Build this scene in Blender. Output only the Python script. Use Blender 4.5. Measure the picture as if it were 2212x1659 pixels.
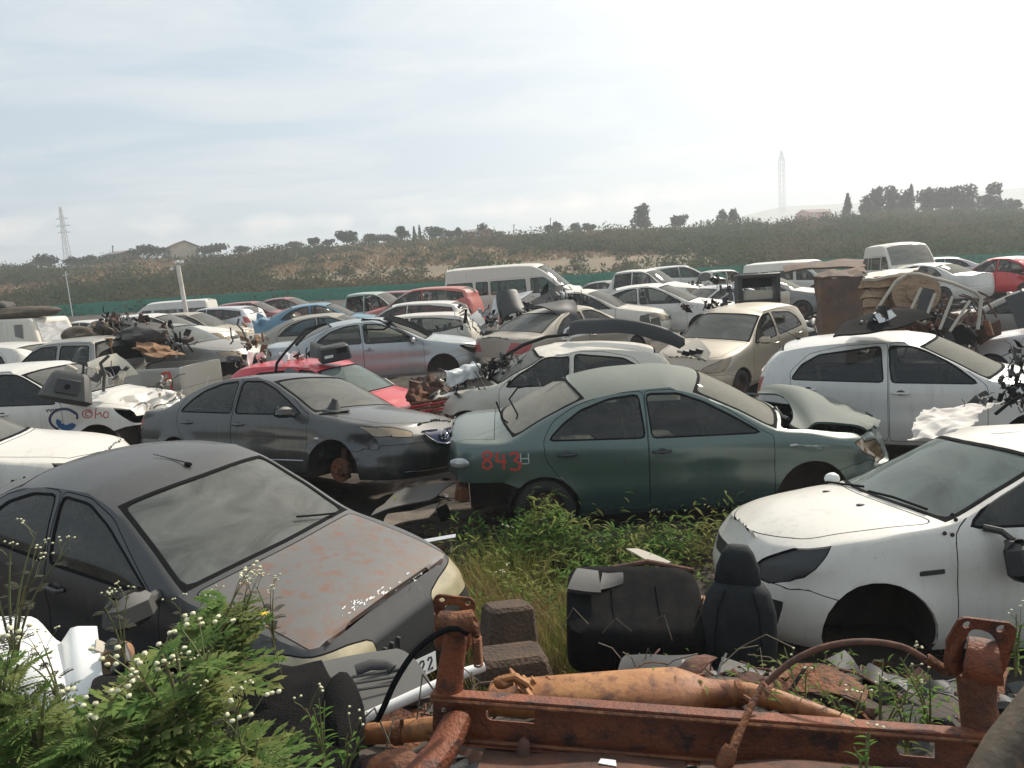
import bpy, bmesh, math, random
import numpy as np
from mathutils import Vector, Matrix, noise
PI = math.pi
scene = bpy.context.scene
col = scene.collection
for o in list(bpy.data.objects): bpy.data.objects.remove(o)
# ------------------------------------------------------------------ camera
FL, PITCH, ROLL, CH = 1560.0, math.radians(7.95), math.radians(4.0), 2.5
_f = Vector((0, math.cos(PITCH), -math.sin(PITCH))); _r = Vector((1, 0, 0)); _u = Vector((0, math.sin(PITCH), math.cos(PITCH)))
_r2 = math.cos(ROLL)*_r-math.sin(ROLL)*_u; _u2 = math.sin(ROLL)*_r+math.cos(ROLL)*_u
cam_data = bpy.data.cameras.new('camera'); cam = bpy.data.objects.new('camera', cam_data); col.objects.link(cam)
cam.matrix_world = Matrix(((_r2.x, _u2.x, -_f.x, 0), (_r2.y, _u2.y, -_f.y, 0), (_r2.z, _u2.z, -_f.z, CH), (0, 0, 0, 1)))
cam_data.sensor_width = 36; cam_data.lens = FL/2212*36; cam_data.clip_start = .05; cam_data.clip_end = 6000
scene.camera = cam
def w(px, py, Y):
    """world point seen at photo position (2212 px wide) at forward distance Y"""
    d = _f+_r2*((px-1106)/FL)-_u2*((py-829.5)/FL)
    return Vector((0, 0, CH))+d*(Y/d.y)
# ------------------------------------------------------------------ world and sun
SUN_EL, SUN_AZ = math.radians(40), math.radians(42)      # azimuth clockwise from +Y
world = bpy.data.worlds.new('World'); scene.world = world; world.use_nodes = True
nt = world.node_tree; N = nt.nodes; Lk = nt.links; N.clear()
wo = N.new('ShaderNodeOutputWorld'); bg = N.new('ShaderNodeBackground'); sky = N.new('ShaderNodeTexSky')
sky.sky_type = 'NISHITA'; sky.sun_disc = False; sky.sun_elevation = SUN_EL; sky.sun_rotation = SUN_AZ
sky.air_density = 1.0; sky.dust_density = 3.0; sky.ozone_density = 1.0; sky.altitude = 100
tc = N.new('ShaderNodeTexCoord'); sx = N.new('ShaderNodeSeparateXYZ'); Lk.new(tc.outputs['Generated'], sx.inputs[0])
def wm(op, a, b=None, clamp=False):
    n = N.new('ShaderNodeMath'); n.operation = op; n.use_clamp = clamp
    for i, v in enumerate((a, b)):
        if v is None: continue
        if isinstance(v, (int, float)): n.inputs[i].default_value = v
        else: Lk.new(v, n.inputs[i])
    return n.outputs[0]
zz = wm('MAXIMUM', wm('ADD', sx.outputs[2], .10), .02)
cx = wm('DIVIDE', sx.outputs[0], zz); cy = wm('DIVIDE', sx.outputs[1], zz)
cb = N.new('ShaderNodeCombineXYZ'); Lk.new(wm('MULTIPLY', cx, .55), cb.inputs[0]); Lk.new(cy, cb.inputs[1])
n1 = N.new('ShaderNodeTexNoise'); n1.inputs['Scale'].default_value = 1.5; n1.inputs['Detail'].default_value = 7; n1.inputs['Roughness'].default_value = .58; n1.inputs['Distortion'].default_value = .5
Lk.new(cb.outputs[0], n1.inputs['Vector'])
cr = N.new('ShaderNodeValToRGB'); cr.color_ramp.elements[0].position = .42; cr.color_ramp.elements[1].position = .68
cr.color_ramp.elements[0].color = (0, 0, 0, 1); cr.color_ramp.elements[1].color = (.8, .8, .8, 1); Lk.new(n1.outputs[0], cr.inputs[0])
# thin veil that is always there, thicker towards the sun and the horizon
SD = Vector((math.sin(SUN_AZ)*math.cos(SUN_EL), math.cos(SUN_AZ)*math.cos(SUN_EL), math.sin(SUN_EL)))
dp = N.new('ShaderNodeVectorMath'); dp.operation = 'DOT_PRODUCT'; Lk.new(tc.outputs['Generated'], dp.inputs[0]); dp.inputs[1].default_value = SD
glow = wm('POWER', wm('MAXIMUM', dp.outputs['Value'], 0), 7)
# small cumulus heads low over the hill
nc = N.new('ShaderNodeTexNoise'); nc.inputs['Scale'].default_value = 13; nc.inputs['Detail'].default_value = 6; Lk.new(tc.outputs['Generated'], nc.inputs['Vector'])
low = wm('SUBTRACT', 1, wm('MULTIPLY', wm('ABSOLUTE', wm('SUBTRACT', sx.outputs[2], .098)), 19), True)
cum = wm('MULTIPLY', wm('SUBTRACT', wm('MULTIPLY', low, wm('MULTIPLY', nc.outputs[0], 2.1)), .80, True), 2.2, True)
mix0 = N.new('ShaderNodeMixRGB'); mix0.inputs[0].default_value = .75; Lk.new(sky.outputs[0], mix0.inputs[1]); mix0.inputs[2].default_value = (4.75, 5.8, 6.6, 1)
mix1 = N.new('ShaderNodeMixRGB'); Lk.new(wm('MULTIPLY', cr.outputs[0], .8), mix1.inputs[0]); Lk.new(mix0.outputs[0], mix1.inputs[1]); mix1.inputs[2].default_value = (7.5, 7.55, 7.45, 1)
mix2 = N.new('ShaderNodeMixRGB'); Lk.new(wm('MULTIPLY', cum, .9), mix2.inputs[0]); Lk.new(mix1.outputs[0], mix2.inputs[1]); mix2.inputs[2].default_value = (9.0, 8.5, 8.1, 1)
mix3 = N.new('ShaderNodeMixRGB'); Lk.new(wm('MULTIPLY', glow, 1.25, True), mix3.inputs[0]); Lk.new(mix2.outputs[0], mix3.inputs[1]); mix3.inputs[2].default_value = (12.5, 11.9, 10.8, 1)
Lk.new(mix3.outputs[0], bg.inputs[0]); bg.inputs[1].default_value = .095; Lk.new(bg.outputs[0], wo.inputs[0])
sl = bpy.data.lights.new('sun', 'SUN'); sl.energy = 4.4; sl.angle = math.radians(3.5); sl.color = (1, .93, .82)
so = bpy.data.objects.new('sun', sl); col.objects.link(so)
so.rotation_euler = (-SD).to_track_quat('-Z', 'Y').to_euler()
scene.view_settings.view_transform = 'Standard'; scene.view_settings.look = 'None'
scene.view_settings.exposure = 0.40; scene.view_settings.gamma = 1
scene.render.engine = 'CYCLES'
# ------------------------------------------------------------------ materials
def nm(m, t): return m.node_tree.nodes.new(t)
def mat(name, c, rough=.6, metal=0, c2=None, sc=8, det=5, lo=.4, hi=.62, c3=None, sc3=40, bump=0, bsc=30, coat=0, dust=0, dustc=(.27, .235, .19), spec=.5, emis=None, stretch=None, dlo=.42, sheen=0, streak=0):
    m = bpy.data.materials.new(name); m.use_nodes = True; t = m.node_tree; b = t.nodes['Principled BSDF']; L = t.links
    b.inputs['Roughness'].default_value = rough; b.inputs['Metallic'].default_value = metal
    b.inputs['Coat Weight'].default_value = coat; b.inputs['Coat Roughness'].default_value = .12
    b.inputs['Specular IOR Level'].default_value = spec
    co = nm(m, 'ShaderNodeTexCoord'); src = co.outputs['Object']
    if stretch:
        mp = nm(m, 'ShaderNodeMapping'); mp.inputs['Scale'].default_value = stretch; L.new(src, mp.inputs[0]); src = mp.outputs[0]
    cur = None
    def mixc(fac, A, B):
        x = nm(m, 'ShaderNodeMixRGB')
        L.new(fac, x.inputs[0])
        for i, v in ((1, A), (2, B)):
            if isinstance(v, tuple): x.inputs[i].default_value = (*v, 1)
            else: L.new(v, x.inputs[i])
        return x.outputs[0]
    def noi(s, d, lo, hi):
        n = nm(m, 'ShaderNodeTexNoise'); n.inputs['Scale'].default_value = s; n.inputs['Detail'].default_value = d; n.inputs['Roughness'].default_value = .62; L.new(src, n.inputs['Vector'])
        r = nm(m, 'ShaderNodeMapRange'); r.inputs[1].default_value = lo; r.inputs[2].default_value = hi; L.new(n.outputs[0], r.inputs[0]); return r.outputs[0], n.outputs[0]
    cur = c
    if c2: f, _ = noi(sc, det, lo, hi); cur = mixc(f, cur, c2)
    if c3: f, _ = noi(sc3, 6, .5, .66); cur = mixc(f, cur, c3)
    if dust:
        g = nm(m, 'ShaderNodeNewGeometry'); s = nm(m, 'ShaderNodeSeparateXYZ'); L.new(g.outputs['Normal'], s.inputs[0])
        r = nm(m, 'ShaderNodeMapRange'); r.inputs[1].default_value = -.2; r.inputs[2].default_value = .85; r.inputs[3].default_value = .05; r.inputs[4].default_value = 1; L.new(s.outputs[2], r.inputs[0])
        f, raw = noi(2.4, 7, .25, .75)
        f2, _ = noi(23, 5, .2, .8)
        q = nm(m, 'ShaderNodeMath'); q.operation = 'MULTIPLY'; L.new(r.outputs[0], q.inputs[0]); q.inputs[1].default_value = dust
        h = nm(m, 'ShaderNodeMath'); h.operation = 'ADD'; L.new(f, h.inputs[0]); L.new(f2, h.inputs[1])
        h2 = nm(m, 'ShaderNodeMapRange'); h2.inputs[1].default_value = 0; h2.inputs[2].default_value = 2; h2.inputs[3].default_value = .55; h2.inputs[4].default_value = 1.15; L.new(h.outputs[0], h2.inputs[0])
        q2 = nm(m, 'ShaderNodeMath'); q2.operation = 'MULTIPLY'; q2.use_clamp = True; L.new(q.outputs[0], q2.inputs[0]); L.new(h2.outputs[0], q2.inputs[1])
        cur = mixc(q2.outputs[0], cur, dustc)
        rr = nm(m, 'ShaderNodeMapRange'); rr.inputs[3].default_value = rough; rr.inputs[4].default_value = .85; L.new(q2.outputs[0], rr.inputs[0]); L.new(rr.outputs[0], b.inputs['Roughness'])
        if coat:
            cc = nm(m, 'ShaderNodeMapRange'); cc.inputs[3].default_value = coat; cc.inputs[4].default_value = 0; L.new(q2.outputs[0], cc.inputs[0]); L.new(cc.outputs[0], b.inputs['Coat Weight'])
    if streak:
        mp2 = nm(m, 'ShaderNodeMapping'); mp2.inputs['Scale'].default_value = (9, 9, .9); L.new(co.outputs['Object'], mp2.inputs[0]); old = src; src = mp2.outputs[0]
        f, _ = noi(1.6, 5, .52, .80); src = old; f2, _ = noi(1.3, 6, .35, .7)
        k = nm(m, 'ShaderNodeMath'); k.operation = 'MULTIPLY'; L.new(f, k.inputs[0]); L.new(f2, k.inputs[1]); k2 = nm(m, 'ShaderNodeMath'); k2.operation = 'MULTIPLY'; L.new(k.outputs[0], k2.inputs[0]); k2.inputs[1].default_value = streak
        cur = mixc(k2.outputs[0], cur, (.16, .125, .09))
        f3, _ = noi(55, 3, .66, .72); k3 = nm(m, 'ShaderNodeMath'); k3.operation = 'MULTIPLY'; L.new(f3, k3.inputs[0]); k3.inputs[1].default_value = streak*.9; cur = mixc(k3.outputs[0], cur, (.10, .07, .05))
    if isinstance(cur, tuple): b.inputs['Base Color'].default_value = (*cur, 1)
    else: L.new(cur, b.inputs['Base Color'])
    if bump:
        n = nm(m, 'ShaderNodeTexNoise'); n.inputs['Scale'].default_value = bsc; n.inputs['Detail'].default_value = 5; L.new(src, n.inputs['Vector'])
        bp = nm(m, 'ShaderNodeBump'); bp.inputs['Strength'].default_value = bump; bp.inputs['Distance'].default_value = .02; L.new(n.outputs[0], bp.inputs['Height']); L.new(bp.outputs[0], b.inputs['Normal'])
    if emis: b.inputs['Emission Color'].default_value = (*emis, 1); b.inputs['Emission Strength'].default_value = 1
    return m
def glass(name, dust=.5, dustc=(.25, .235, .2), tint=(.10, .12, .11), rough=.05, sc=3.5):
    m = bpy.data.materials.new(name); m.use_nodes = True; t = m.node_tree; L = t.links; t.nodes.clear()
    out = nm(m, 'ShaderNodeOutputMaterial'); tr = nm(m, 'ShaderNodeBsdfTransparent'); tr.inputs[0].default_value = (*tint, 1)
    gl = nm(m, 'ShaderNodeBsdfGlossy'); gl.inputs['Roughness'].default_value = rough; gl.inputs[0].default_value = (.9, .9, .9, 1)
    lw = nm(m, 'ShaderNodeFresnel'); lw.inputs[0].default_value = 1.5
    mx = nm(m, 'ShaderNodeMixShader'); L.new(lw.outputs[0], mx.inputs[0]); L.new(tr.outputs[0], mx.inputs[1]); L.new(gl.outputs[0], mx.inputs[2])
    df = nm(m, 'ShaderNodeBsdfDiffuse'); df.inputs[0].default_value = (*dustc, 1)
    co = nm(m, 'ShaderNodeTexCoord'); mp = nm(m, 'ShaderNodeMapping'); mp.inputs['Scale'].default_value = (1, .7, 1.6); L.new(co.outputs['Object'], mp.inputs[0])
    n = nm(m, 'ShaderNodeTexNoise'); n.inputs['Scale'].default_value = sc; n.inputs['Detail'].default_value = 8; n.inputs['Roughness'].default_value = .6; n.inputs['Distortion'].default_value = .8; L.new(mp.outputs[0], n.inputs['Vector'])
    r = nm(m, 'ShaderNodeMapRange'); r.inputs[1].default_value = .3; r.inputs[2].default_value = .7; r.inputs[3].default_value = max(0, dust-.24); r.inputs[4].default_value = min(1, dust+.24); L.new(n.outputs[0], r.inputs[0])
    m2 = nm(m, 'ShaderNodeMixShader'); L.new(r.outputs[0], m2.inputs[0]); L.new(mx.outputs[0], m2.inputs[1]); L.new(df.outputs[0], m2.inputs[2]); L.new(m2.outputs[0], out.inputs[0])
    return m
M = {}
DC = (.30, .26, .205)
def paint(name, c, dust=.35, rough=.32, metal=0, coat=.5, **k): M[name] = mat(name, c, rough, metal, coat=coat, dust=dust, dustc=k.pop('dustc', DC), streak=.5, spec=.5 if coat else .25, **k)
paint('white_paint', (.64, .61, .55), .22, .35)
paint('white_warm', (.62, .575, .49), .30, .4)
paint('white_cool', (.60, .585, .55), .15, .3)
paint('green_paint', (.044, .100, .098), .52, .26, .45, 1.0, dustc=(.24, .225, .185))
paint('green_hood', (.055, .10, .095), .66, .62, 0, 0, dustc=(.22, .21, .175))
paint('dark_paint', (.019, .023, .027), .42, .32, .25, .9, dustc=(.19, .175, .15))
paint('charcoal_paint', (.014, .017, .023), .5, .34, .2, .6, dustc=(.125, .115, .10))
paint('silver_paint', (.36, .40, .41), .25, .3, .45)
paint('grey_paint', (.21, .215, .21), .5, .35, .3)
paint('beige_paint', (.44, .38, .29), .35, .36, .25)
paint('champagne_paint', (.30, .27, .22), .5, .4, .3)
paint('red_paint', (.50, .014, .026), .07, .36)
paint('dark_red_paint', (.25, .03, .05), .35, .4)
paint('orange_red_paint', (.42, .07, .05), .35, .5)
paint('blue_paint', (.055, .20, .32), .35, .35)
paint('pale_green_paint', (.35, .43, .38), .3, .4)
paint('lilac_paint', (.55, .545, .55), .25, .3, .2)
paint('cream_paint', (.62, .55, .42), .35, .45)
paint('hood_rust', (.10, .10, .10), .30, .5, .1, .1, c2=(.10, .058, .04), sc=2.4, lo=.50, hi=.68, c3=(.14, .055, .028), sc3=13, dustc=(.19, .165, .14))
M['black'] = mat('black_rubber', (.012, .012, .013), .85, spec=.03)
M['plastic'] = mat('dark_plastic', (.020, .021, .022), .5, dust=.25, dustc=(.09, .08, .068))
M['plastic_grey'] = mat('grey_plastic', (.06, .06, .058), .6, dust=.35, dustc=(.13, .118, .1))
M['beige_plastic'] = mat('beige_plastic', (.42, .38, .31), .6, dust=.3)
M['interior'] = mat('interior_trim', (.022, .022, .023), .8, c2=(.05, .048, .043), sc=3)
M['interior_light'] = mat('interior_fabric', (.20, .19, .165), .85, c2=(.045, .04, .035), sc=5)
M['under'] = mat('underbody', (.02, .018, .016), .85, c2=(.045, .032, .024), sc=6)
M['tyre'] = mat('tyre', (.018, .018, .018), .85, dust=.5, dustc=(.10, .085, .07), bump=.3, bsc=60)
M['alloy'] = mat('alloy', (.42, .42, .42), .35, .8, dust=.3)
M['steel'] = mat('black_steel', (.05, .045, .042), .6, .5, c2=(.14, .06, .035), sc=9)
M['rust'] = mat('rust', (.10, .035, .015), .8, .05, c2=(.20, .072, .025), sc=7, c3=(.07, .025, .015), sc3=26, bump=.5, bsc=70)
M['rust_red'] = mat('rust_red', (.11, .028, .011), .66, .05, c2=(.19, .052, .017), sc=4, c3=(.04, .018, .013), sc3=18, bump=.45, bsc=90)
M['rust_tan'] = mat('rust_tan', (.36, .165, .055), .6, .05, c2=(.24, .088, .028), sc=5, c3=(.12, .045, .022), sc3=22, bump=.14, bsc=60)
M['rust_dark'] = mat('rust_dark', (.06, .032, .022), .85, c2=(.12, .05, .03), sc=10, bump=.5)
M['chrome'] = mat('chrome', (.6, .6, .62), .12, 1)
M['blue_trim'] = mat('blue_film', (.02, .03, .16), .4)
M['lamp'] = mat('lamp_lens', (.27, .20, .125), .16, .35, c2=(.16, .115, .07), sc=5, coat=1, lo=.4, hi=.7)
M['lamp_clear'] = mat('lamp_clear', (.5, .5, .48), .15, .4, c2=(.25, .25, .25), sc=12, coat=.6)
M['cream_lamp'] = mat('cream_lamp', (.52, .45, .28), .25, c2=(.33, .28, .18), sc=4, dust=.25, coat=.7)
M['lamp_red'] = mat('lamp_red', (.30, .02, .02), .2, coat=.6, dust=.2)
M['white_plastic'] = mat('white_plastic', (.72, .72, .70), .4, dust=.12)
M['silver_tube'] = mat('silver_tube', (.50, .52, .54), .4, .2, dust=.2)
M['red_spray'] = mat('red_spray', (.46, .05, .035), .6)
M['pale_spray'] = mat('pale_scratch', (.42, .46, .44), .6)
M['black_mark'] = mat('black_mark', (.02, .02, .025), .6)
M['logo_blue'] = mat('logo_blue', (.015, .08, .22), .5)
M['logo_navy'] = mat('logo_navy', (.012, .02, .07), .5)
M['ws'] = glass('dusty_windscreen', .64, (.175, .172, .155), (.10, .11, .10))
M['ws_thin'] = glass('thin_dust_glass', .50, (.195, .20, .185), (.20, .22, .20))
M['ws_heavy'] = glass('heavy_dust_glass', .90, (.235, .225, .19), (.08, .08, .08))
M['ws_near'] = glass('streaked_glass', .50, (.20, .24, .225), (.16, .19, .18), sc=2.5)
M['win'] = glass('side_window_glass', .09, (.14, .135, .115), (.62, .65, .62))
M['win_dark'] = glass('tinted_glass', .04, (.10, .10, .09), (.34, .34, .34))
M['mirror'] = mat('mirror_glass', (.75, .78, .8), .05, 1)
# ------------------------------------------------------------------ objects
def link(o, parent=None):
    col.objects.link(o)
    if parent: o.parent = parent
    return o
def thing(name, label, cat, loc=(0, 0, 0), group=None, rot=(0, 0, 0)):
    o = bpy.data.objects.new(name, None); o.empty_display_size = .2; link(o); o.location = loc; o.rotation_euler = rot
    o['label'] = label; o['category'] = cat
    if group: o['group'] = group
    return o
def tag(o, label=None, cat=None, group=None, kind=None):
    if label: o['label'] = label
    if cat: o['category'] = cat
    if group: o['group'] = group
    if kind: o['kind'] = kind
    return o
class MB:
    def __init__(s): s.v = []; s.f = []; s.m = []; s.cm = 0
    def add(s, vs, fs):
        b = len(s.v); s.v += [tuple(v) for v in vs]; s.f += [tuple(i+b for i in f) for f in fs]; s.m += [s.cm]*len(fs); return b
    def box(s, c, d, R=None, taper=1, bev=0):
        c = Vector(c); hx, hy, hz = d[0]/2, d[1]/2, d[2]/2
        if bev:
            e = min(bev, hx*.9, hy*.9, hz*.9); vs = []; fs = []
            sec = [(-hz, e), (-hz+e, 0), (hz-e, 0), (hz, e)]
            for z, i in sec:
                k = taper if z > 0 else 1
                a, b2 = (hx-i)*k, (hy-i)*k; ee = e
                vs += [(-a+ee, -b2, z), (a-ee, -b2, z), (a, -b2+ee, z), (a, b2-ee, z), (a-ee, b2, z), (-a+ee, b2, z), (-a, b2-ee, z), (-a, -b2+ee, z)]
            for r in range(3):
                for k in range(8): fs.append((r*8+k, r*8+(k+1) % 8, r*8+8+(k+1) % 8, r*8+8+k))
            fs += [tuple(range(7, -1, -1)), tuple(range(24, 32))]
        else:
            vs = [(x*hx*(taper if z > 0 else 1), y*hy*(taper if z > 0 else 1), z*hz) for z in (-1, 1) for x, y in ((-1, -1), (1, -1), (1, 1), (-1, 1))]
            fs = [(3, 2, 1, 0), (4, 5, 6, 7), (0, 1, 5, 4), (1, 2, 6, 5), (2, 3, 7, 6), (3, 0, 4, 7)]
        vs = [c+(R @ Vector(v) if R else Vector(v)) for v in vs]
        s.add(vs, fs); return s
    def tube(s, pts, r, n=10, cap=True, sq=1):
        pts = [Vector(p) for p in pts]; m = len(pts)
        if isinstance(r, (int, float)): r = [r]*m
        T = (pts[1]-pts[0]).normalized(); U = T.orthogonal().normalized(); vs = []
        for i, p in enumerate(pts):
            t = (pts[min(i+1, m-1)]-pts[max(i-1, 0)]).normalized()
            U = (U-t*U.dot(t)).normalized(); V = t.cross(U)
            for k in range(n):
                a = 2*PI*k/n; vs.append(p+(U*math.cos(a)+V*math.sin(a)*sq)*r[i])
        fs = [(i*n+k, i*n+(k+1) % n, (i+1)*n+(k+1) % n, (i+1)*n+k) for i in range(m-1) for k in range(n)]
        if cap: fs += [tuple(range(n-1, -1, -1)), tuple((m-1)*n+k for k in range(n))]
        s.add(vs, fs); return s
    def lathe(s, c, axis, prof, n=24):
        """prof: list of (distance along axis, radius)"""
        c = Vector(c); T = Vector(axis).normalized(); U = T.orthogonal().normalized(); V = T.cross(U); vs = []
        for d, r in prof:
            for k in range(n):
                a = 2*PI*k/n; vs.append(c+T*d+(U*math.cos(a)+V*math.sin(a))*r)
        fs = [(i*n+k, i*n+(k+1) % n, (i+1)*n+(k+1) % n, (i+1)*n+k) for i in range(len(prof)-1) for k in range(n)]
        s.add(vs, fs); return s
    def plate(s, poly, th, O, X, Y):
        """2D polygon extruded by th along X x Y"""
        O, X, Y = Vector(O), Vector(X).normalized(), Vector(Y).normalized(); Z = X.cross(Y).normalized(); n = len(poly)
        vs = [O+X*p[0]+Y*p[1]+Z*q for q in (-th/2, th/2) for p in poly]
        fs = [tuple(range(n-1, -1, -1)), tuple(range(n, 2*n))]+[(k, (k+1) % n, n+(k+1) % n, n+k) for k in range(n)]
        s.add(vs, fs); return s
    def ribbon(s, pts, wd, up, th=.003):
        pts = [Vector(p) for p in pts]; up = Vector(up); vs = []; m = len(pts)
        for i, p in enumerate(pts):
            t = (pts[min(i+1, m-1)]-pts[max(i-1, 0)]).normalized(); sd = t.cross(up).normalized()*wd/2
            vs += [p-sd, p+sd, p+sd-up*th, p-sd-up*th]
        fs = [(i*4+k, i*4+(k+1) % 4, i*4+4+(k+1) % 4, i*4+4+k) for i in range(m-1) for k in range(4)]+[(0, 1, 2, 3), tuple((m-1)*4+k for k in (3, 2, 1, 0))]
        s.add(vs, fs); return s
    def blob(s, c, r, seed=0, n=2, amp=.25, sc=1.0, R=None, flat=None):
        bm = bmesh.new(); bmesh.ops.create_icosphere(bm, subdivisions=n, radius=1); vs = []
        for v in bm.verts:
            q = v.co.copy(); k = 1+amp*noise.noise(q*sc+Vector((seed*3.1, seed*1.7, seed)))*1.6
            q = Vector((q.x*r[0], q.y*r[1], q.z*r[2]))*k
            if flat is not None and q.z < -flat: q.z = -flat
            vs.append(Vector(c)+(R @ q if R else q))
        s.add(vs, [tuple(v.index for v in f.verts) for f in bm.faces]); bm.free(); return s
    def sheet(s, fn, nu, nv, th=0):
        vs = [Vector(fn(i/nu, j/nv)) for i in range(nu+1) for j in range(nv+1)]
        fs = [(i*(nv+1)+j, (i+1)*(nv+1)+j, (i+1)*(nv+1)+j+1, i*(nv+1)+j+1) for i in range(nu) for j in range(nv)]
        b = s.add(vs, fs)
        if th:
            nn = [Vector((0, 0, 0)) for _ in vs]
            for f in fs:
                q = (vs[f[1]]-vs[f[0]]).cross(vs[f[3]]-vs[f[0]])
                for i in f: nn[i] += q
            v2 = [v-n_.normalized()*th if n_.length > 0 else v for v, n_ in zip(vs, nn)]
            b2 = s.add(v2, [f[::-1] for f in fs])
            ring = [i*(nv+1) for i in range(nu+1)]+[nu*(nv+1)+j for j in range(1, nv+1)]+[i*(nv+1)+nv for i in range(nu-1, -1, -1)]+[j for j in range(nv-1, 0, -1)]
            R_ = len(ring); s.f += [(b+ring[(k+1) % R_], b+ring[k], b2+ring[k], b2+ring[(k+1) % R_]) for k in range(R_)]; s.m += [s.cm]*R_
        return s
    def build(s, name, m, parent=None, smooth=35, inv=None):
        me = bpy.data.meshes.new(name); vs = s.v
        if inv is not None: vs = [tuple(inv @ Vector(v)) for v in vs]
        me.from_pydata(vs, [], s.f)
        for q in (m if isinstance(m, (list, tuple)) else [m]): me.materials.append(M[q] if isinstance(q, str) else q)
        if max(s.m or [0]) > 0: me.polygons.foreach_set('material_index', s.m)
        if smooth:
            me.polygons.foreach_set('use_smooth', [True]*len(me.polygons)); me.set_sharp_from_angle(angle=math.radians(smooth))
        me.update(); return link(bpy.data.objects.new(name, me), parent)
def rotm(rx=0, ry=0, rz=0): return Matrix.Rotation(rz, 3, 'Z') @ Matrix.Rotation(ry, 3, 'Y') @ Matrix.Rotation(rx, 3, 'X')
def ip(x, pts):
    if x <= pts[0][0]: return pts[0][1]
    for i in range(len(pts)-1):
        if x <= pts[i+1][0]:
            a, b = pts[i], pts[i+1]
            return a[1]+(b[1]-a[1])*(x-a[0])/max(1e-9, b[0]-a[0])
    return pts[-1][1]
def pchip(pts):
    n = len(pts); h = [pts[i+1][0]-pts[i][0] for i in range(n-1)]
    d = [(pts[i+1][1]-pts[i][1])/h[i] for i in range(n-1)]
    m = [d[0]]
    for i in range(1, n-1):
        m.append(0 if d[i-1]*d[i] <= 0 else 2*d[i-1]*d[i]/(d[i-1]+d[i]))
    m.append(d[-1])
    def f(x):
        if x <= pts[0][0]: return pts[0][1]
        if x >= pts[-1][0]: return pts[-1][1]
        i = 0
        while x > pts[i+1][0]: i += 1
        t = (x-pts[i][0])/h[i]; a = pts[i][1]; b = pts[i+1][1]
        return (a*(1+2*t)*(1-t)**2+h[i]*m[i]*t*(1-t)**2+b*t*t*(3-2*t)+h[i]*m[i+1]*t*t*(t-1))
    return f
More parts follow.
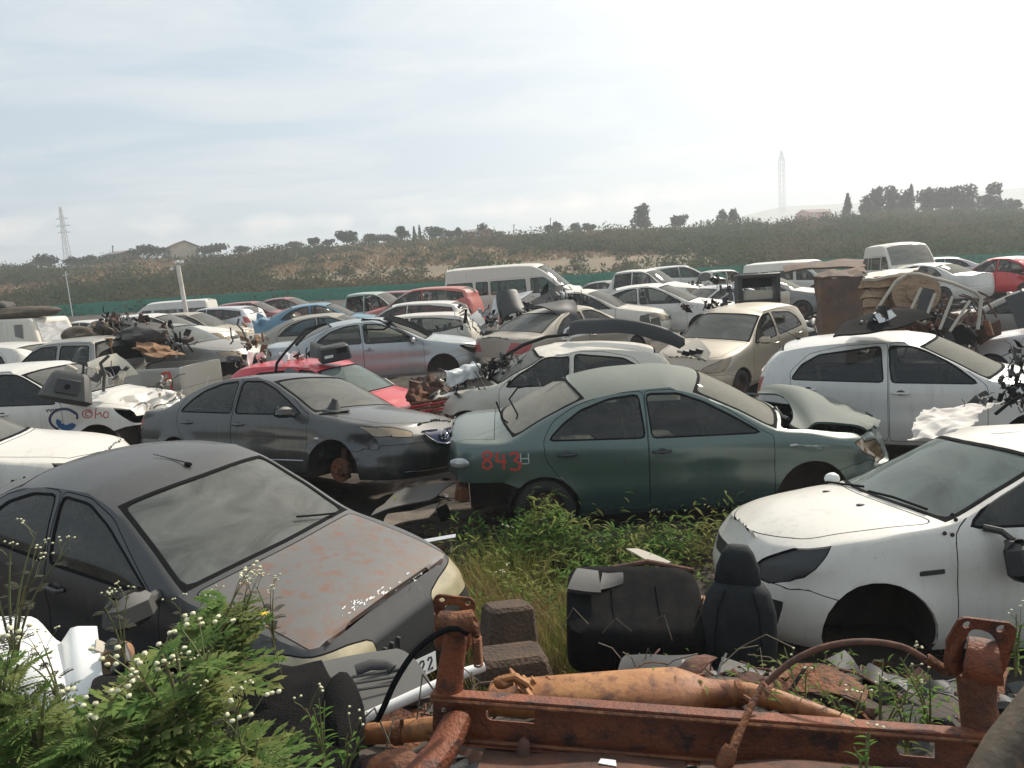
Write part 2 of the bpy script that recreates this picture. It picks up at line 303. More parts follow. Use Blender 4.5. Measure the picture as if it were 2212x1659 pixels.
class Shape:
    """Surface of a car body: side skin S(a,z) wrapped round nose and tail, top skin T(x,y)."""
    def __init__(s, sp):
        s.sp = sp; g = sp.get
        s.xn = sp['xn']; s.xt = sp['xt']; s.W = sp['W']; s.sill = g('sill', .2)
        s.Pf = pchip(sp['P']); s.Bf = pchip(sp['B'])
        s.Lf = g('Lf', .6); s.Lr = g('Lr', .45); s.nf = g('nf', 2.9); s.nr = g('nr', 3.4)
        s.xcf = s.xn-s.Lf; s.xcr = s.xt+s.Lr
        s.fz = g('fz', [(.15, -.13), (.32, -.02), (.5, 0), (.68, -.05), (.8, -.14), (1., -.26)])
        s.rz = g('rz', [(.15, -.1), (.35, -.01), (.55, 0), (.75, -.03), (1., -.08), (1.3, -.2)])
        s.tum = g('tum', .42); s.bF = g('bF', .2); s.bR = g('bR', .14)
        s.cr = g('cr', [(sp['xt'], .06), (-.6, .055), (.2, .055), (.9, .06), (1.6, .075), (sp['xn'], .05)])
        def outline(L, n):
            import math
            pts = [(math.sin(k/40*math.pi/2)**(2/n), math.cos(k/40*math.pi/2)**(2/n)) for k in range(41)]
            pts[-1] = (1, 0); pts[0] = (0, 1); acc = [0]
            for k in range(40):
                acc.append(acc[-1]+(((pts[k+1][0]-pts[k][0])*L)**2+((pts[k+1][1]-pts[k][1])*s.W)**2)**.5)
            return acc, pts
        s.of = outline(s.Lf, s.nf); s.orr = outline(s.Lr, s.nr)
        s.Ef = s.of[0][-1]; s.Er = s.orr[0][-1]
        # stations
        N1, N2 = g('N1', 16), g('N2', 40)
        s.A = [s.xcr-s.Er*(1-k/N1) for k in range(N1)]+[s.xcr+(s.xcf-s.xcr)*k/N2 for k in range(N2)]+[s.xcf+s.Ef*k/N1 for k in range(N1+1)]
        s.tab = [s.station(a) for a in s.A]
    def wrap(s, a):
        if a > s.xcf: acc, pts = s.of; q = a-s.xcf; f = 1
        elif a < s.xcr: acc, pts = s.orr; q = s.xcr-a; f = -1
        else: return 0, 0., 1.
        q = min(q, acc[-1]-1e-9); k = 0
        lo, hi = 0, len(acc)-1
        while hi-lo > 1:
            mid = (lo+hi)//2
            if acc[mid] <= q: lo = mid
            else: hi = mid
        t = (q-acc[lo])/(acc[lo+1]-acc[lo])
        return f, pts[lo][0]*(1-t)+pts[lo+1][0]*t, pts[lo][1]*(1-t)+pts[lo+1][1]*t
    def xat(s, a, z):
        f, X, Y = s.wrap(a)
        if f == 0: return a
        if f > 0: return s.xcf+X*(s.xn+ip(z, s.fz)-s.xcf)
        return s.xcr+X*(s.xt-ip(z, s.rz)-s.xcr)
    def plan(s, x):
        c = (s.xn+s.xt)/2; u = abs(x-c)/((s.xn-s.xt)/2)
        return s.W*(1-.075*u**3)
    def bow(s, x):
        sp = s.sp
        if x > 0: return s.bF*max(0, min(1, (s.xn-.15-x)/.6))
        return -s.bR*max(0, min(1, (x-s.xt-.1)/.4))
    def station(s, a):
        f, X, Y = s.wrap(a); x = a; RE = .8
        for _ in range(4):
            x = s.xat(a, RE)
            RE = s.Pf(x+s.bow(x))-ip(x, s.cr)*(Y if f else 1)
        B = min(s.Bf(x), RE-.012)
        if f: B = min(B, RE-.03)
        Yp = s.plan(x)*Y
        Yr = Yp*.955-Y*(.012+s.tum*(RE-B))
        return (a, x, Yr, B, RE)
    def st(s, a):
        A = s.A
        if a <= A[0]: return s.tab[0]
        if a >= A[-1]: return s.tab[-1]
        lo, hi = 0, len(A)-1
        while hi-lo > 1:
            m = (lo+hi)//2
            if A[m] <= a: lo = m
            else: hi = m
        t = (a-A[lo])/(A[hi]-A[lo]); p, q = s.tab[lo], s.tab[hi]
        return tuple(p[i]*(1-t)+q[i]*t for i in range(5))
    PROF = [(0, .93), (.08, .965), (.3, .995), (.5, 1.), (.78, .992), (.92, .978), (1., .955)]
    def side(s, a, z, sg=1):
        f, X, Y = s.wrap(a); _, xr, Yr, B, RE = s.st(a)
        x = s.xat(a, z)
        if z <= B:
            zf = (z-s.sill)/max(.05, B-s.sill)
            y = s.plan(x)*Y*ip(zf, s.PROF)
            if not f or Y > .8:
                for wx in (s.sp['wf'], s.sp['wr']):
                    d = ((x-wx)**2+(z-s.sp.get('zw', .3))**2)**.5-s.sp.get('ra', .34)
                    if d < .12: y += s.sp.get('flare', .02)*max(0, 1-abs(d)/.12)*min(1, z/.4)
                for z0, dep, w in s.sp.get('crease', [(.62, .012, .12)]):
                    y -= dep*max(0, 1-abs(z-z0)/w)**1
        else:
            u = (z-B)/max(.012, RE-B); u = min(u, 1)
            yb = s.plan(x)*Y*.955
            y = yb+(Yr-yb)*u + .018*Y*4*u*(1-u)*min(1, (RE-B)/.3)
        return (x, sg*y, z)
    def top(s, x, y):
        # rail width at x
        T = s.tab; n = len(T)
        lo, hi = 0, n-1
        if x <= T[0][1]: r = T[0]
        elif x >= T[-1][1]: r = T[-1]
        else:
            while hi-lo > 1:
                m = (lo+hi)//2
                if T[m][1] <= x: lo = m
                else: hi = m
            d = T[hi][1]-T[lo][1]; t = (x-T[lo][1])/d if d > 1e-9 else 0
            r = tuple(T[lo][i]*(1-t)+T[hi][i]*t for i in range(5))
        Yr = r[2]; t = abs(y)/Yr if Yr > 1e-4 else 1
        t = min(1, t)
        RE = r[4]
        zc = s.Pf(x+s.bow(x)*t*t)-ip(x, s.cr)*t**2.6
        ze = s.Pf(x+s.bow(x))-ip(x, s.cr)
        return (x, y, zc+(RE-ze)*t*t)
def scl(pts, kx, kz, ox=0): return [(x*kx+ox, z*kz) for x, z in pts]
SPEC = {}
SPEC['sedan'] = dict(xn=2.22, xt=-2.3, W=.88, wf=1.3, wr=-1.3, sill=.22, ra=.35, zw=.31,
  P=[(-2.3, 1.0), (-2.1, 1.065), (-1.8, 1.08), (-1.35, 1.27), (-.95, 1.41), (-.5, 1.465), (0, 1.475), (.32, 1.43), (.75, 1.25), (1.22, 1.02), (1.45, .985), (1.8, .92), (2.0, .865), (2.22, .79)],
  B=[(-2.3, .93), (-1.6, .99), (-1.1, .985), (.2, .95), (1.0, .90), (1.5, .85), (2.2, .6)],
  cw=1.18, rf=.36, rr=-.95, bb=-1.72,
  dlo=[[(-1.22, 1.01), (-1.08, 1.14), (-.9, 1.255), (-.62, 1.34), (-.34, 1.365), (-.31, .985)], [(-.23, .98), (-.25, 1.365), (.05, 1.355), (.3, 1.26), (.55, 1.12), (.80, .965)]],
  doors=[[(-.285, .27), (-.285, 1.4), (-.62, 1.39), (-.95, 1.30), (-1.18, 1.17), (-1.28, 1.01), (-1.27, .82), (-1.12, .62), (-.98, .42), (-.95, .27)], [(.93, .27), (.93, .93), (.85, .96), (.6, 1.13), (.33, 1.31), (.05, 1.395), (-.27, 1.4), (-.27, .27)]],
  head=[(1.66, .80), (1.95, .80), (2.35, .72), (2.5, .62), (2.3, .58), (1.95, .62)], tail=[(-1.95, .90), (-2.45, .95), (-2.6, .75), (-2.1, .70)])
SPEC['hatch'] = dict(xn=1.98, xt=-1.86, W=.84, wf=1.245, wr=-1.245, sill=.22, ra=.34, zw=.31, Lr=.4,
  P=[(-1.86, .93), (-1.78, 1.05), (-1.62, 1.28), (-1.45, 1.42), (-1.1, 1.475), (-.6, 1.50), (-.1, 1.495), (.22, 1.45), (.6, 1.27), (1.02, 1.04), (1.3, .985), (1.6, .92), (1.8, .85), (1.98, .76)],
  B=[(-1.86, .90), (-1.2, 1.02), (-.3, .985), (.7, .94), (1.2, .88), (1.9, .6)],
  cw=1.0, rf=.26, rr=-1.45, bb=-1.76, bR=.06,
  dlo=[[(-1.3, 1.03), (-1.18, 1.2), (-.98, 1.31), (-.3, 1.39), (-.27, .99)], [(-.17, .985), (-.2, 1.39), (.05, 1.375), (.3, 1.26), (.5, 1.12), (.68, .965)]],
  doors=[[(-.22, .27), (-.22, 1.43), (-.7, 1.41), (-1.1, 1.33), (-1.32, 1.12), (-1.3, .85), (-1.05, .62), (-.92, .45), (-.9, .27)], [(.78, .27), (.78, .93), (.5, 1.17), (.3, 1.31), (.05, 1.42), (-.2, 1.43), (-.2, .27)]],
  head=[(1.5, .86), (1.7, .83), (2.1, .70), (2.2, .60), (1.75, .62)], tail=[(-1.72, 1.05), (-2.0, 1.02), (-2.05, .75), (-1.8, .78)])
SPEC['suv'] = dict(xn=2.15, xt=-2.2, W=.92, wf=1.32, wr=-1.32, sill=.3, ra=.38, zw=.36, Lr=.4,
  P=[(-2.2, 1.1), (-2.08, 1.3), (-1.9, 1.55), (-1.7, 1.64), (-1.2, 1.69), (-.4, 1.71), (.2, 1.67), (.5, 1.56), (.9, 1.33), (1.2, 1.15), (1.5, 1.08), (1.85, 1.0), (2.02, .93), (2.15, .85)],
  B=[(-2.2, 1.05), (-1.5, 1.2), (-.5, 1.12), (.8, 1.05), (1.4, .96), (2.1, .75)],
  cw=1.18, rf=.3, rr=-1.75, bb=-2.1, bR=.05,
  fz=[(.15, -.13), (.35, -.02), (.6, 0), (.8, -.03), (1., -.1)],
  dlo=[[(-1.85, 1.3), (-1.75, 1.45), (-1.1, 1.55), (-.38, 1.58), (-.35, 1.13), (-1.3, 1.19)], [(-.27, 1.12), (-.3, 1.58), (.05, 1.56), (.35, 1.45), (.6, 1.3), (.88, 1.07)]],
  doors=[[(-.32, .38), (-.32, 1.61), (-1.05, 1.58), (-1.2, 1.2), (-1.15, .8), (-.98, .6), (-.95, .38)], [(.98, .38), (.98, 1.05), (.6, 1.35), (.35, 1.5), (.05, 1.6), (-.3, 1.61), (-.3, .38)]],
  head=[(1.6, .93), (1.9, .93), (2.4, .85), (2.4, .72), (1.9, .75)], tail=[(-1.95, 1.25), (-2.2, 1.2), (-2.35, .95), (-2.0, .98)])
SPEC['van'] = dict(xn=2.6, xt=-2.75, W=.94, wf=1.75, wr=-1.35, sill=.3, ra=.37, zw=.35, Lr=.25, Lf=.55, nr=5, tum=.1, bR=0,
  P=[(-2.75, 2.16), (-2.6, 2.24), (-2.2, 2.285), (0, 2.29), (.9, 2.25), (1.25, 2.1), (1.75, 1.7), (2.2, 1.3), (2.4, 1.2), (2.6, 1.0)],
  B=[(-2.75, 1.15), (.5, 1.15), (1.5, 1.12), (2.0, 1.05), (2.55, .8)], cw=2.12, rf=1.12, rr=-2.6, bb=-2.7,
  fz=[(.15, -.1), (.4, 0), (.7, 0), (1., -.06), (1.2, -.15)], rz=[(.15, 0), (1.2, 0), (2.2, -.12)],
  cr=[(-2.75, .1), (.9, .1), (1.5, .06), (2.6, .08)],
  dlo=[[(-2.6, 1.2), (-2.58, 1.68), (-1.55, 1.68), (-1.53, 1.2)], [(-1.4, 1.2), (-1.4, 1.68), (-.95, 1.68), (-.95, 1.2)], [(-.83, 1.2), (-.83, 1.68), (.5, 1.68), (.52, 1.2)], [(.72, 1.16), (.7, 1.7), (1.2, 1.7), (1.5, 1.48), (1.82, 1.12)]],
  doors=[[(.66, .38), (.64, 1.76), (1.25, 1.74), (1.95, 1.1), (1.9, .5), (1.3, .38)], [(-.89, .4), (-.89, 1.75), (.58, 1.75), (.58, .4)]],
  head=[(2.1, .95), (2.5, 1.0), (2.8, .9), (2.8, .72), (2.3, .75)], tail=[(-2.6, 1.1), (-2.85, 1.1), (-2.85, .75), (-2.6, .75)])
SPEC['pickup'] = dict(xn=2.45, xt=-2.6, W=.88, wf=1.55, wr=-1.5, sill=.35, ra=.38, zw=.35, Lr=.12, nr=8,
  P=[(-2.6, 1.06), (-1.0, 1.06), (-.86, 1.08), (-.80, 1.6), (-.70, 1.70), (-.3, 1.74), (.35, 1.72), (.6, 1.66), (1.0, 1.36), (1.3, 1.16), (1.6, 1.1), (2.1, 1.03), (2.3, .96), (2.45, .82)],
  B=[(-2.6, 1.03), (-.9, 1.03), (.5, 1.02), (1.2, .98), (1.6, .93), (2.4, .7)], tum=.3,
  cw=1.25, rf=.56, rr=-.74, bb=-.86, bR=0, bF=.15, cr=[(-2.6, .01), (-.9, .01), (-.6, .06), (.9, .06), (2.4, .09)],
  rz=[(.1, 0), (1.2, 0)],
  dlo=[[(-.7, 1.06), (-.68, 1.57), (-.08, 1.6), (-.06, 1.06)], [(.04, 1.06), (.02, 1.6), (.35, 1.59), (.6, 1.48), (.8, 1.3), (1.0, 1.05)]],
  doors=[[(-.01, .4), (-.01, 1.64), (-.72, 1.62), (-.76, 1.1), (-.74, .4)], [(1.08, .4), (1.08, 1.03), (.8, 1.36), (.6, 1.54), (.35, 1.63), (.01, 1.64), (.01, .4)]],
  head=[(1.95, .95), (2.2, .95), (2.6, .88), (2.6, .7), (2.15, .72)], tail=[(-2.5, .98), (-2.72, .98), (-2.72, .65), (-2.5, .65)])
def spec(kind, **o):
    import copy
    d = copy.deepcopy(SPEC[kind]); d['kind'] = kind
    kx = o.pop('kx', 1); kz = o.pop('kz', 1); kw = o.pop('kw', 1)
    if kx != 1 or kz != 1:
        for k in ('P', 'B', 'head', 'tail'): d[k] = scl(d[k], kx, kz)
        d['cr'] = scl(d.get('cr', []), kx, 1) or None
        if not d['cr']: del d['cr']
        for k in ('fz', 'rz'):
            if k in d: d[k] = [(a*kz, b) for a, b in d[k]]
        for k in ('dlo', 'doors'): d[k] = [scl(q, kx, kz) for q in d[k]]
        for k in ('xn', 'xt', 'wf', 'wr', 'cw', 'rf', 'rr', 'bb'): d[k] *= kx
    d['W'] *= kw
    d.update(o); return d
def keypt(sh, name, side):
    sp = sh.sp; sg = 1 if side == 'L' else -1
    o = name.endswith('2')
    if o: name = name[:-1]; sg = -sg
    def rail(x):
        best = min(sh.tab, key=lambda t: abs(t[1]-x)); return best[2]
    if name in ('rf', 'wb', 'rr', 'bb'):
        x = {'rf': sp['rf'], 'wb': sp['cw']-.6*sh.bF, 'rr': sp['rr'], 'bb': sp['bb']+.6*sh.bR}[name]
        y = rail(x)*.93
        z = sh.top(x, y)[2]; return (x, sg*y, z)
    if name == 'rt': return sh.top(-.2, 0)
    if name == 'rt9': return sh.top(-.2, sg*rail(-.2)*.98)
    if name == 'bf': q = sp['dlo'][-1][-1] if sp['dlo'][-1][-1][0] > sp['dlo'][-1][0][0] else sp['dlo'][-1][0]; return sh.side(q[0], q[1], sg)
    if name == 'br': q = sp['dlo'][0][0]; return sh.side(q[0], q[1], sg)
    if name == 'bp': q = sp['dlo'][-1][0]; return sh.side(q[0]-.04, q[1], sg)
    if name == 'fa': return (sp['wf'], sg*sh.W, sp['zw']+sp['ra'])
    if name == 'fw': return (sp['wf'], sg*sh.W*.95, sp['zw'])
    if name == 'rw': return (sp['wr'], sg*sh.W*.95, sp['zw'])
    if name == 'hn':
        x = sp['xn']-.2; y = rail(x)*.85; return (x, sg*y, sh.top(x, y)[2])
    if name == 'nose': return (sh.tab[-1][1], 0, sh.tab[-1][4])
    if name == 'ta':
        x = sp['xt']+.12; y = rail(x)*.85; return (x, sg*y, sh.top(x, y)[2])
    raise KeyError(name)
# ------------------------------------------------------------------ car builder
def offset_poly(P, d):
    n = len(P); A = sum(P[i][0]*P[(i+1) % n][1]-P[(i+1) % n][0]*P[i][1] for i in range(n)); sg = 1 if A > 0 else -1; out = []
    for i in range(n):
        p0, p1, p2 = P[i-1], P[i], P[(i+1) % n]
        e1 = Vector((p1[0]-p0[0], p1[1]-p0[1])); e2 = Vector((p2[0]-p1[0], p2[1]-p1[1]))
        if e1.length < 1e-6 or e2.length < 1e-6: out.append(p1); continue
        e1.normalize(); e2.normalize()
        n1 = Vector((e1.y, -e1.x))*sg; n2 = Vector((e2.y, -e2.x))*sg; b = n1+n2
        if b.length < .3: b = n1.copy()
        b.normalize(); k = d/max(.45, b.dot(n1)); out.append((p1[0]+b.x*k, p1[1]+b.y*k))
    return out
def inside(x, y, P):
    c = False; n = len(P); j = n-1
    for i in range(n):
        xi, yi = P[i]; xj, yj = P[j]
        if (yi > y) != (yj > y) and x < (xj-xi)*(y-yi)/(yj-yi)+xi: c = not c
        j = i
    return c
def circ(cx, cy, r, n=22, a0=0, a1=2*PI): return [(cx+r*math.cos(a0+(a1-a0)*k/n), cy+r*math.sin(a0+(a1-a0)*k/n)) for k in range(n)]
def rounded(P, r=.05, n=3):
    out = []; m = len(P)
    for i in range(m):
        p0, p1, p2 = (Vector(P[k % m]) for k in (i-1, i, i+1))
        a = (p0-p1); b = (p2-p1); ra = min(r, a.length*.4, b.length*.4); A = p1+a.normalized()*ra; B = p1+b.normalized()*ra
        for k in range(n+1):
            t = k/n; q = A*(1-t)**2+p1*2*t*(1-t)+B*t*t; out.append((q.x, q.y))
    return out
def cutpanel(verts, quads, regions):
    """planar panel -> faces by region. regions: list of (id, polygon)"""
    bm = bmesh.new(); vv = [bm.verts.new((p[0], p[1], 0)) for p in verts]
    for q in quads:
        try: bm.faces.new([vv[i] for i in q])
        except ValueError: pass
    lay = bm.faces.layers.int.new('r')
    for rid, P in regions:
        n = len(P)
        for i in range(n):
            p, q = P[i], P[(i+1) % n]; x0, x1 = min(p[0], q[0])-1e-4, max(p[0], q[0])+1e-4; y0, y1 = min(p[1], q[1])-1e-4, max(p[1], q[1])+1e-4
            dx, dy = q[0]-p[0], q[1]-p[1]
            if dx*dx+dy*dy < 1e-8: continue
            fs = []
            for f in bm.faces:
                if f[lay]: continue
                cs = [v.co for v in f.verts]
                if min(c.x for c in cs) > x1 or max(c.x for c in cs) < x0 or min(c.y for c in cs) > y1 or max(c.y for c in cs) < y0: continue
                fs.append(f)
            if not fs: continue
            es = {e for f in fs for e in f.edges}; vs = {v for f in fs for v in f.verts}
            bmesh.ops.bisect_plane(bm, geom=list(vs)+list(es)+fs, dist=1e-5, plane_co=(p[0], p[1], 0), plane_no=(dy, -dx, 0))
        for f in bm.faces:
            if f[lay]: continue
            c = f.calc_center_median()
            if inside(c.x, c.y, P): f[lay] = rid
    big = [f for f in bm.faces if len(f.verts) > 4]
    bm.verts.index_update()
    res = ([(v.co.x, v.co.y) for v in bm.verts], [([v.index for v in f.verts], f[lay]) for f in bm.faces if f.calc_area() > 1e-9]); bm.free(); return res
def wheel(parent, sh, x, sg, kind='rim', dy=0, zoff=0, r=None):
    sp = sh.sp; R = r or sp.get('wr_', sp['ra']-.045); y = sg*(sh.W-.12+dy); z = sp['zw']+zoff; ax = (0, sg, 0)
    e = bpy.data.objects.new('wheel', None); link(e, parent)
    c = Vector((x, y, z))
    if kind != 'hub':
        b = MB(); b.lathe(c, ax, [(-.09, R*.66), (-.1, R*.8), (-.085, R*.95), (-.05, R), (.05, R), (.085, R*.95), (.1, R*.8), (.09, R*.66)], 28); b.build('tyre', 'tyre', e)
        b = MB(); b.lathe(c, ax, [(-.09, R*.66), (.04, R*.62), (.085, R*.66), (.09, R*.68)], 28)
        if kind == 'alloy':
            b.lathe(c, ax, [(.05, .001), (.06, .05), (.05, .06)], 16)
            for k in range(10):
                a = 2*PI*k/10; d = Vector((math.cos(a), 0, math.sin(a))); b.tube([c+Vector((0, sg*.05, 0))+d*.04, c+Vector((0, sg*.065, 0))+d*R*.65], [.02, .014], 5)
            b.build('rim', 'alloy', e)
            b = MB(); b.lathe(c, ax, [(-.02, R*.62), (-.02, .001)], 24); b.build('brake_disc', 'under', e)
        else:
            b.lathe(c, ax, [(.03, R*.6), (.0, R*.45), (.03, R*.25), (.045, .05), (.045, .001)], 24)
            for k in range(10):
                a = 2*PI*k/10; b.lathe(c+Vector((math.cos(a)*R*.45, sg*.018, math.sin(a)*R*.45)), ax, [(0, .022), (0.002, .001)], 8)
            b.build('rim', 'steel', e)
    else:
        b = MB(); b.lathe(c-Vector((0, sg*.04, 0)), ax, [(0, .001), (0, .135), (.02, .135), (.02, .075), (.06, .07), (.06, .03), (.09, .03), (.09, .001)], 26)
        for k in range(4):
            a = PI*k/2+.4; b.tube([c+Vector((math.cos(a)*.05, sg*.02, math.sin(a)*.05)), c+Vector((math.cos(a)*.05, sg*.055, math.sin(a)*.05))], .007, 6)
        b.build('brake_disc', 'rust', e)
        b = MB(); b.box(c+Vector((.1, -sg*.03, .02)), (.07, .09, .13), bev=.01); b.box(c+Vector((0, -sg*.12, .1)), (.08, .07, .3), bev=.015); b.tube([c+Vector((0, -sg*.14, .2)), c+Vector((-.02, -sg*.2, .55))], .03, 8); b.tube([c+Vector((0, -sg*.1, -.1)), c+Vector((-.2, -sg*.4, -.12))], .025, 8)
        b.build('suspension_strut', 'rust_dark', e)
    return e
def car(name, label, sp, pose, paintm, near=0, cat='car', group='wrecked vehicles', rm=(), wheels=('rim', 'rim'), glassm='win', wsm='ws', rwm=None, dents=(), extra_S=(), extra_T=(), hoodm=None, mirrors='LR', handles=1, hoodfn=None, noside='', sidefn=None, bumperm=None, antenna=0, seats='interior_light', roofm=None, doorm=None, bay=0, lamps='lamp', gap=None):
    sp = dict(sp)
    if near: sp.setdefault('N1', 20); sp.setdefault('N2', 56)
    else: sp.setdefault('N1', 9); sp.setdefault('N2', 34)
    sh = Shape(sp); x, y, yaw, z = pose[:4]; pi_, ro = (pose[4], pose[5]) if len(pose) > 4 else (0, 0)
    root = thing(name, label, cat, (x, y, z), group)
    root.rotation_mode = 'QUATERNION'
    root.rotation_quaternion = (Matrix.Rotation(math.radians(yaw), 3, 'Z') @ Matrix.Rotation(math.radians(pi_), 3, 'Y') @ Matrix.Rotation(math.radians(ro), 3, 'X')).to_quaternion()
    r_lo, r_up = (12, 7) if near else (7, 4)
    def disp(p, key):
        v = Vector(p)
        for d in dents:
            c, R, dv, amp = Vector(d[0]), d[1], Vector(d[2]), d[3]
            k = (v-c).length/R
            if k < 1:
                k = (1-k*k)**2; v = v+dv*k
                if amp: v = v+Vector(noise.noise_vector(v*(3.2/R)+c))*amp*k
        return v
    ggap = .006 if near else .009
    if gap: ggap = gap
    # --- side panel regions: id -> (object key, material)
    R_S = []; defs = {}
    def reg(store, key, poly, m):
        i = len(defs)+1; defs[i] = (key, m); store.append((i, poly)); return i
    for wx in (sp['wf'], sp['wr']): reg(R_S, None, circ(wx, sp['zw'], sp['ra'], 26 if near else 16), None)
    for key, poly, m in extra_S: reg(R_S, key, poly, m)
    if 'headlight' not in rm: reg(R_S, 'headlight*', rounded(sp['head'], .05, 2) if near else sp['head'], lamps)
    else: reg(R_S, None if 'headlight_hole' not in rm else 'lamp_socket*', rounded(sp['head'], .05, 2), 'plastic')
    if 'tail_light' not in rm: reg(R_S, 'tail_light*', sp['tail'], 'lamp_red')
    nd = len(sp['doors'])
    for i, q in enumerate(sp['dlo']):
        q2 = rounded(q, .04, 2) if near else q
        dk = 'side_window*%d' % i
        reg(R_S, dk if 'side_window' not in rm else None, q2, glassm)
        dx = sum(p[0] for p in q)/len(q); own = 'body'
        for k, D in enumerate(sp['doors']):
            if inside(dx, .5*(max(p[1] for p in q)+min(p[1] for p in q)), D): own = 'door*%d' % k
        reg(R_S, own, offset_poly(q2, .016 if near else .02), 'black')
    for k, D in enumerate(sp['doors']):
        D2 = rounded(D, .05, 2) if near else D
        reg(R_S, 'door*%d' % k, D2, doorm or paintm); reg(R_S, 'body', offset_poly(D2, ggap), 'black')
    fe = sh.xcf+sh.Ef; re_ = sh.xcr-sh.Er
    if near:
        for D in (sp['head'], ): reg(R_S, 'body', offset_poly(rounded(D, .05, 2), .007), 'black')
    if 'grille' not in rm:
        gz = sp.get('grille', (.58, .68)); reg(R_S, 'grille', [(fe-.42, gz[1]), (fe+.1, gz[1]), (fe+.1, gz[0]), (fe-.30, gz[0])], 'plastic')
        lz = sp.get('intake', (.24, .36)); reg(R_S, 'grille', [(fe-.5, lz[1]), (fe+.1, lz[1]), (fe+.1, lz[0]), (fe-.45, lz[0])], 'plastic')
    hx = sp['wf']+sp['ra']*.8
    bz = sp.get('bumper_z', .60)
    if 'front_bumper' not in rm and near < 3: 
        P = [(hx-.02, .1), (hx-.04, bz-.06), (hx+.12, bz-.02), (fe+.2, bz+.02), (fe+.2, .1)]
        reg(R_S, 'front_bumper', P, bumperm or paintm); reg(R_S, 'body', offset_poly(P, ggap), 'black')
    elif 'front_bumper' in rm: reg(R_S, None, [(hx-.02, .1), (hx-.04, bz-.06), (hx+.12, bz-.02), (fe+.2, bz+.02), (fe+.2, .1)], None)
    hx = sp['wr']-sp['ra']*.8
    P = [(hx+.02, .1), (hx+.04, bz-.04), (hx-.12, bz+.02), (re_-.2, bz+.04), (re_-.2, .1)]
    if 'rear_bumper' not in rm: reg(R_S, 'rear_bumper', P, bumperm or paintm); reg(R_S, 'body', offset_poly(P, ggap), 'black')
    else: reg(R_S, None, P, None)
    # side planar mesh
    A = sh.A; vs = []; rows = r_lo+r_up+1
    for a in A:
        _, _, _, B, RE = sh.st(a)
        for k in range(r_lo+1): vs.append((a, sh.sill+(B-sh.sill)*k/r_lo))
        for k in range(1, r_up+1): vs.append((a, B+(RE-B)*k/r_up))
    qs = [(i*rows+j, (i+1)*rows+j, (i+1)*rows+j+1, i*rows+j+1) for i in range(len(A)-1) for j in range(rows-1)]
    sv, sf = cutpanel(vs, qs, R_S)
    # top panel
    R_T = []
    def xc(x0, b): return x0
    ends = [t for t in sh.tab]
    yr = lambda x: max(.05, min(ends, key=lambda t: abs(t[1]-x))[2])
    def arcx(x0, b, sgn, ins=.0, n=8):
        """curve of constant P-parameter across the car: x + bow*t^2 = x0"""
        out = []
        for k in range(n+1):
            t = -1+2*k/n; t *= (1-ins); out.append((x0-sgn*b*t*t, t*yr(x0)*1.0))
        return out
    for key, poly, m in extra_T: reg(R_T, key, poly, m)
    bf = sh.bF; br = sh.bR; ee = .055
    y1, y0 = yr(sp['rf'])-.045, yr(sp['cw'])-.03
    def across(x0, b, sgn, yh, n=8): return [(x0-sgn*b*((2*k/n-1)*yh/yr(x0))**2, (2*k/n-1)*yh) for k in range(n+1)]
    wsP = across(sp['rf']+.02, bf, 1, y1)+across(sp['cw']-.01, bf, 1, y0)[::-1]
    bk = sp['kind'] == 'pickup'; vn = sp['kind'] == 'van'
    if near:
        wsI = offset_poly(wsP, -.03); reg(R_T, 'windscreen' if 'windscreen' not in rm else None, rounded(wsI, .06, 2), wsm); reg(R_T, 'windscreen_surround', wsP, 'black' if near < 3 else 'plastic')
    else: reg(R_T, 'windscreen' if 'windscreen' not in rm else None, wsP, wsm)
    if not vn:
        y1, y0 = yr(sp['rr'])-.05, yr(sp['bb'])-.05
        rwP = across(sp['rr']-.02, br, -1, y1)+across(sp['bb']+.02, br, -1, y0)[::-1]
        if near: reg(R_T, 'rear_window', rounded(offset_poly(rwP, -.025), .08, 2), rwm or wsm); reg(R_T, 'body', rwP, 'black')
        else: reg(R_T, 'rear_window', rwP, rwm or wsm)
    if bk: reg(R_T, None, [(sp['xt']+.05, -.76), (sp['xt']+.05, .76), (sp['bb']-.05, .76), (sp['bb']-.05, -.76)], None)
    # bonnet
    hy = yr((sp['cw']+sp['xn'])/2)-.06; hf = sp['xn']-sp.get('hfi', .14)
    hP = across(sp['cw']+.03, bf, 1, yr(sp['cw']+.2)-.05)
    fr = []
    for k in range(9):
        t = 1-2*k/8; fr.append((hf-sp.get('hfb', .26)*abs(t)**2.5, t*(yr(hf-.3)-sp.get('hsi', .10))))
    hP = hP+fr
    hm = hoodm or paintm
    if near > 1: hP = rounded(hP, .16, 4)
    if 'bonnet' in rm: reg(R_T, None, hP, None)
    else:
        reg(R_T, 'bonnet', hP, hm); reg(R_T, 'body', offset_poly(hP, ggap+.002), 'black')
    if sp['kind'] == 'sedan' and near:
        tP = [(sp['bb']-.04, -yr(-1.9)+.08), (sp['xt']+.1, -yr(-2.0)+.14), (sp['xt']+.1, yr(-2.0)-.14), (sp['bb']-.04, yr(-1.9)-.08)]
        reg(R_T, 'boot_lid', tP, paintm); reg(R_T, 'body', offset_poly(tP, ggap), 'black')
    if roofm: reg(R_T, 'roof_panel', [(sp['rr'], -yr(-.2)-.1), (sp['rr'], yr(-.2)+.1), (sp['rf'], yr(-.2)+.1), (sp['rf'], -yr(-.2)-.1)], roofm)
    nt_ = 20 if near else 12; vs = []
    T = sh.tab
    for t in T:
        for k in range(nt_+1):
            s_ = 2*k/nt_-1; s_ = math.sin(s_*PI/2)*.6+s_*.4
            vs.append((t[1], s_*t[2]))
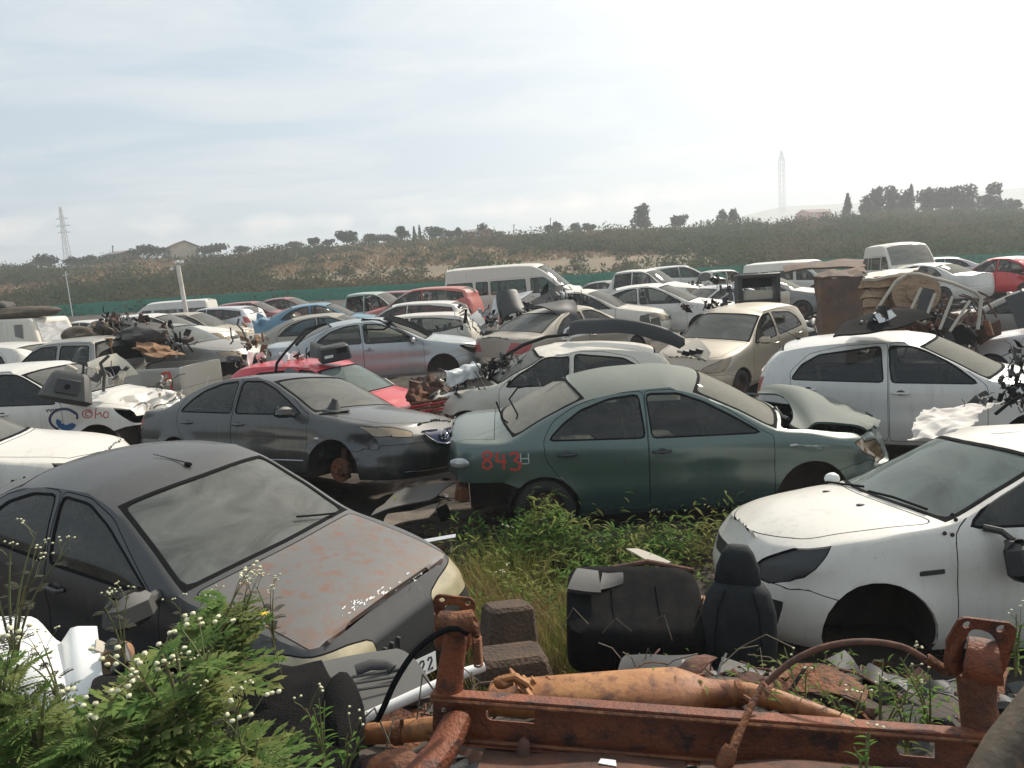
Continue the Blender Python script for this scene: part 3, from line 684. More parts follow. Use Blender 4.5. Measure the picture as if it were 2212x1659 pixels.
    qs = [(i*(nt_+1)+j, (i+1)*(nt_+1)+j, (i+1)*(nt_+1)+j+1, i*(nt_+1)+j+1) for i in range(len(T)-1) for j in range(nt_)]
    tv, tf = cutpanel(vs, qs, R_T)
    objs = {}
    def emit(verts, faces, mapf, sgn, suffix):
        loc = {}
        for ids, rid in faces:
            key, m = defs[rid] if rid else ('body', paintm)
            if key is None: continue
            key = key.replace('*', suffix)
            ob = objs.setdefault(key, dict(v=[], f=[], m=[], mats=[], ix={}))
            if m not in ob['mats']: ob['mats'].append(m)
            out = []
            for i in ids:
                kk = (suffix, sgn, i, len(verts))
                if kk not in ob['ix']:
                    p = mapf(verts[i])
                    p = disp(p, key)
                    if key == 'bonnet' and hoodfn: p = Vector(hoodfn(p.x, p.y, p.z))
                    if sidefn: p = Vector(sidefn(key, p.x, p.y, p.z))
                    ob['ix'][kk] = len(ob['v']); ob['v'].append(p)
                out.append(ob['ix'][kk])
            if sgn > 0: out = out[::-1]
            ob['f'].append(out); ob['m'].append(ob['mats'].index(m))
    for sg, nmn in ((1, 'L'), (-1, 'R')):
        emit(sv, sf, lambda q: sh.side(q[0], q[1], sg), sg, nmn)
    emit(tv, tf, lambda q: sh.top(q[0], q[1]), -1, 'T')
    made = {}
    order = sorted(objs, key=lambda k: (not k.startswith('body'), not k.startswith('door'), k))
    for key in order:
        ob = objs[key]; base = key.rstrip('0123456789')
        for s_ in ('L', 'R', 'T'):
            if base.endswith(s_): base = base[:-1]
        bm = bmesh.new(); bv = [bm.verts.new(v) for v in ob['v']]
        for f, mi in zip(ob['f'], ob['m']):
            try: ff = bm.faces.new([bv[i] for i in f]); ff.material_index = mi; ff.smooth = True
            except ValueError: pass
        bmesh.ops.remove_doubles(bm, verts=bm.verts, dist=.0015)
        if near: bmesh.ops.triangulate(bm, faces=[f for f in bm.faces if len(f.verts) > 4])
        isg = 'window' in base and base != 'window_trim' or base == 'windscreen'
        bm.normal_update()
        if isg:
            for v in bm.verts: v.co -= v.normal*.008
        elif base == 'lamp_socket':
            for v in bm.verts: v.co -= v.normal*.012
        elif near and base in ('body', 'door', 'bonnet', 'front_bumper', 'rear_bumper', 'boot_lid'):
            # return flanges along open edges give panels their thickness
            be = [e for e in bm.edges if e.is_boundary]
            nrm = {v: v.normal.copy() for e in be for v in e.verts}
            r = bmesh.ops.extrude_edge_only(bm, edges=be)
            nv = [g for g in r['geom'] if isinstance(g, bmesh.types.BMVert)]
            src = {tuple(round(c, 5) for c in v.co): n_ for v, n_ in nrm.items()}
            for v in nv:
                n_ = src.get(tuple(round(c, 5) for c in v.co))
                if n_: v.co -= n_*.022
        me = bpy.data.meshes.new(base); bm.to_mesh(me); bm.free()
        for q in ob['mats']: me.materials.append(M[q])
        me.set_sharp_from_angle(angle=math.radians(40)); me.update()
        par = root
        if base == 'side_window':
            ce = sum((v.co for v in me.vertices), Vector())/max(1, len(me.vertices)); sgk = 'L' if ce.y > 0 else 'R'
            for k, D in enumerate(sp['doors']):
                if inside(ce.x, ce.z, D) and 'door%s%d' % (sgk, k) in made: par = made['door%s%d' % (sgk, k)]
        made[key] = link(bpy.data.objects.new(base, me), par)
        if base == 'body':
            pass
    # arch lips and wheel wells
    for sg in (1, -1):
        for wx in (sp['wf'], sp['wr']):
            b = MB(); pts_o = []; pts_i = []
            for k in range(15):
                a = -.35+(PI+.7)*k/14; px, pz = wx+sp['ra']*math.cos(a), sp['zw']+sp['ra']*math.sin(a)
                q = disp(sh.side(px, max(pz, sh.sill), sg), ''); pts_o.append(q-Vector((0, sg*.004, 0))); pts_i.append(Vector((wx+(px-wx)*1.03, sg*(sh.W-.42), q.z+.02)))
            vs = pts_o+pts_i; n = len(pts_o); fs = [(k, k+1, n+k+1, n+k) for k in range(n-1)]+[tuple(range(n, 2*n))]
            b.add(vs, fs); b.build('wheel_well', 'under', root)
    for i, (wx) in enumerate((sp['wf'], sp['wr'])):
        if wheels[i]:
            for sg in (1, -1): wheel(root, sh, wx, sg, wheels[i])
    # floor, tunnel, engine block out of sight
    b = MB(); b.box(((sp['wf']+sp['wr'])/2, 0, sh.sill+.08), (sp['wf']-sp['wr']-sp['ra']*2, sh.W*1.72, .12)); b.box(((sp['xn']+sp['xt'])/2, 0, sh.sill+.16), (sp['xn']-sp['xt']-.5, sh.W*1.0, .26)); b.build('underbody', 'under', root)
    cw = sp['cw']; rB = sp['bb'] if not bk else sp['bb']+.05
    b = MB(); zb = sh.Bf(0)-.07; Wi = sh.W-.14; x1, x0 = cw-.12, max(rB+.1, sp['xt']+.35)
    zf = sh.sill+.2
    b.add([(x0, -Wi, zf), (x1, -Wi, zf), (x1, Wi, zf), (x0, Wi, zf), (x0, -Wi, zb), (x1, -Wi, zb), (x1, Wi, zb), (x0, Wi, zb)], [(0, 1, 2, 3), (0, 1, 5, 4), (2, 3, 7, 6), (0, 3, 7, 4), (1, 2, 6, 5)])
    b.build('cabin_tub', 'interior', root, smooth=0)
    b = MB(); b.box((cw-.38, 0, zb-.08), (.42, Wi*1.96, .26), bev=.06); b.build('dashboard', 'interior', root)
    if sp['kind'] == 'sedan':
        b = MB(); b.box((sp['bb']+.38, 0, zb-.02), (.5, Wi*1.7, .06)); b.build('parcel_shelf', 'interior', root)
    drv = sp.get('seatx', .0)
    b = MB(); rows_ = [drv, drv-.9] if not bk and not vn else ([drv] if bk else [drv+.75, drv-.2, drv-1.1, drv-1.9])
    zs = zf+.12; zk = min(1, (sh.Pf(-.2)-zs-.12)/.93)
    for si, sx_ in enumerate(rows_):
        for yy in (-.37, .37):
            b2 = MB(); b2.box((sx_, yy, zs+.07), (.5, .48, .16), bev=.05); hk = zk if sx_ > -.6 or vn else zk*.82; b2.box((sx_-.27, yy, zs+.36*hk), (.14, .46, .60*hk), rotm(0, -.2), .85, .05); b2.box((sx_-.35, yy, zs+.76*hk), (.09, .26, .16*hk), rotm(0, -.15), .9, .03)
            b2.build('seat', seats, root)
    if near:
        c0 = Vector((cw-.72, -.37, zb+.02)); b2 = MB(); b2.lathe(c0, (-1, 0, .45), [(0, .175), (.015, .19), (.03, .175), (.015, .16), (0, .175)], 20)
        for k in range(3): a = PI/2+2*PI*k/3; b2.tube([c0, c0+Vector((.08*math.sin(a), .17*math.cos(a), .15*math.sin(a)))], .015, 5)
        b2.build('steering_wheel', 'plastic', root)
    if not vn or 1:
        b = MB(); xs = [sp['rr']+(sp['rf']-sp['rr'])*k/6 for k in range(7)]; vs = []
        for xx in xs:
            for k in range(7):
                yy = (k/3-1)*(yr(xx)-.03); p = disp(sh.top(xx, yy), ''); vs.append(p-Vector((0, 0, .03)))
        b.add(vs, [(i*7+j, (i+1)*7+j, (i+1)*7+j+1, i*7+j+1) for i in range(6) for j in range(6)]); b.build('headliner', 'interior', root)
    if bk:
        b = MB(); xa, xb = sp['xt']+.05, sp['bb']-.06; zt = sp['P'][0][1]-.01
        b.add([(xa, -.76, .62), (xb, -.76, .62), (xb, .76, .62), (xa, .76, .62), (xa, -.76, zt), (xb, -.76, zt), (xb, .76, zt), (xa, .76, zt)], [(0, 1, 2, 3), (0, 1, 5, 4), (2, 3, 7, 6), (0, 3, 7, 4), (1, 2, 6, 5)]); b.build('load_bed', paintm, root, smooth=0)
    if bay or 'bonnet' in rm:
        rs = random.Random(len(label)); b = MB(); zt = sh.Pf(sp['cw']+.4)-.18
        b.box((sp['cw']+.45, 0, zt-.2), (.5, .75, .35), bev=.05)
        for k in range(26):
            p = (sp['cw']+.1+rs.random()*.9, rs.uniform(-.62, .62), zt-rs.uniform(0, .3)); b.box(p, (rs.uniform(.06, .25), rs.uniform(.05, .25), rs.uniform(.04, .2)), rotm(rs.random(), rs.random(), rs.random()*3), 1, .01)
        for k in range(9):
            q = Vector((sp['cw']+.15+rs.random()*.8, rs.uniform(-.6, .6), zt)); b.tube([q, q+Vector((rs.uniform(-.2, .2), rs.uniform(-.2, .2), .05)), q+Vector((rs.uniform(-.3, .3), rs.uniform(-.3, .3), -.1))], .014, 6)
        b.build('engine', 'plastic_grey', root)['kind'] = 'stuff'
    if handles:
        for sg in (1, -1):
            for k, D in enumerate(sp['doors']):
                if vn and k == 1: continue
                xr = min(p[0] for p in D)+.12; dz = .0
                if k == 0 and nd > 1 and not vn and not bk: xr = min(p[0] for p in D)+.22
                if bk and k == 1: xr = min(p[0] for p in D)+.12
                zh = sh.Bf(xr)-.12+sp.get('handle_dz', 0); p = Vector(sh.side(xr, zh, sg)); par = made.get('door%s%d' % ('L' if sg > 0 else 'R', k), root)
                b = MB(); b.tube([p+Vector((-.09, sg*.002, 0)), p+Vector((-.07, sg*.03, 0)), p+Vector((.06, sg*.032, 0)), p+Vector((.085, sg*.002, 0))], .014, 8)
                b.build('handle', paintm if handles == 1 else handles, par)
                if near:
                    b = MB(); b.blob(p+Vector((0, sg*-.004, 0)), (.05, .012, .035), 1, 2, 0); b.build('handle_recess', 'plastic', par)
    for s_ in mirrors:
        sg = 1 if s_ == 'L' else -1; q = sp['dlo'][-1]; fx = max(p[0] for p in q)-.02; p = Vector(sh.side(fx-.06, sh.Bf(fx)+.03, sg)); par = made.get('door%s%d' % (s_, nd-1), root) if not vn else root
        b = MB(); R_ = rotm(0, 0, sg*.12); b.cm = 0; b.box(p+Vector((.0, sg*.15, .045)), (.10, .22, .13), R_, .93, .035); b.cm = 1; b.tube([p, p+Vector((0, sg*.07, .01))], [.03, .02], 6)
        b.box(p+Vector((-.052, sg*.152, .045)), (.006, .18, .10), R_, 1, .002)
        b.build('mirror', [paintm, 'plastic'], par)
    if antenna:
        p = Vector(sh.top(sp['rr']+.12, 0)) if antenna > 0 else Vector(sh.top(sp['rf']-.12, 0)); b = MB(); b.box(p+Vector((0, 0, .012)), (.06, .03, .024), bev=.008); b.tube([p+Vector((0, 0, .02)), p+Vector((-.36, 0, .24 if antenna == 1 else .04))], [.004, .0025], 5); b.build('antenna', 'black', root)
    root['sh'] = 0; del root['sh']
    return root, sh, made
def stroke(sh, root, paths, wd, m, name, sg, off=.003, par=None):
    b = MB()
    for path in paths:
        pts = []
        for i in range(len(path)-1):
            n = 4
            for k in range(n): t = k/n; pts.append((path[i][0]*(1-t)+path[i+1][0]*t, path[i][1]*(1-t)+path[i+1][1]*t))
        pts.append(path[-1]); m_ = len(pts); vs = []
        for i, p in enumerate(pts):
            q0, q1 = pts[max(i-1, 0)], pts[min(i+1, m_-1)]; dx, dz = q1[0]-q0[0], q1[1]-q0[1]; l = math.hypot(dx, dz) or 1; nx, nz = -dz/l*wd/2, dx/l*wd/2
            for s_ in (-1, 1):
                v = Vector(sh.side(p[0]+nx*s_, p[1]+nz*s_, sg)); vs.append(v+Vector((0, sg*off, 0)))
        b.add(vs, [(i*2, i*2+1, i*2+3, i*2+2) for i in range(m_-1)])
    return b.build(name, m, par or root, smooth=0)
# ------------------------------------------------------------------ terrain heights
SKY_PX = [(-300, 610), (0, 584), (150, 580), (300, 561), (450, 557), (600, 545), (750, 532), (900, 520), (1050, 514), (1200, 506), (1350, 497), (1500, 494), (1700, 484), (1850, 472), (2212, 462), (2500, 455)]
RIDGE = []
for px, py in SKY_PX:
    q = w(px, py, 150); RIDGE.append((q.x, q.z))
def sst(t): t = max(0, min(1, t)); return t*t*(3-2*t)
FEN = []
for px, py in [(-60, 676), (153, 657), (542, 631), (953, 609), (1236, 593), (1534, 577), (1776, 560), (2117, 550), (2330, 540)]:
    q = w(px, py, 58); FEN.append((q.x, q.z))
def fence_z(x): return ip(x, FEN)-.95
def ground_z(x, y):
    z = .033*max(0, y-9)
    if y > 44: z += (fence_z(x*58/max(y, 58))-.033*49)*sst((y-44)/13)
    if y > 66:
        r = ip(x*150/max(y, 100), RIDGE)
        t = (y-66)/84
        zf0 = fence_z(x*58/y)+.26; z = zf0+(r-zf0)*(t*(1.25-.25*t) if t < 1 else 1)
        if y > 150: z = r-(y-150)*.004-.6*min(1, (y-150)/12)
    if y < 4.2:
        z += 1.12*sst((4.0-y)/1.9)*(.85+.15*math.sin(x*1.3+1))
    z += .05*noise.noise(Vector((x*.9, y*.9, 3)))+(.02*noise.noise(Vector((x*3.1, y*3.1, 7))) if y < 30 else 0)
    return z
# ------------------------------------------------------------------ ground sheet
def build_ground():
    xs = sorted(set([round(v, 3) for v in np.concatenate([np.arange(-9, 9.01, .16), np.arange(-40, 40.1, 1.0), np.arange(-120, 120.1, 4), [-1400, -900, -600, -400, -300, -200, -160, 160, 200, 300, 400, 600, 900, 1400]])]))
    ys = sorted(set([round(v, 3) for v in np.concatenate([[-60, -20, -8, -3], np.arange(-1, 14, .16), np.arange(14, 70, .9), np.arange(70, 160, 3), [170, 200, 260, 340, 500, 800, 1400, 3000]])]))
    vs = [(x, y, ground_z(x, y)) for x in xs for y in ys]; n = len(ys)
    fs = [(i*n+j, (i+1)*n+j, (i+1)*n+j+1, i*n+j+1) for i in range(len(xs)-1) for j in range(n-1)]
    m = mat('yard_soil', (.040, .031, .024), .95, c2=(.075, .057, .042), sc=.9, c3=(.022, .018, .014), sc3=3.5, bump=.9, bsc=9)
    me = bpy.data.meshes.new('ground'); me.from_pydata(vs, [], fs); me.materials.append(m)
    mh = mat('hill_soil', (.14, .105, .06), .95, c2=(.20, .13, .075), sc=.05, c3=(.075, .08, .04), sc3=.12, bump=.6, bsc=2)
    me.materials.append(mh)
    me.polygons.foreach_set('material_index', [1 if vs[f[0]][1] > 61 else 0 for f in fs]); me.polygons.foreach_set('use_smooth', [True]*len(fs))
    tag(link(bpy.data.objects.new('ground', me)), kind='structure')
build_ground()
# ------------------------------------------------------------------ the cars
CARS = {}
def C(key, kind, label, pose, pm, o=None, cat='car', nm_='wrecked_car', **k):
    r, sh, made = car(nm_, label, spec(kind, **(o or {})), pose, pm, cat=cat, **k); CARS[key] = (r, sh, made); return r, sh, made
g_y = 'wrecked cars crowded in the scrap yard'
# green sedan: bonnet buckled up behind, dipping at the nose
def buckled_bonnet(x, y, z):
    a = math.exp(-((x-1.50)/.46)**2); e = math.exp(-((x-1.16)/.11)**2)
    return (x+.10+.05*e-.04*y*y, y*.98+.05*a, z+.185*a*(.30+.70*sst((y+.75)/.8))-.07*e+.012+.014*noise.noise(Vector((x*2.2, y*2.2, 2)))-.02*math.exp(-((x-1.85)**2+(y+.3)**2)/.05))
C('green', 'sedan', 'dusty green sedan with red 843 sprayed behind its rear door', (1.54, 7.661, -.2, -.007, .5*1, 2.2), 'green_paint', dict(xn=2.36, Lf=.66, head=[(1.72, .80), (1.95, .82), (2.25, .78), (2.42, .70), (2.4, .60), (2.2, .56), (1.95, .64)], P=[(-2.3, 1.0), (-2.1, 1.065), (-1.8, 1.08), (-1.35, 1.29), (-.95, 1.455), (-.5, 1.525), (0, 1.535), (.32, 1.485), (.75, 1.29), (1.22, 1.03), (1.45, .985), (1.8, .92), (2.1, .865), (2.36, .77)], cr=[(-2.3, .06), (-1.3, .09), (-.6, .115), (.3, .115), (.9, .09), (1.3, .06), (1.6, .075), (2.22, .05)]), near=2, nm_='green_sedan', wheels=(None, 'rim'), rm=('tail_light', 'rear_bumper'), hoodfn=buckled_bonnet, hoodm='green_hood', roofm='green_hood', mirrors='', handles='plastic', wsm='ws_heavy', rwm='ws_heavy', antenna=0, group=g_y,
  dents=[((2.1, -.6, .6), .5, (-.10, .10, -.05), .10), ((1.9, 0, .85), .5, (-.05, 0, -.04), .08), ((-2.2, -.5, .6), .35, (.05, .03, 0), .06)], lamps='lamp')
C('winged', 'sedan', 'dark grey sedan with amber clouded headlight and winged chrome grille', (-2.772, 9.015, -28.4, .133, -1.57, -8.65), 'dark_paint', dict(kz=.97, doors=SPEC['sedan']['doors'], head=[(1.62, .80), (1.85, .80), (2.1, .77), (2.32, .72), (2.30, .67), (2.1, .68), (1.85, .72)], crease=[(.62, .014, .1), (.42, .01, .05)], intake=(.20, .33)), near=2, nm_='dark_grey_sedan', wheels=('hub', 'rim'), mirrors='R', wsm='ws', rwm='ws', handles=1, group=g_y, dents=[((1.75, -.8, .6), .3, (0, .05, -.03), .05)])
C('left', 'sedan', 'dark sedan in the left foreground with rust-stained bonnet and large dusty windscreen', (-2.429, 4.943, -29.3, .06, 3.4, 2.39), 'charcoal_paint', dict(kx=.9, kz=.96, kw=.9, tum=.40, bF=.10, nf=7, Lf=.38, cr=[(-2.1, .06), (-.6, .055), (.9, .05), (1.6, .03), (2.0, .02)], head=[(1.55, .77), (1.8, .78), (2.2, .74), (2.4, .70), (2.4, .58), (1.8, .58)], grille=(.44, .66), bumper_z=.42, hfi=.045, hfb=.10, hsi=.05), near=2, nm_='rusty_bonnet_sedan', wheels=('rim', 'rim'), wsm='ws_thin', rwm='ws', hoodm='hood_rust', mirrors='', bumperm='plastic', antenna=-1, group=g_y, lamps='cream_lamp')
C('nearwhite', 'hatch', 'white hatchback at the right edge with empty headlight socket and dark mirror', (3.359, 4.78, 177.0, -.19, -1.9, 5.98), 'white_paint', dict(head=[(1.50, .89), (1.66, .85), (1.85, .78), (2.0, .71), (2.06, .62), (1.9, .585), (1.66, .66)], flare=.035, P=[(-1.86, .93), (-1.78, 1.05), (-1.62, 1.28), (-1.45, 1.42), (-1.1, 1.44), (-.6, 1.46), (-.1, 1.45), (.22, 1.40), (.6, 1.22), (1.0, 1.03), (1.3, .985), (1.6, .92), (1.8, .84), (1.98, .75)]), near=2, nm_='white_hatchback', wheels=(None, 'rim'), rm=('headlight', 'headlight_hole'), wsm='ws_near', mirrors='', extra_S=[('fog_lamp_recess*', [(1.78, .50), (2.02, .50), (2.0, .30), (1.86, .28)], 'plastic')], group=g_y, dents=[((1.7, .75, .62), .2, (.02, 0, 0), .02)])
C('hatchR', 'hatch', 'white hatchback with dark windows standing behind the green sedan', (5.08, 9.05, -31, .05, -1, .5), 'white_cool', dict(), near=1, nm_='white_hatchback', wheels=(None, None), rm=('headlight',), wsm='ws_heavy', glassm='win_dark', mirrors='', antenna=1, group=g_y, bay=0)
C('beigehatch', 'hatch', 'beige hatchback facing left with dusty windscreen and white mirror', (4.45, 14.28, 223.8, .18, 3.0, -2.4), 'beige_paint', dict(kz=1.03), near=1, nm_='beige_hatchback', wheels=('rim', 'rim'), wsm='ws', glassm='win', group=g_y)
C('wreck', 'hatch', 'white hatchback wreck with stripped front and black strip over its roof', (.59, 10.83, 177.5, .07, -2.3, -.1), 'white_warm', dict(), near=1, nm_='stripped_white_hatchback', wheels=('alloy', 'rim'), rm=('bonnet', 'front_bumper', 'headlight', 'grille'), wsm='ws', group=g_y, mirrors='', dents=[((1.6, 0, .7), .7, (-.15, 0, -.12), .25), ((0, .3, 1.45), .9, (0, 0, -.04), .05)])
C('silver', 'sedan', 'silver sedan with missing front wheel and large side mirror', (-2.9, 16.0, 8, .48, .5, .3), 'silver_paint', dict(kx=1.04), near=1, nm_='silver_sedan', wheels=(None, None), mirrors='R', wsm='ws', group=g_y, rm=('headlight', 'tail_light'), bay=0)
C('redh', 'hatch', 'red hatchback behind the dark grey sedan, dented bonnet', (-3.1, 12.18, -20.6, -.04, 3.2, -1.6), 'red_paint', dict(kz=.97), near=1, nm_='red_hatchback', wheels=('rim', None), rm=('front_bumper', 'headlight', 'grille'), wsm='ws_near', group=g_y, mirrors='', dents=[((1.7, -.4, .7), .5, (0, 0, -.08), .12)])
C('crossl', 'suv', 'white crossover facing left behind the silver sedan', (-2.95, 20.6, 174, .22, 0, 0), 'white_warm', dict(kz=.95), nm_='white_crossover', near=1, wheels=(None, None), rm=('tail_light', 'rear_bumper'), group=g_y, mirrors='')
C('crossu', 'suv', 'white crossover with long dark side glass, second behind the silver sedan', (-3.3, 23.4, 170, .50, 0, 0), 'white_paint', dict(kz=.95), nm_='white_crossover', wheels=(None, None), group=g_y, mirrors='')
C('beiger', 'sedan', 'champagne sedan seen from its boot, dusty rear window, dark sheet over its roof', (1.37, 16.24, 41.9, .45, -1.8, .5), 'champagne_paint', dict(), near=1, nm_='champagne_sedan', wheels=('rim', None), rwm='ws', rm=('rear_bumper',), group=g_y, mirrors='')
C('qw', 'sedan', 'white sedan with long plain bonnet beside the beige hatchback', (3.9, 19.2, -20, .76, 0, 0), 'white_paint', dict(), near=1, nm_='white_sedan', wheels=('rim', None), group=g_y, mirrors='', wsm='ws')
C('q2', 'sedan', 'white sedan half hidden behind torn dark bumpers', (2.03, 18.9, -17.5, .74, 0, 0), 'white_warm', dict(kz=1.0), nm_='white_sedan', group=g_y, mirrors='')
C('tsil', 'sedan', 'white sedan facing left with black roof parts on top, in front of the dark estate', (6.8, 24.0, 199, .48, .8, -.3), 'lilac_paint', dict(), near=1, nm_='white_sedan', group=g_y, wsm='ws', mirrors='L')
C('ssuv', 'suv', 'silver white sport utility farthest back near the green fence', (8.7, 35.87, 3, 1.08), 'white_cool', dict(), nm_='silver_crossover', group=g_y)
C('cab', 'pickup', 'small white pickup cab between the white sedans', (4.9, 26.2, -34, 1.05), 'white_paint', dict(kz=.93), cat='pickup', nm_='white_pickup', group=g_y, mirrors='')
C('udark', 'sedan', 'black roofed sedan with pale dusty windscreen beside the plank crate', (9.2, 25.6, -32, .62), 'grey_paint', dict(kz=1.02), near=1, nm_='black_roofed_sedan', group=g_y, roofm='charcoal_paint', wsm='ws_heavy', doorm='cream_paint', mirrors='')
C('vwhite', 'sedan', 'white sedan seen from the rear right of the plank crate', (15.6, 27.2, 118, .70, -1, 0), 'white_paint', dict(), near=1, nm_='white_sedan', group=g_y, rm=('tail_light',), wheels=('rim', 'rim'), rwm='ws_heavy')
C('wvan', 'van', 'white panel van facing the camera on the far right', (16.9, 31.2, -103, .78, 0, 0), 'white_warm', dict(), cat='van', nm_='white_van', group=g_y, wsm='ws_heavy')
C('minibus', 'van', 'white high roof minibus in the middle distance with dark side windows', (.45, 28.2, -12, .92, 0, 0), 'white_warm', dict(), near=1, cat='minibus', nm_='white_minibus', group=g_y, wsm='ws_thin', wheels=('rim', 'rim'), mirrors='')
C('redw', 'suv', 'red estate car left of the minibus', (-3.0, 25.6, 166, .88), 'orange_red_paint', dict(kz=.98), nm_='red_estate_car', group=g_y, mirrors='')
C('redb', 'suv', 'red car partly hidden behind the red estate car', (-5.0, 29.5, 168, .92), 'dark_red_paint', dict(kz=.93), nm_='red_car', group=g_y, mirrors='')
C('gbak', 'pickup', 'pale green pickup cab without glass in front of the green fence', (-5.0, 27.2, -11, .80), 'pale_green_paint', dict(), cat='pickup', nm_='pale_green_pickup', group=g_y, rm=('side_window',), mirrors='')
C('blue', 'sedan', 'blue sedan with crumpled raised boot', (-6.2, 24.4, 8, .82, 0, 0), 'blue_paint', dict(), near=1, nm_='blue_sedan', group=g_y, wheels=(None, None), rm=('tail_light',), rwm='ws_thin', mirrors='', dents=[((-2.1, -.3, .9), .8, (.25, 0, .12), .35), ((-2.2, .5, .7), .6, (.2, 0, .05), .3)])
C('greycc', 'sedan', 'grey sedan with one headlight and broken windscreen above the silver pickup', (-7.95, 17.0, -10, .64, 0, 0), 'grey_paint', dict(), near=1, nm_='grey_sedan', group=g_y, rm=('front_bumper', 'grille'), wheels=(None, None), mirrors='', wsm='ws_thin')
paint('champagne_silver', (.30, .30, .275), .45, .35, .3)
C('bakl', 'pickup', 'silver pickup facing left with scrap piled in its open bed', (-8.9, 15.1, 173, .27, 0, 0), 'champagne_silver', dict(), near=1, cat='pickup', nm_='silver_pickup', group=g_y, mirrors='', wheels=('rim', 'rim'), glassm='win', rm=('tail_light',))
C('logo', 'hatch', 'white car with blue wave emblem and missing front wheel', (-6.95, 10.8, -4, .32, 0, 0), 'white_paint', dict(dlo=[[(-.62, 1.03), (-.6, 1.2), (-.5, 1.34), (-.27, 1.385), (-.22, .99)], SPEC['hatch']['dlo'][1]], doors=[SPEC['hatch']['doors'][1]], kw=1.05), near=1, nm_='white_emblem_car', group=g_y, wheels=(None, 'rim'), rm=('front_bumper', 'headlight', 'grille'), mirrors='', glassm='win_dark', dents=[((1.7, -.2, .8), .6, (-.1, 0, -.12), .22)])
C('canopy', 'pickup', 'white pickup with lettered canopy at the left edge', (-14.2, 19.0, 176, .72), 'white_warm', dict(), near=0, cat='pickup', nm_='white_canopy_pickup', group=g_y, mirrors='')
C('aa', 'hatch', 'white hatchback at the left edge between the canopy pickup and the silver pickup', (-12.3, 16.9, 172, .45), 'white_paint', dict(), near=1, nm_='white_hatchback', group=g_y, mirrors='', glassm='win_dark')
C('dd', 'hatch', 'long white hatchback behind the scrap pile on the silver pickup', (-10.2, 21.3, 4, .85), 'white_paint', dict(kx=1.1), near=1, nm_='white_hatchback', group=g_y, mirrors='', glassm='win_dark')
C('yvan', 'van', 'low white van beside the white lamp post', (-20.3, 44, 178, .84), 'white_paint', dict(kz=.88), cat='van', nm_='white_van', group=g_y, mirrors='')
C('g2', 'sedan', 'dusty grey sedan hidden behind the silver sedan, only roof and rear glass showing', (-4.6, 19.0, 8, .58), 'champagne_paint', dict(), nm_='grey_sedan', group=g_y, mirrors='')
C('wroof', 'sedan', 'white sedan of which only the roof shows left of the lamp post', (-16.0, 27.5, 176, .75), 'white_paint', dict(), nm_='white_sedan', group=g_y, mirrors='')
C('bvan', 'suv', 'brown beige estate behind the cream car', (-11.6, 27.0, -4, .55), 'beige_paint', dict(), nm_='beige_estate_car', group=g_y, mirrors='')
C('cream', 'sedan', 'old cream sedan behind the grey sedan', (-9.3, 19.6, -8, .56), 'cream_paint', dict(), nm_='cream_sedan', group=g_y, mirrors='', near=1)
C('lilac', 'suv', 'pearl white crossover left of the blue sedan', (-11.8, 29.0, 168, .80), 'lilac_paint', dict(kz=.92), nm_='pearl_crossover', group=g_y, mirrors='')
C('dred', 'sedan', 'dark red sedan behind the blue sedan near the fence', (-10.3, 34.5, -2, 1.1), 'dark_red_paint', dict(), nm_='dark_red_sedan', group=g_y, mirrors='')
C('dred2', 'hatch', 'dark red hatchback left of the dark red sedan', (-11.0, 32.0, 3, 1.0), 'dark_red_paint', dict(), nm_='dark_red_hatchback', group=g_y, mirrors='')
C('y1', 'sedan', 'silver sedan with black rear glass at the right edge', (10.9, 14.6, 128, .25, 0, 0), 'grey_paint', dict(), near=1, nm_='silver_sedan', group=g_y, mirrors='', rwm='win_dark')
C('y2', 'hatch', 'silver grey hatchback with red tail lamp at the right edge', (9.6, 11.6, 118, .08, 0, 0), 'lilac_paint', dict(), near=1, nm_='silver_hatchback', group=g_y, mirrors='', rwm='win_dark', rm=())
C('redx', 'hatch', 'crushed red hatchback at the far right', (18.6, 27.5, 130, .70), 'red_paint', dict(), nm_='red_hatchback', group=g_y, mirrors='', dents=[((-1.2, .3, 1.1), 1.0, (.1, 0, -.3), .4)])
C('lsil', 'sedan', 'pale silver sedan between the van and the crushed red hatchback', (18.8, 32.0, 165, .85), 'lilac_paint', dict(), nm_='pale_silver_sedan', group=g_y, mirrors='')
C('dsed', 'sedan', 'grey sedan hidden behind the nose of the minibus', (4.6, 31.5, -35, .85), 'grey_paint', dict(), nm_='grey_sedan', group=g_y, mirrors='')
C('hlf', 'pickup', 'white pickup cab showing over the black roofed sedan', (10.2, 34.5, 10, .82), 'white_paint', dict(kz=.93), cat='pickup', nm_='white_pickup', group=g_y, mirrors='', rm=('side_window',))
C('r2', 'hatch', 'green grey hatchback by the fence behind the small white pickup', (6.1, 36.5, 178, .95), 'grey_paint', dict(), nm_='grey_hatchback', group=g_y, mirrors='')
C('vrear', 'van', 'rounded white van corner behind the plank crate', (14.2, 35.5, -60, .75), 'white_paint', dict(kz=.83), cat='van', nm_='white_van', group=g_y, mirrors='')
C('bonc', 'hatch', 'white car between the emblem car and the rusty bonnet sedan, only its bonnet showing', (-5.9, 6.9, 14, .30, 0, 0), 'white_paint', dict(), near=1, nm_='white_hatchback', group=g_y, mirrors='', rm=('front_bumper', 'grille', 'headlight'))
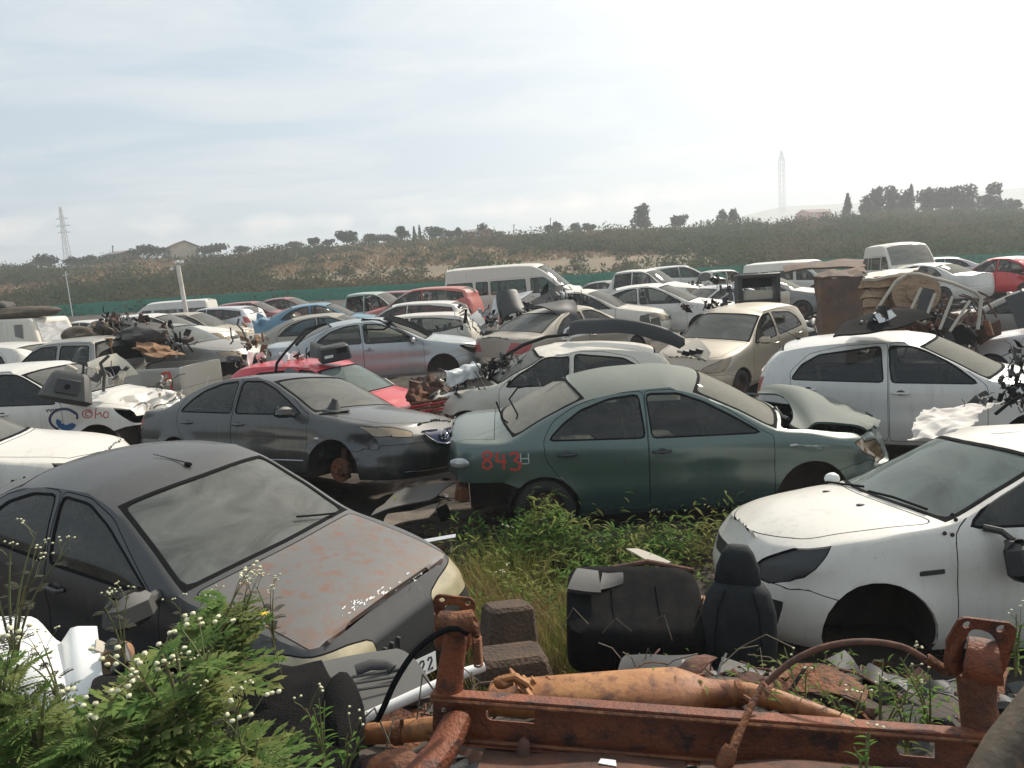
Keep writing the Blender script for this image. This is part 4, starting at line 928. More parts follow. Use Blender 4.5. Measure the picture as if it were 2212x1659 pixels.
# ------------------------------------------------------------------ vegetation on the hill
def leaf_mat(name, c1, c2, c3=None, sc=.25, sc2=6):
    m = bpy.data.materials.new(name); m.use_nodes = True; t = m.node_tree; L = t.links; b = t.nodes['Principled BSDF']
    b.inputs['Roughness'].default_value = .85; b.inputs['Specular IOR Level'].default_value = .02 if 'scrub' in name else .12
    co = nm(m, 'ShaderNodeTexCoord'); cur = None
    def mx(fac, A, B):
        x = nm(m, 'ShaderNodeMixRGB'); L.new(fac, x.inputs[0])
        for i, v in ((1, A), (2, B)):
            if isinstance(v, tuple): x.inputs[i].default_value = (*v, 1)
            else: L.new(v, x.inputs[i])
        return x.outputs[0]
    n = nm(m, 'ShaderNodeTexNoise'); n.inputs['Scale'].default_value = sc2; n.inputs['Detail'].default_value = 3; L.new(co.outputs['Object'], n.inputs['Vector'])
    r = nm(m, 'ShaderNodeMapRange'); r.inputs[1].default_value = .35; r.inputs[2].default_value = .65; L.new(n.outputs[0], r.inputs[0]); cur = mx(r.outputs[0], c1, c2)
    if c3:
        n = nm(m, 'ShaderNodeTexNoise'); n.inputs['Scale'].default_value = sc; n.inputs['Detail'].default_value = 4; L.new(co.outputs['Object'], n.inputs['Vector'])
        r = nm(m, 'ShaderNodeMapRange'); r.inputs[1].default_value = .47; r.inputs[2].default_value = .62; L.new(n.outputs[0], r.inputs[0]); cur = mx(r.outputs[0], cur, c3)
    L.new(cur, b.inputs['Base Color'])
    tr = nm(m, 'ShaderNodeBsdfTranslucent'); L.new(cur, tr.inputs[0]); ms = nm(m, 'ShaderNodeMixShader'); ms.inputs[0].default_value = .45 if 'scrub' in name else .3
    o = t.nodes['Material Output']; L.new(b.outputs[0], ms.inputs[1]); L.new(tr.outputs[0], ms.inputs[2]); L.new(ms.outputs[0], o.inputs[0])
    M[name] = m; return m
leaf_mat('leaf_scrub', (.046, .066, .03), (.06, .08, .036), (.10, .085, .05), .10, .5)
leaf_mat('leaf_dark', (.022, .040, .020), (.045, .065, .03), None)
leaf_mat('leaf_grey', (.06, .062, .045), (.10, .095, .068), None)
leaf_mat('leaf_gum', (.035, .048, .034), (.07, .082, .055), None)
leaf_mat('leaf_weed', (.06, .13, .025), (.13, .22, .045), (.20, .19, .06), 2.2, 30)
leaf_mat('leaf_fern', (.07, .135, .034), (.15, .215, .06), (.22, .22, .08), 6.0, 30)
leaf_mat('grass_blade', (.14, .18, .035), (.26, .24, .07), (.30, .21, .10), 2.5, 20)
leaf_mat('dry_grass', (.24, .155, .085), (.28, .195, .11), (.17, .115, .06), .3, 2)
M['bark'] = mat('bark', (.10, .08, .06), .9, c2=(.05, .04, .03), sc=6)
RNG = np.random.default_rng(7)
def quads(name, P, S, mname, parent=None, elong=1.6, up=0, flat=0):
    """one mesh of many small leaf faces: P (n,3) centres, S (n) sizes"""
    n = len(P); a = RNG.normal(size=(n, 3)); b = RNG.normal(size=(n, 3))
    if up: a = a*.35+np.array([0, 0, 1.])*up
    if flat: a[:, 2] *= .3; b[:, 2] *= .3
    a /= np.linalg.norm(a, axis=1)[:, None]; b -= a*(a*b).sum(1)[:, None]; b /= np.linalg.norm(b, axis=1)[:, None]
    S = S[:, None]; a = a*S*elong*.5; b = b*S*.5
    V = np.stack([P-a, P+b*.8-a*.1, P+a, P-b*.8-a*.1], 1).reshape(-1, 3)
    me = bpy.data.meshes.new(name); me.vertices.add(4*n); me.vertices.foreach_set('co', V.ravel()); me.loops.add(4*n); me.polygons.add(n)
    me.loops.foreach_set('vertex_index', np.arange(4*n)); me.polygons.foreach_set('loop_start', np.arange(0, 4*n, 4)); me.polygons.foreach_set('loop_total', np.full(n, 4))
    me.materials.append(M[mname]); me.update(calc_edges=True); return link(bpy.data.objects.new(name, me), parent)
def scrub():
    rs = random.Random(3); PP = []; SS = []
    cnt = 0; tries = 0
    while cnt < 3300 and tries < 30000:
        tries += 1
        y = 59.5+92*rs.random()**1.35; x = rs.uniform(-.80, .80)*y*1.02
        t = (y-60)/90
        nz_ = noise.noise(Vector((x*.035+5, y*.03, 1.2)))
        lim = .46+nz_*.95+.5*sst((x/y-.22)/.3)
        if t > lim and rs.random() > .10: continue
        big = rs.random()**3; r = (.8+2.0*big)*(1+.5*t); h = (.9+1.5*big)*(1.0 if y > 63 else .7)
        n = int(120*(1+1.6*big)*max(.45, 1-.55*t)); d = RNG.normal(size=(n, 3)); d /= np.linalg.norm(d, axis=1)[:, None]; d[:, 2] = np.abs(d[:, 2])
        k = RNG.uniform(.55, 1.12, n)[:, None]
        p = d*k*np.array([r, r, h])+np.array([x, y, ground_z(x, y)-.15]); PP.append(p); SS.append(RNG.uniform(.12, .28, n)*(1+.6*t)); cnt += 1
    tag(quads('hillside_scrub', np.concatenate(PP), np.concatenate(SS), 'leaf_scrub'), 'dense green scrub covering the slope behind the fence', 'shrubs', kind='stuff')
    # dry grass tufts on the upper slope
    P = []; 
    for _ in range(26000):
        y = rs.uniform(85, 152); x = rs.uniform(-.8, .8)*y; P.append((x, y, ground_z(x, y)+.12))
    P = np.array(P); tag(quads('dry_grass', P, RNG.uniform(.25, .6, len(P)), 'dry_grass', up=1, elong=1.6), 'dry tan grass on the upper slope', 'grass', kind='stuff')
scrub()
def tree(label, px, ptop, pbase, wpx, kind='round', Y=149, m='leaf_dark', n=520, grp='trees along the skyline'):
    q = w(px, pbase, Y); top = w(px, ptop, Y); H = max(1.2, top.z-q.z); W_ = wpx*Y/FL*1.0; gz = min(q.z, ground_z(q.x, q.y))-.1 if Y < 152 else q.z-.5
    t = thing({'round': 'broadleaf_tree', 'flat': 'thorn_tree', 'cone': 'cypress_tree', 'gum': 'gum_tree'}[kind], label, 'tree', (q.x, q.y, gz), grp)
    H2 = top.z-gz; b = MB(); rs = random.Random(int(px*7+ptop)); ht = H2*(.55 if kind != 'cone' else .8)
    b.tube([(0, 0, 0), (rs.uniform(-.1, .1), 0, ht*.5), (rs.uniform(-.2, .2), 0, ht)], [H2*.035+.05, H2*.025+.03, .03], 7)
    for k in range(5):
        a = rs.random()*6.28; b.tube([(0, 0, ht*rs.uniform(.35, .7)), (math.cos(a)*W_*.3, math.sin(a)*W_*.3, ht*rs.uniform(.8, 1.25))], [H2*.018+.02, .015], 5)
    b.build('trunk', 'bark', t)
    P = []
    if kind == 'cone':
        for _ in range(n):
            z = rs.random()**.8; r = W_*.5*(1-z)**.8*(.35+.65*rs.random()); a = rs.random()*6.28; P.append((r*math.cos(a), r*math.sin(a), H2*(.12+.88*z)))
    else:
        nb = {'round': 9, 'flat': 8, 'gum': 11}[kind]
        for k in range(nb):
            a = rs.random()*6.28; rr = W_*.5*rs.uniform(.15, .68); cx_, cy_ = rr*math.cos(a), rr*math.sin(a)
            if kind == 'flat': cz_ = H2*rs.uniform(.50, .84); s = (W_*.22, W_*.22, H2*.18)
            elif kind == 'gum': cz_ = H2*rs.uniform(.22, .84); s = (W_*.25, W_*.25, H2*.2)
            else: cz_ = H2*rs.uniform(.40, .78); s = (W_*.26, W_*.26, H2*.23)
            for _ in range(n//nb):
                v = Vector((rs.gauss(0, 1), rs.gauss(0, 1), rs.gauss(0, 1))).normalized()*rs.uniform(.5, 1.05); P.append((cx_+v.x*s[0], cy_+v.y*s[1], min(H2, cz_+v.z*s[2])))
    P = np.array(P); s0 = max(.2, min(W_, H2)*.135)
    quads('crown', P, RNG.uniform(.6, 1.3, len(P))*s0, m, t); return t
TR = [(64, 567, 583, 34, 'round', 'leaf_grey'), (108, 546, 582, 62, 'round', 'leaf_dark'), (158, 553, 581, 40, 'round', 'leaf_dark'), (190, 550, 579, 44, 'round', 'leaf_gum'), (228, 552, 576, 42, 'round', 'leaf_dark'),
 (321, 529, 562, 68, 'round', 'leaf_dark'), (458, 524, 556, 74, 'flat', 'leaf_grey'), (522, 531, 552, 44, 'flat', 'leaf_grey'), (572, 536, 548, 34, 'flat', 'leaf_grey'), (680, 513, 536, 32, 'flat', 'leaf_dark'), (640, 519, 541, 40, 'round', 'leaf_grey'), (712, 516, 533, 30, 'flat', 'leaf_grey'),
 (750, 496, 530, 44, 'round', 'leaf_dark'), (806, 503, 526, 46, 'round', 'leaf_gum'), (836, 501, 524, 34, 'round', 'leaf_grey'), (869, 486, 520, 34, 'round', 'leaf_dark'), (896, 489, 518, 11, 'cone', 'leaf_dark'), (908, 486, 518, 10, 'cone', 'leaf_dark'),
 (940, 487, 518, 44, 'round', 'leaf_dark'), (977, 497, 518, 40, 'round', 'leaf_dark'), (992, 490, 514, 20, 'round', 'leaf_gum'), (1044, 481, 512, 26, 'round', 'leaf_dark'), (1058, 505, 536, 56, 'round', 'leaf_grey'), (1080, 496, 510, 34, 'flat', 'leaf_grey'),
 (1186, 484, 506, 18, 'round', 'leaf_dark'), (1204, 477, 505, 26, 'round', 'leaf_gum'), (1245, 481, 503, 28, 'round', 'leaf_dark'), (1275, 480, 501, 30, 'round', 'leaf_dark'),
 (1384, 434, 494, 44, 'gum', 'leaf_gum'), (1466, 463, 492, 38, 'round', 'leaf_gum'), (1560, 453, 489, 26, 'gum', 'leaf_gum'), (1584, 450, 488, 28, 'round', 'leaf_dark'),
 (1831, 418, 478, 28, 'cone', 'leaf_gum'), (1873, 420, 476, 34, 'gum', 'leaf_gum'), (1893, 402, 474, 44, 'gum', 'leaf_gum'), (1927, 398, 472, 42, 'gum', 'leaf_gum'), (1952, 404, 470, 32, 'gum', 'leaf_dark'), (1968, 398, 470, 24, 'cone', 'leaf_gum'), (2000, 399, 469, 46, 'gum', 'leaf_gum'),
 (2034, 405, 468, 40, 'gum', 'leaf_dark'), (2064, 402, 468, 46, 'gum', 'leaf_gum'), (2098, 399, 467, 42, 'gum', 'leaf_gum'), (2140, 396, 466, 50, 'gum', 'leaf_gum'), (2185, 428, 466, 50, 'round', 'leaf_gum')]
def tlabels():
    nmx = {'round': 'round bushy tree', 'flat': 'flat topped thorn tree', 'cone': 'narrow pointed cypress', 'gum': 'tall ragged gum tree'}
    sec = [(145, 'left of the tall pylon at the far left'), (250, 'between the tall left pylon and the first house'), (360, 'between the two houses'), (600, 'right of the cream house'), (860, 'above the scrub left of the cypress pair'), (1010, 'close to the cypress pair on the ridge'), (1110, 'by the red roofed house'), (1300, 'above the minibus on the ridge'), (1420, 'alone above the small white pickup'), (1620, 'left of the distant white pylon'), (1850, 'right of the distant white pylon'), (2300, 'in the tall tree row at the far right')]
    seen = {}; out = []
    for t in TR:
        s = next(q for x, q in sec if t[0] < x); base = nmx[t[4]]+' '+s; seen[base] = seen.get(base, 0)+1; out.append((base, seen[base]))
    words = ['first', 'second', 'third', 'fourth', 'fifth', 'sixth', 'seventh', 'eighth', 'ninth', 'tenth', 'eleventh', 'twelfth']
    return [b if seen[b] == 1 else words[k-1]+' from left, '+b for b, k in out]
for t, lb in zip(TR, tlabels()): tree(lb, t[0], t[1], t[2], t[3], t[4], 147 if t[0] < 1700 else 150, t[5], 700)
# ------------------------------------------------------------------ distant hill
def dist_hill():
    pts = [(1500, 492), (1560, 480), (1620, 462), (1690, 446), (1760, 443), (1850, 438), (2000, 425), (2120, 412), (2300, 400), (2600, 398)]
    b = MB(); n = len(pts); vs = []
    for px, py in pts:
        p = w(px, py, 900); vs += [Vector((p.x, 900, p.z)), Vector((p.x, 760, p.z*.45-8)), Vector((p.x, 640, -30)), Vector((p.x, 1300, p.z-10))]
    fs = []
    for i in range(n-1):
        a, c = i*4, i*4+4; fs += [(a+1, a, c, c+1), (a+2, a+1, c+1, c+2), (a, a+3, c+3, c)]
    b.add(vs, fs); M['far_land'] = mat('far_land', (.20, .17, .12), .95, c2=(.11, .12, .07), sc=.02, c3=(.26, .2, .14), sc3=.08); tag(b.build('distant_hill', 'far_land'), kind='structure')
dist_hill()
# ------------------------------------------------------------------ houses
M['wall_cream'] = mat('wall_cream', (.55, .47, .34), .9, c2=(.42, .36, .27), sc=2); M['wall_brown'] = mat('wall_brown', (.32, .23, .16), .9, c2=(.24, .17, .12), sc=2)
M['tile'] = mat('roof_tile', (.20, .105, .075), .85, c2=(.13, .08, .065), sc=3); M['tin'] = mat('roof_tin', (.26, .22, .19), .6, c2=(.16, .12, .1), sc=2); M['wall_white'] = mat('wall_white', (.75, .73, .69), .8); M['wall_pink'] = mat('wall_pink', (.42, .16, .12), .85)
def house(label, px, py, L_, D_, H_, R_, Y, rot, wm_, rm_, nw=3):
    p = w(px, py, Y); t = thing('house', label, 'house', (p.x, p.y, p.z-.4), 'houses on the ridge', (0, 0, rot))
    b = MB(); b.add([(-L_/2, -D_/2, 0), (L_/2, -D_/2, 0), (L_/2, D_/2, 0), (-L_/2, D_/2, 0), (-L_/2, -D_/2, H_), (L_/2, -D_/2, H_), (L_/2, D_/2, H_), (-L_/2, D_/2, H_), (-L_/2, 0, H_+R_), (L_/2, 0, H_+R_)],
      [(0, 1, 5, 4), (1, 2, 6, 9, 5), (2, 3, 7, 6), (3, 0, 4, 8, 7)]); b.build('wall', wm_, t, smooth=0)
    b = MB(); e = .35
    for s in (-1, 1): b.add([(-L_/2-e, s*(D_/2+e), H_-.12), (L_/2+e, s*(D_/2+e), H_-.12), (L_/2+e, 0, H_+R_+.03), (-L_/2-e, 0, H_+R_+.03), (-L_/2-e, s*(D_/2+e), H_-.02), (L_/2+e, s*(D_/2+e), H_-.02), (L_/2+e, 0, H_+R_+.13), (-L_/2-e, 0, H_+R_+.13)], [(0, 1, 2, 3), (7, 6, 5, 4), (0, 4, 5, 1), (1, 5, 6, 2), (3, 7, 4, 0)])
    b.build('roof', rm_, t, smooth=0)
    for k in range(nw):
        x = (-.5+(k+.5)/nw)*L_
        f = MB(); f.box((x, -D_/2-.02, H_*.58), (1.1, .08, 1.0)); fo = f.build('window', 'wall_white', t, smooth=0); g = MB(); g.box((x, -D_/2-.05, H_*.58), (.92, .05, .82)); g.build('pane', 'win_dark', fo, smooth=0)
    return t
house('cream gabled house with red brown roof between two dark trees', 392, 556, 6.2, 5.2, 2.3, 1.1, 149, -.9, 'wall_cream', 'tile', 2)
house('low brown house with tin roof left of the big round tree', 263, 563, 5.4, 4.5, 1.6, .6, 148, -.5, 'wall_brown', 'tin', 2)
house('low pink walled house with dark roof right of the cypress pair', 1030, 509, 4.8, 4.2, 1.1, .5, 149, -.4, 'wall_pink', 'tin', 2)
house('tiny white house among bushes left of the cypress pair', 860, 521, 2.2, 2, 1.2, .3, 149, 0, 'wall_white', 'tin', 1)
house('small pink house right of the distant white pylon', 1757, 474, 9, 7, 2.6, 1.2, 260, .3, 'wall_pink', 'tile', 2)
house('small white house right of the distant white pylon', 1778, 476, 5, 5, 2.2, .7, 262, .1, 'wall_white', 'tin', 1)
house('tiny white house under the tall tree row', 1868, 478, 2.5, 2.5, 1.2, .5, 150, .1, 'wall_white', 'tin', 1)
# ------------------------------------------------------------------ pylons, poles, fence
M['galv'] = mat('galvanised', (.33, .34, .35), .6, .4); M['pale_steel'] = mat('pale_steel', (.55, .56, .56), .6, .2); M['pole_white'] = mat('pole_white', (.66, .60, .55), .6, c2=(.5, .44, .38), sc=3)
def pylon(label, top, bot, Y, wb_, m, arms):
    p = w(*bot, Y); q = w(*top, Y); H = q.z-p.z+3; t = thing('lattice_pylon', label, 'pylon', (p.x, Y, p.z-3), 'power pylons')
    b = MB(); wd = lambda k: wb_*(1-.72*k) if arms else wb_*(1 if k < .84 else max(.06, (1-k)/.16)); n = 11; th = .0016*Y*.5
    L_ = [(sx_, sy_) for sx_ in (-1, 1) for sy_ in (-1, 1)]
    for sx_, sy_ in L_: b.tube([(sx_*wd(k/n)/2, sy_*wd(k/n)/2, H*k/n) for k in range(n+1)], th*.55, 4)
    b.build('mast_legs', m, t)
    b = MB()
    for k in range(n):
        w0, w1 = wd(k/n)/2, wd((k+1)/n)/2; z0, z1 = H*k/n, H*(k+1)/n
        for s in (-1, 1):
            b.tube([(-w0, s*w0, z0), (w1, s*w1, z1)], th*.35, 3); b.tube([(w0, s*w0, z0), (-w1, s*w1, z1)], th*.35, 3); b.tube([(s*w0, -w0, z0), (s*w1, w1, z1)], th*.35, 3)
    b.build('lattice_bracing', m, t)
    for za, ln in arms:
        b = MB(); b.tube([(-ln, 0, H*za), (ln, 0, H*za)], th*.6, 4); b.tube([(-ln, 0, H*za), (0, 0, H*(za+.045))], th*.4, 3); b.tube([(ln, 0, H*za), (0, 0, H*(za+.045))], th*.4, 3); b.build('crossarm', m, t)
pylon('grey power pylon with cross arms on the far left skyline', (132, 447), (147, 560), 330, 2.4, 'galv', [(.80, 2.8), (.68, 3.4), (.57, 2.8)])
pylon('slender white lattice mast on the distant hill', (1686, 326), (1690, 452), 700, 4.4, 'pale_steel', [])
def pole(label, top, bot, Y, r, m, name='utility_pole', lights=0):
    p = w(*bot, Y); q = w(*top, Y); gz = ground_z(p.x, p.y); t = thing(name, label, 'pole', (p.x, p.y, gz)); b = MB()
    d = q-Vector((p.x, p.y, p.z)); H = q.z-gz; lean = d.x/max(.1, d.z)
    b.tube([(-lean*(p.z-gz), 0, -.2), (d.x, 0, H)], [r*1.15, r], 10); b.build('shaft', m, t)
    if lights:
        b = MB(); b.tube([(d.x-.2, 0, H-.02), (d.x+.22, 0, H-.02)], .02, 6); b.build('bracket', 'galv', t)
        for s, hh in ((-.2, -.14), (.02, .12), (.2, .1)):
            b = MB(); b.box((d.x+s, -.08, H+hh), (.16, .12, .11), rotm(.4, 0, s), .8, .02); f = b.build('floodlight', 'galv', t); g = MB(); g.box((d.x+s, -.17, H+hh-.02), (.13, .02, .08), rotm(.4, 0, s)); g.build('lens', 'white_plastic', f)
    else:
        b = MB(); b.tube([(d.x-.25, 0, H-.3), (d.x+.2, 0, H-.25)], .04, 5); b.build('crossarm', m, t)
    return t
pole('white post with floodlights rising beside the low white van', (384, 572), (401, 668), 29.5, .085, 'pole_white', 'floodlight_post', 1)
pole('thin leaning pole where the green fence sheet begins', (141, 586), (153, 660), 57, .035, 'pale_steel')
pole('small power pole on the ridge above the brown house', (243, 530), (244, 553), 148, .1, 'bark')
pole('thin power pole behind the bushes above the minibus', (1189, 470), (1189, 500), 148, .07, 'bark')
pole('small cable pole near the middle of the ridge', (1110, 484), (1110, 502), 148, .08, 'bark')
M['shade_net'] = mat('green_sheet', (.006, .17, .105), .55, c2=(.012, .21, .135), sc=1.2, lo=.3, hi=.7, stretch=(.3, 1, 6), bump=.1)
def fence():
    t = thing('sheet_fence', 'long bright green sheet fence along the foot of the slope', 'fence', (0, 58, fence_z(0)))
    xs = np.arange(-47, 49.5, .25); zb = fence_z(0)
    for seg in range(0, len(xs)-12, 12):
        b = MB(); vs = []; sub = xs[seg:seg+13]
        for i, x in enumerate(sub):
            off = .03*((seg+i) % 2)
            for k in range(6): vs.append((x, off+.012*(k % 2), fence_z(x)-zb-.12+1.07*k/5+.02*math.sin(x*1.7)))
        n = 6; b.add(vs, [(i*n+j, (i+1)*n+j, (i+1)*n+j+1, i*n+j+1) for i in range(len(sub)-1) for j in range(n-1)]); b.build('fence_panel', 'shade_net', t, smooth=0)
        b = MB(); b.tube([(sub[0], -.05, fence_z(sub[0])-zb-.2), (sub[0], -.05, fence_z(sub[0])-zb+1.02)], .035, 6); b.build('post', 'shade_net', t)
fence()
# ------------------------------------------------------------------ loose parts lying on and between the cars
M['sack'] = mat('brown_sack', (.13, .10, .072), .9, c2=(.08, .062, .045), sc=4, bump=.6, bsc=18)
M['tarp'] = mat('grey_tarp', (.05, .05, .047), .8, c2=(.05, .05, .048), sc=6, bump=.4, bsc=14, dust=.25)
M['foam'] = mat('seat_foam', (.30, .17, .09), .95, c2=(.17, .09, .05), sc=7, bump=.6, bsc=40)
M['foam_brown'] = mat('brown_foam', (.05, .032, .021), .95, c2=(.09, .055, .034), sc=5, bump=.8, bsc=60)
M['plank'] = mat('weathered_planks', (.34, .23, .14), .9, c2=(.20, .125, .075), sc=2.2, c3=(.42, .31, .2), sc3=14, bump=.5, bsc=30, stretch=(1, 1, 5))
M['rust_panel'] = mat('dark_rust_panel', (.085, .06, .05), .9, c2=(.15, .085, .05), sc=3, bump=.5)
M['bag'] = mat('plastic_bag', (.62, .62, .60), .45, c2=(.42, .43, .42), sc=6, bump=.5, bsc=12)
M['cloth'] = mat('airbag_cloth', (.62, .58, .53), .9, bump=.4, bsc=20, c2=(.48, .44, .40), sc=5)
M['fabric'] = mat('seat_fabric', (.007, .007, .008), .95, spec=.1, c2=(.014, .013, .012), sc=9, bump=.5, bsc=180, sheen=.3)
M['seat_grey'] = mat('dusty_black_fabric', (.014, .016, .018), .8, spec=.2, c2=(.026, .028, .028), sc=5, bump=.3, bsc=120)
GD = 'loose scrap parts lying about the yard'
def panelw(name, label, cat, cs, m, bulge=0, amp=.02, sc=4, th=.012, nu=14, nv=10, group=GD, curl=0, seed=0, parent=None):
    P = [w(*c) for c in cs]; nrm = (P[1]-P[0]).cross(P[3]-P[0]).normalized(); c = sum(P, Vector())/4
    if nrm.dot(Vector((0, 0, CH))-c) < 0: nrm = -nrm
    L_ = (P[1]-P[0]).length
    def f(u, v):
        p = P[0]*(1-u)*(1-v)+P[1]*u*(1-v)+P[2]*u*v+P[3]*(1-u)*v
        p = p+nrm*(bulge*(1-(2*v-1)**2)+curl*(1-(2*u-1)**2))*L_
        return p+Vector(noise.noise_vector((p+Vector((seed, 0, 0)))*sc))*amp
    b = MB(); b.sheet(lambda u, v: f(u, v)-c, nu, nv, th); o = b.build(name, m, parent, 50)
    o.location = c
    return o if parent else tag(o, label, cat, group)
def local(o, build):
    """re-centre a mesh built in world coordinates on its own middle"""
    me = o.data; c = sum((v.co for v in me.vertices), Vector())/len(me.vertices); me.transform(Matrix.Translation(-c)); o.location = c; return o
def lump(name, label, cat, px, py, Y, r, m, seed=1, amp=.25, sc=1.4, rot=(0, 0, 0), group=GD):
    b = MB(); b.blob((0, 0, 0), r, seed, 3, amp, sc, rotm(*rot)); o = b.build(name, m); o.location = w(px, py, Y); return tag(o, label, cat, group)
def scrap(label, spots, n, mats, s=(.04, .22), seed=1, name='scrap_heap', cat='scrap'):
    """uncountable tangle of broken parts: spots = [(px,py,Y,rx,ry,rz)]"""
    rs = random.Random(seed); b = MB(); c0 = w(*spots[0][:3])
    for px, py, Y, rx, ry, rz in spots:
        c = w(px, py, Y)-c0
        for _ in range(n):
            p = c+Vector((rs.gauss(0, .45)*rx, rs.gauss(0, .45)*ry, rs.gauss(0, .4)*rz)); b.cm = rs.randrange(len(mats)); k = rs.random(); q = rs.uniform(*s); R_ = rotm(rs.random()*6, rs.random()*6, rs.random()*6)
            if k < .35: b.box(p, (q, q*rs.uniform(.2, .7), q*rs.uniform(.1, .5)), R_, 1, q*.06)
            elif k < .55:
                d = R_ @ Vector((q*1.3, 0, 0)); e = R_ @ Vector((0, q*.5, 0)); b.tube([p-d, p+e*.3, p+d*.6, p+d+e], q*rs.uniform(.05, .12), 6)
            elif k < .75: b.blob(p, (q*.5, q*.35, q*.25), rs.random()*9, 2, .35, 1.8, R_)
            elif k < .86: b.tube([p, p+R_ @ Vector((q*.9, 0, q*.25)), p+R_ @ Vector((q*1.6, q*.5, 0)), p+R_ @ Vector((q*1.9, q*1.2, -q*.1))], q*.05, 6)
            else: b.sheet(lambda u, v: p+R_ @ Vector(((u-.5)*q*2, (v-.5)*q*1.1, .25*q*math.sin(u*3+v*2))), 5, 3, .006)
    o = b.build(name, mats); o.location = c0; return tag(o, label, cat, kind='stuff')
def child_at(root, o):
    """hang a world-space part under its car"""
    bpy.context.view_layer.update(); o.parent = root; o.matrix_parent_inverse = Matrix.Translation(root.location) @ root.rotation_quaternion.to_matrix().to_4x4(); o.matrix_parent_inverse = o.matrix_parent_inverse.inverted(); return o
# --- green sedan: writing, badge light, antenna fin, tail lamp
r, sh, made = CARS['green']
S = lambda x, z: sh.side(x, z, -1)
def gl(paths, ox, oz, sx_, sz_): return [[(ox+p[0]*sx_, oz+p[1]*sz_) for p in q] for q in paths]
eight = [[(.95, .85), (.6, 1), (.25, .9), (.2, .7), (.5, .52), (.8, .38), (.85, .15), (.5, 0), (.15, .12), (.2, .36), (.55, .54), (.85, .72), (.95, .88)]]
four = [[(.25, 1), (.15, .5), (.95, .42)], [(.75, .9), (.7, .0)]]
three = [[(.1, .92), (.6, 1), (.85, .82), (.45, .56), (.9, .4), (.85, .1), (.45, 0), (.1, .08)]]
for i, g in enumerate((eight, four, three)): stroke(sh, r, gl(g, -1.90+i*.135, .765-.012*i, .125, .17), .023, 'red_spray', 'sprayed_digit', -1, .004)
stroke(sh, r, gl([[(0, 0), (0, 1)], [(0, .5), (1, .5)], [(1, 0), (1, 1)], [(.15, 0), (.85, 0)]], -1.51, .80, .075, .10), .010, 'pale_spray', 'scratched_mark', -1, .004)
b = MB(); p = Vector(sh.top(-1.02, -.02)); b.add([p+Vector(v) for v in ((-.09, -.018, 0), (-.09, .018, 0), (.09, .004, 0), (.09, -.004, 0), (-.08, 0, .065), (-.04, 0, .055))], [(0, 1, 4), (1, 2, 5, 4), (0, 4, 5, 3), (2, 3, 5)]); b.build('roof_fin', 'plastic', r)
b = MB(); p = Vector(S(1.12, .82)); b.blob(p, (.045, .01, .016), 1, 2, 0); b.build('side_repeater', 'lamp_clear', r)
p = Vector(sh.side(-2.1, .80, -1)); b = MB(); b.blob(p+Vector((.0, .02, .02)), (.13, .055, .055), 2, 2, .1); b.build('tail_light', 'lamp_clear', r)
b = MB(); b.box((-2.12, -.5, .48), (.12, .5, .16), rotm(0, 0, .1), 1, .02); b.box((-2.16, -.62, .46), (.05, .2, .09), bev=.01); b.build('rear_crossmember', 'rust', r)
b = MB(); rs = random.Random(4)
for k in range(14): b.box((1.32+rs.uniform(-.12, .35), rs.uniform(-.55, .55), .93+rs.uniform(-.1, .05)), (rs.uniform(.05, .2), rs.uniform(.05, .25), .05), rotm(rs.random(), rs.random(), rs.random()), 1, .008)
b.build('engine_bay_trim', 'plastic', r)['kind'] = 'stuff'
# loop of black seal hanging at the rear glass of the green sedan
b = MB(); b.tube([w(1072, 868, 7.3), w(1086, 905, 7.25), w(1112, 925, 7.2), w(1118, 895, 7.2), w(1100, 862, 7.25), w(1118, 838, 7.3), w(1150, 832, 7.35)], .009, 6); tag(local(b.build('rubber_seal', 'black'), 0), 'black rubber door seal hanging over the rear window of the green sedan', 'seal')
# --- dark grey sedan: grille badge, number recess
r, sh, made = CARS['winged']
fx = lambda y, z: sh.xat(sh.xcf+sh.Ef*(1-abs(y)/sh.W*.62), z)
def front_pt(y, z):
    # walk the wrap to the requested y
    lo, hi = sh.xcf, sh.xcf+sh.Ef
    for _ in range(30):
        m_ = (lo+hi)/2
        if sh.side(m_, z, 1)[1] > abs(y): lo = m_
        else: hi = m_
    p = sh.side(lo, z, 1 if y > 0 else -1); return Vector(p)
def frontpatch(poly_fn, nu, nv, m, name, off=.012):
    b = MB(); b.sheet(lambda u, v: front_pt(*poly_fn(u, v))+Vector((off, 0, 0)), nu, nv); return b.build(name, m, r)
frontpatch(lambda u, v: ((u-.5)*.62*(1-.55*v), .715-.145*v-.03*(1-abs(u-.5)*2)*v), 16, 6, 'logo_navy', 'grille_mesh', .010)
b = MB()
for s in (-1, 1): b.tube([front_pt(s*y, z)+Vector((.018, 0, 0)) for y, z in ((.34, .70), (.28, .64), (.18, .585), (.0, .555))], [.008, .012, .015, .012], 6)
b.tube([front_pt(y, .725)+Vector((.014, 0, 0)) for y in (-.34, -.2, -.07)], [.006, .016, .010], 6); b.tube([front_pt(y, .725)+Vector((.014, 0, 0)) for y in (.34, .2, .07)], [.006, .016, .010], 6)
b.build('grille_surround', 'chrome', r)
p = front_pt(.001, .665)+Vector((.03, 0, 0)); b = MB(); ring = [p+Vector((0, .075*math.cos(a), .058*math.sin(a))) for a in [2*PI*k/24 for k in range(25)]]; b.tube(ring, .008, 6)
b.tube([p+Vector((.002, y*.001, z*.001)) for y, z in ((-70, 8), (-45, 12), (-22, 0), (0, -30), (22, 0), (45, 12), (70, 8))], .006, 6); b.build('badge', 'chrome', r)
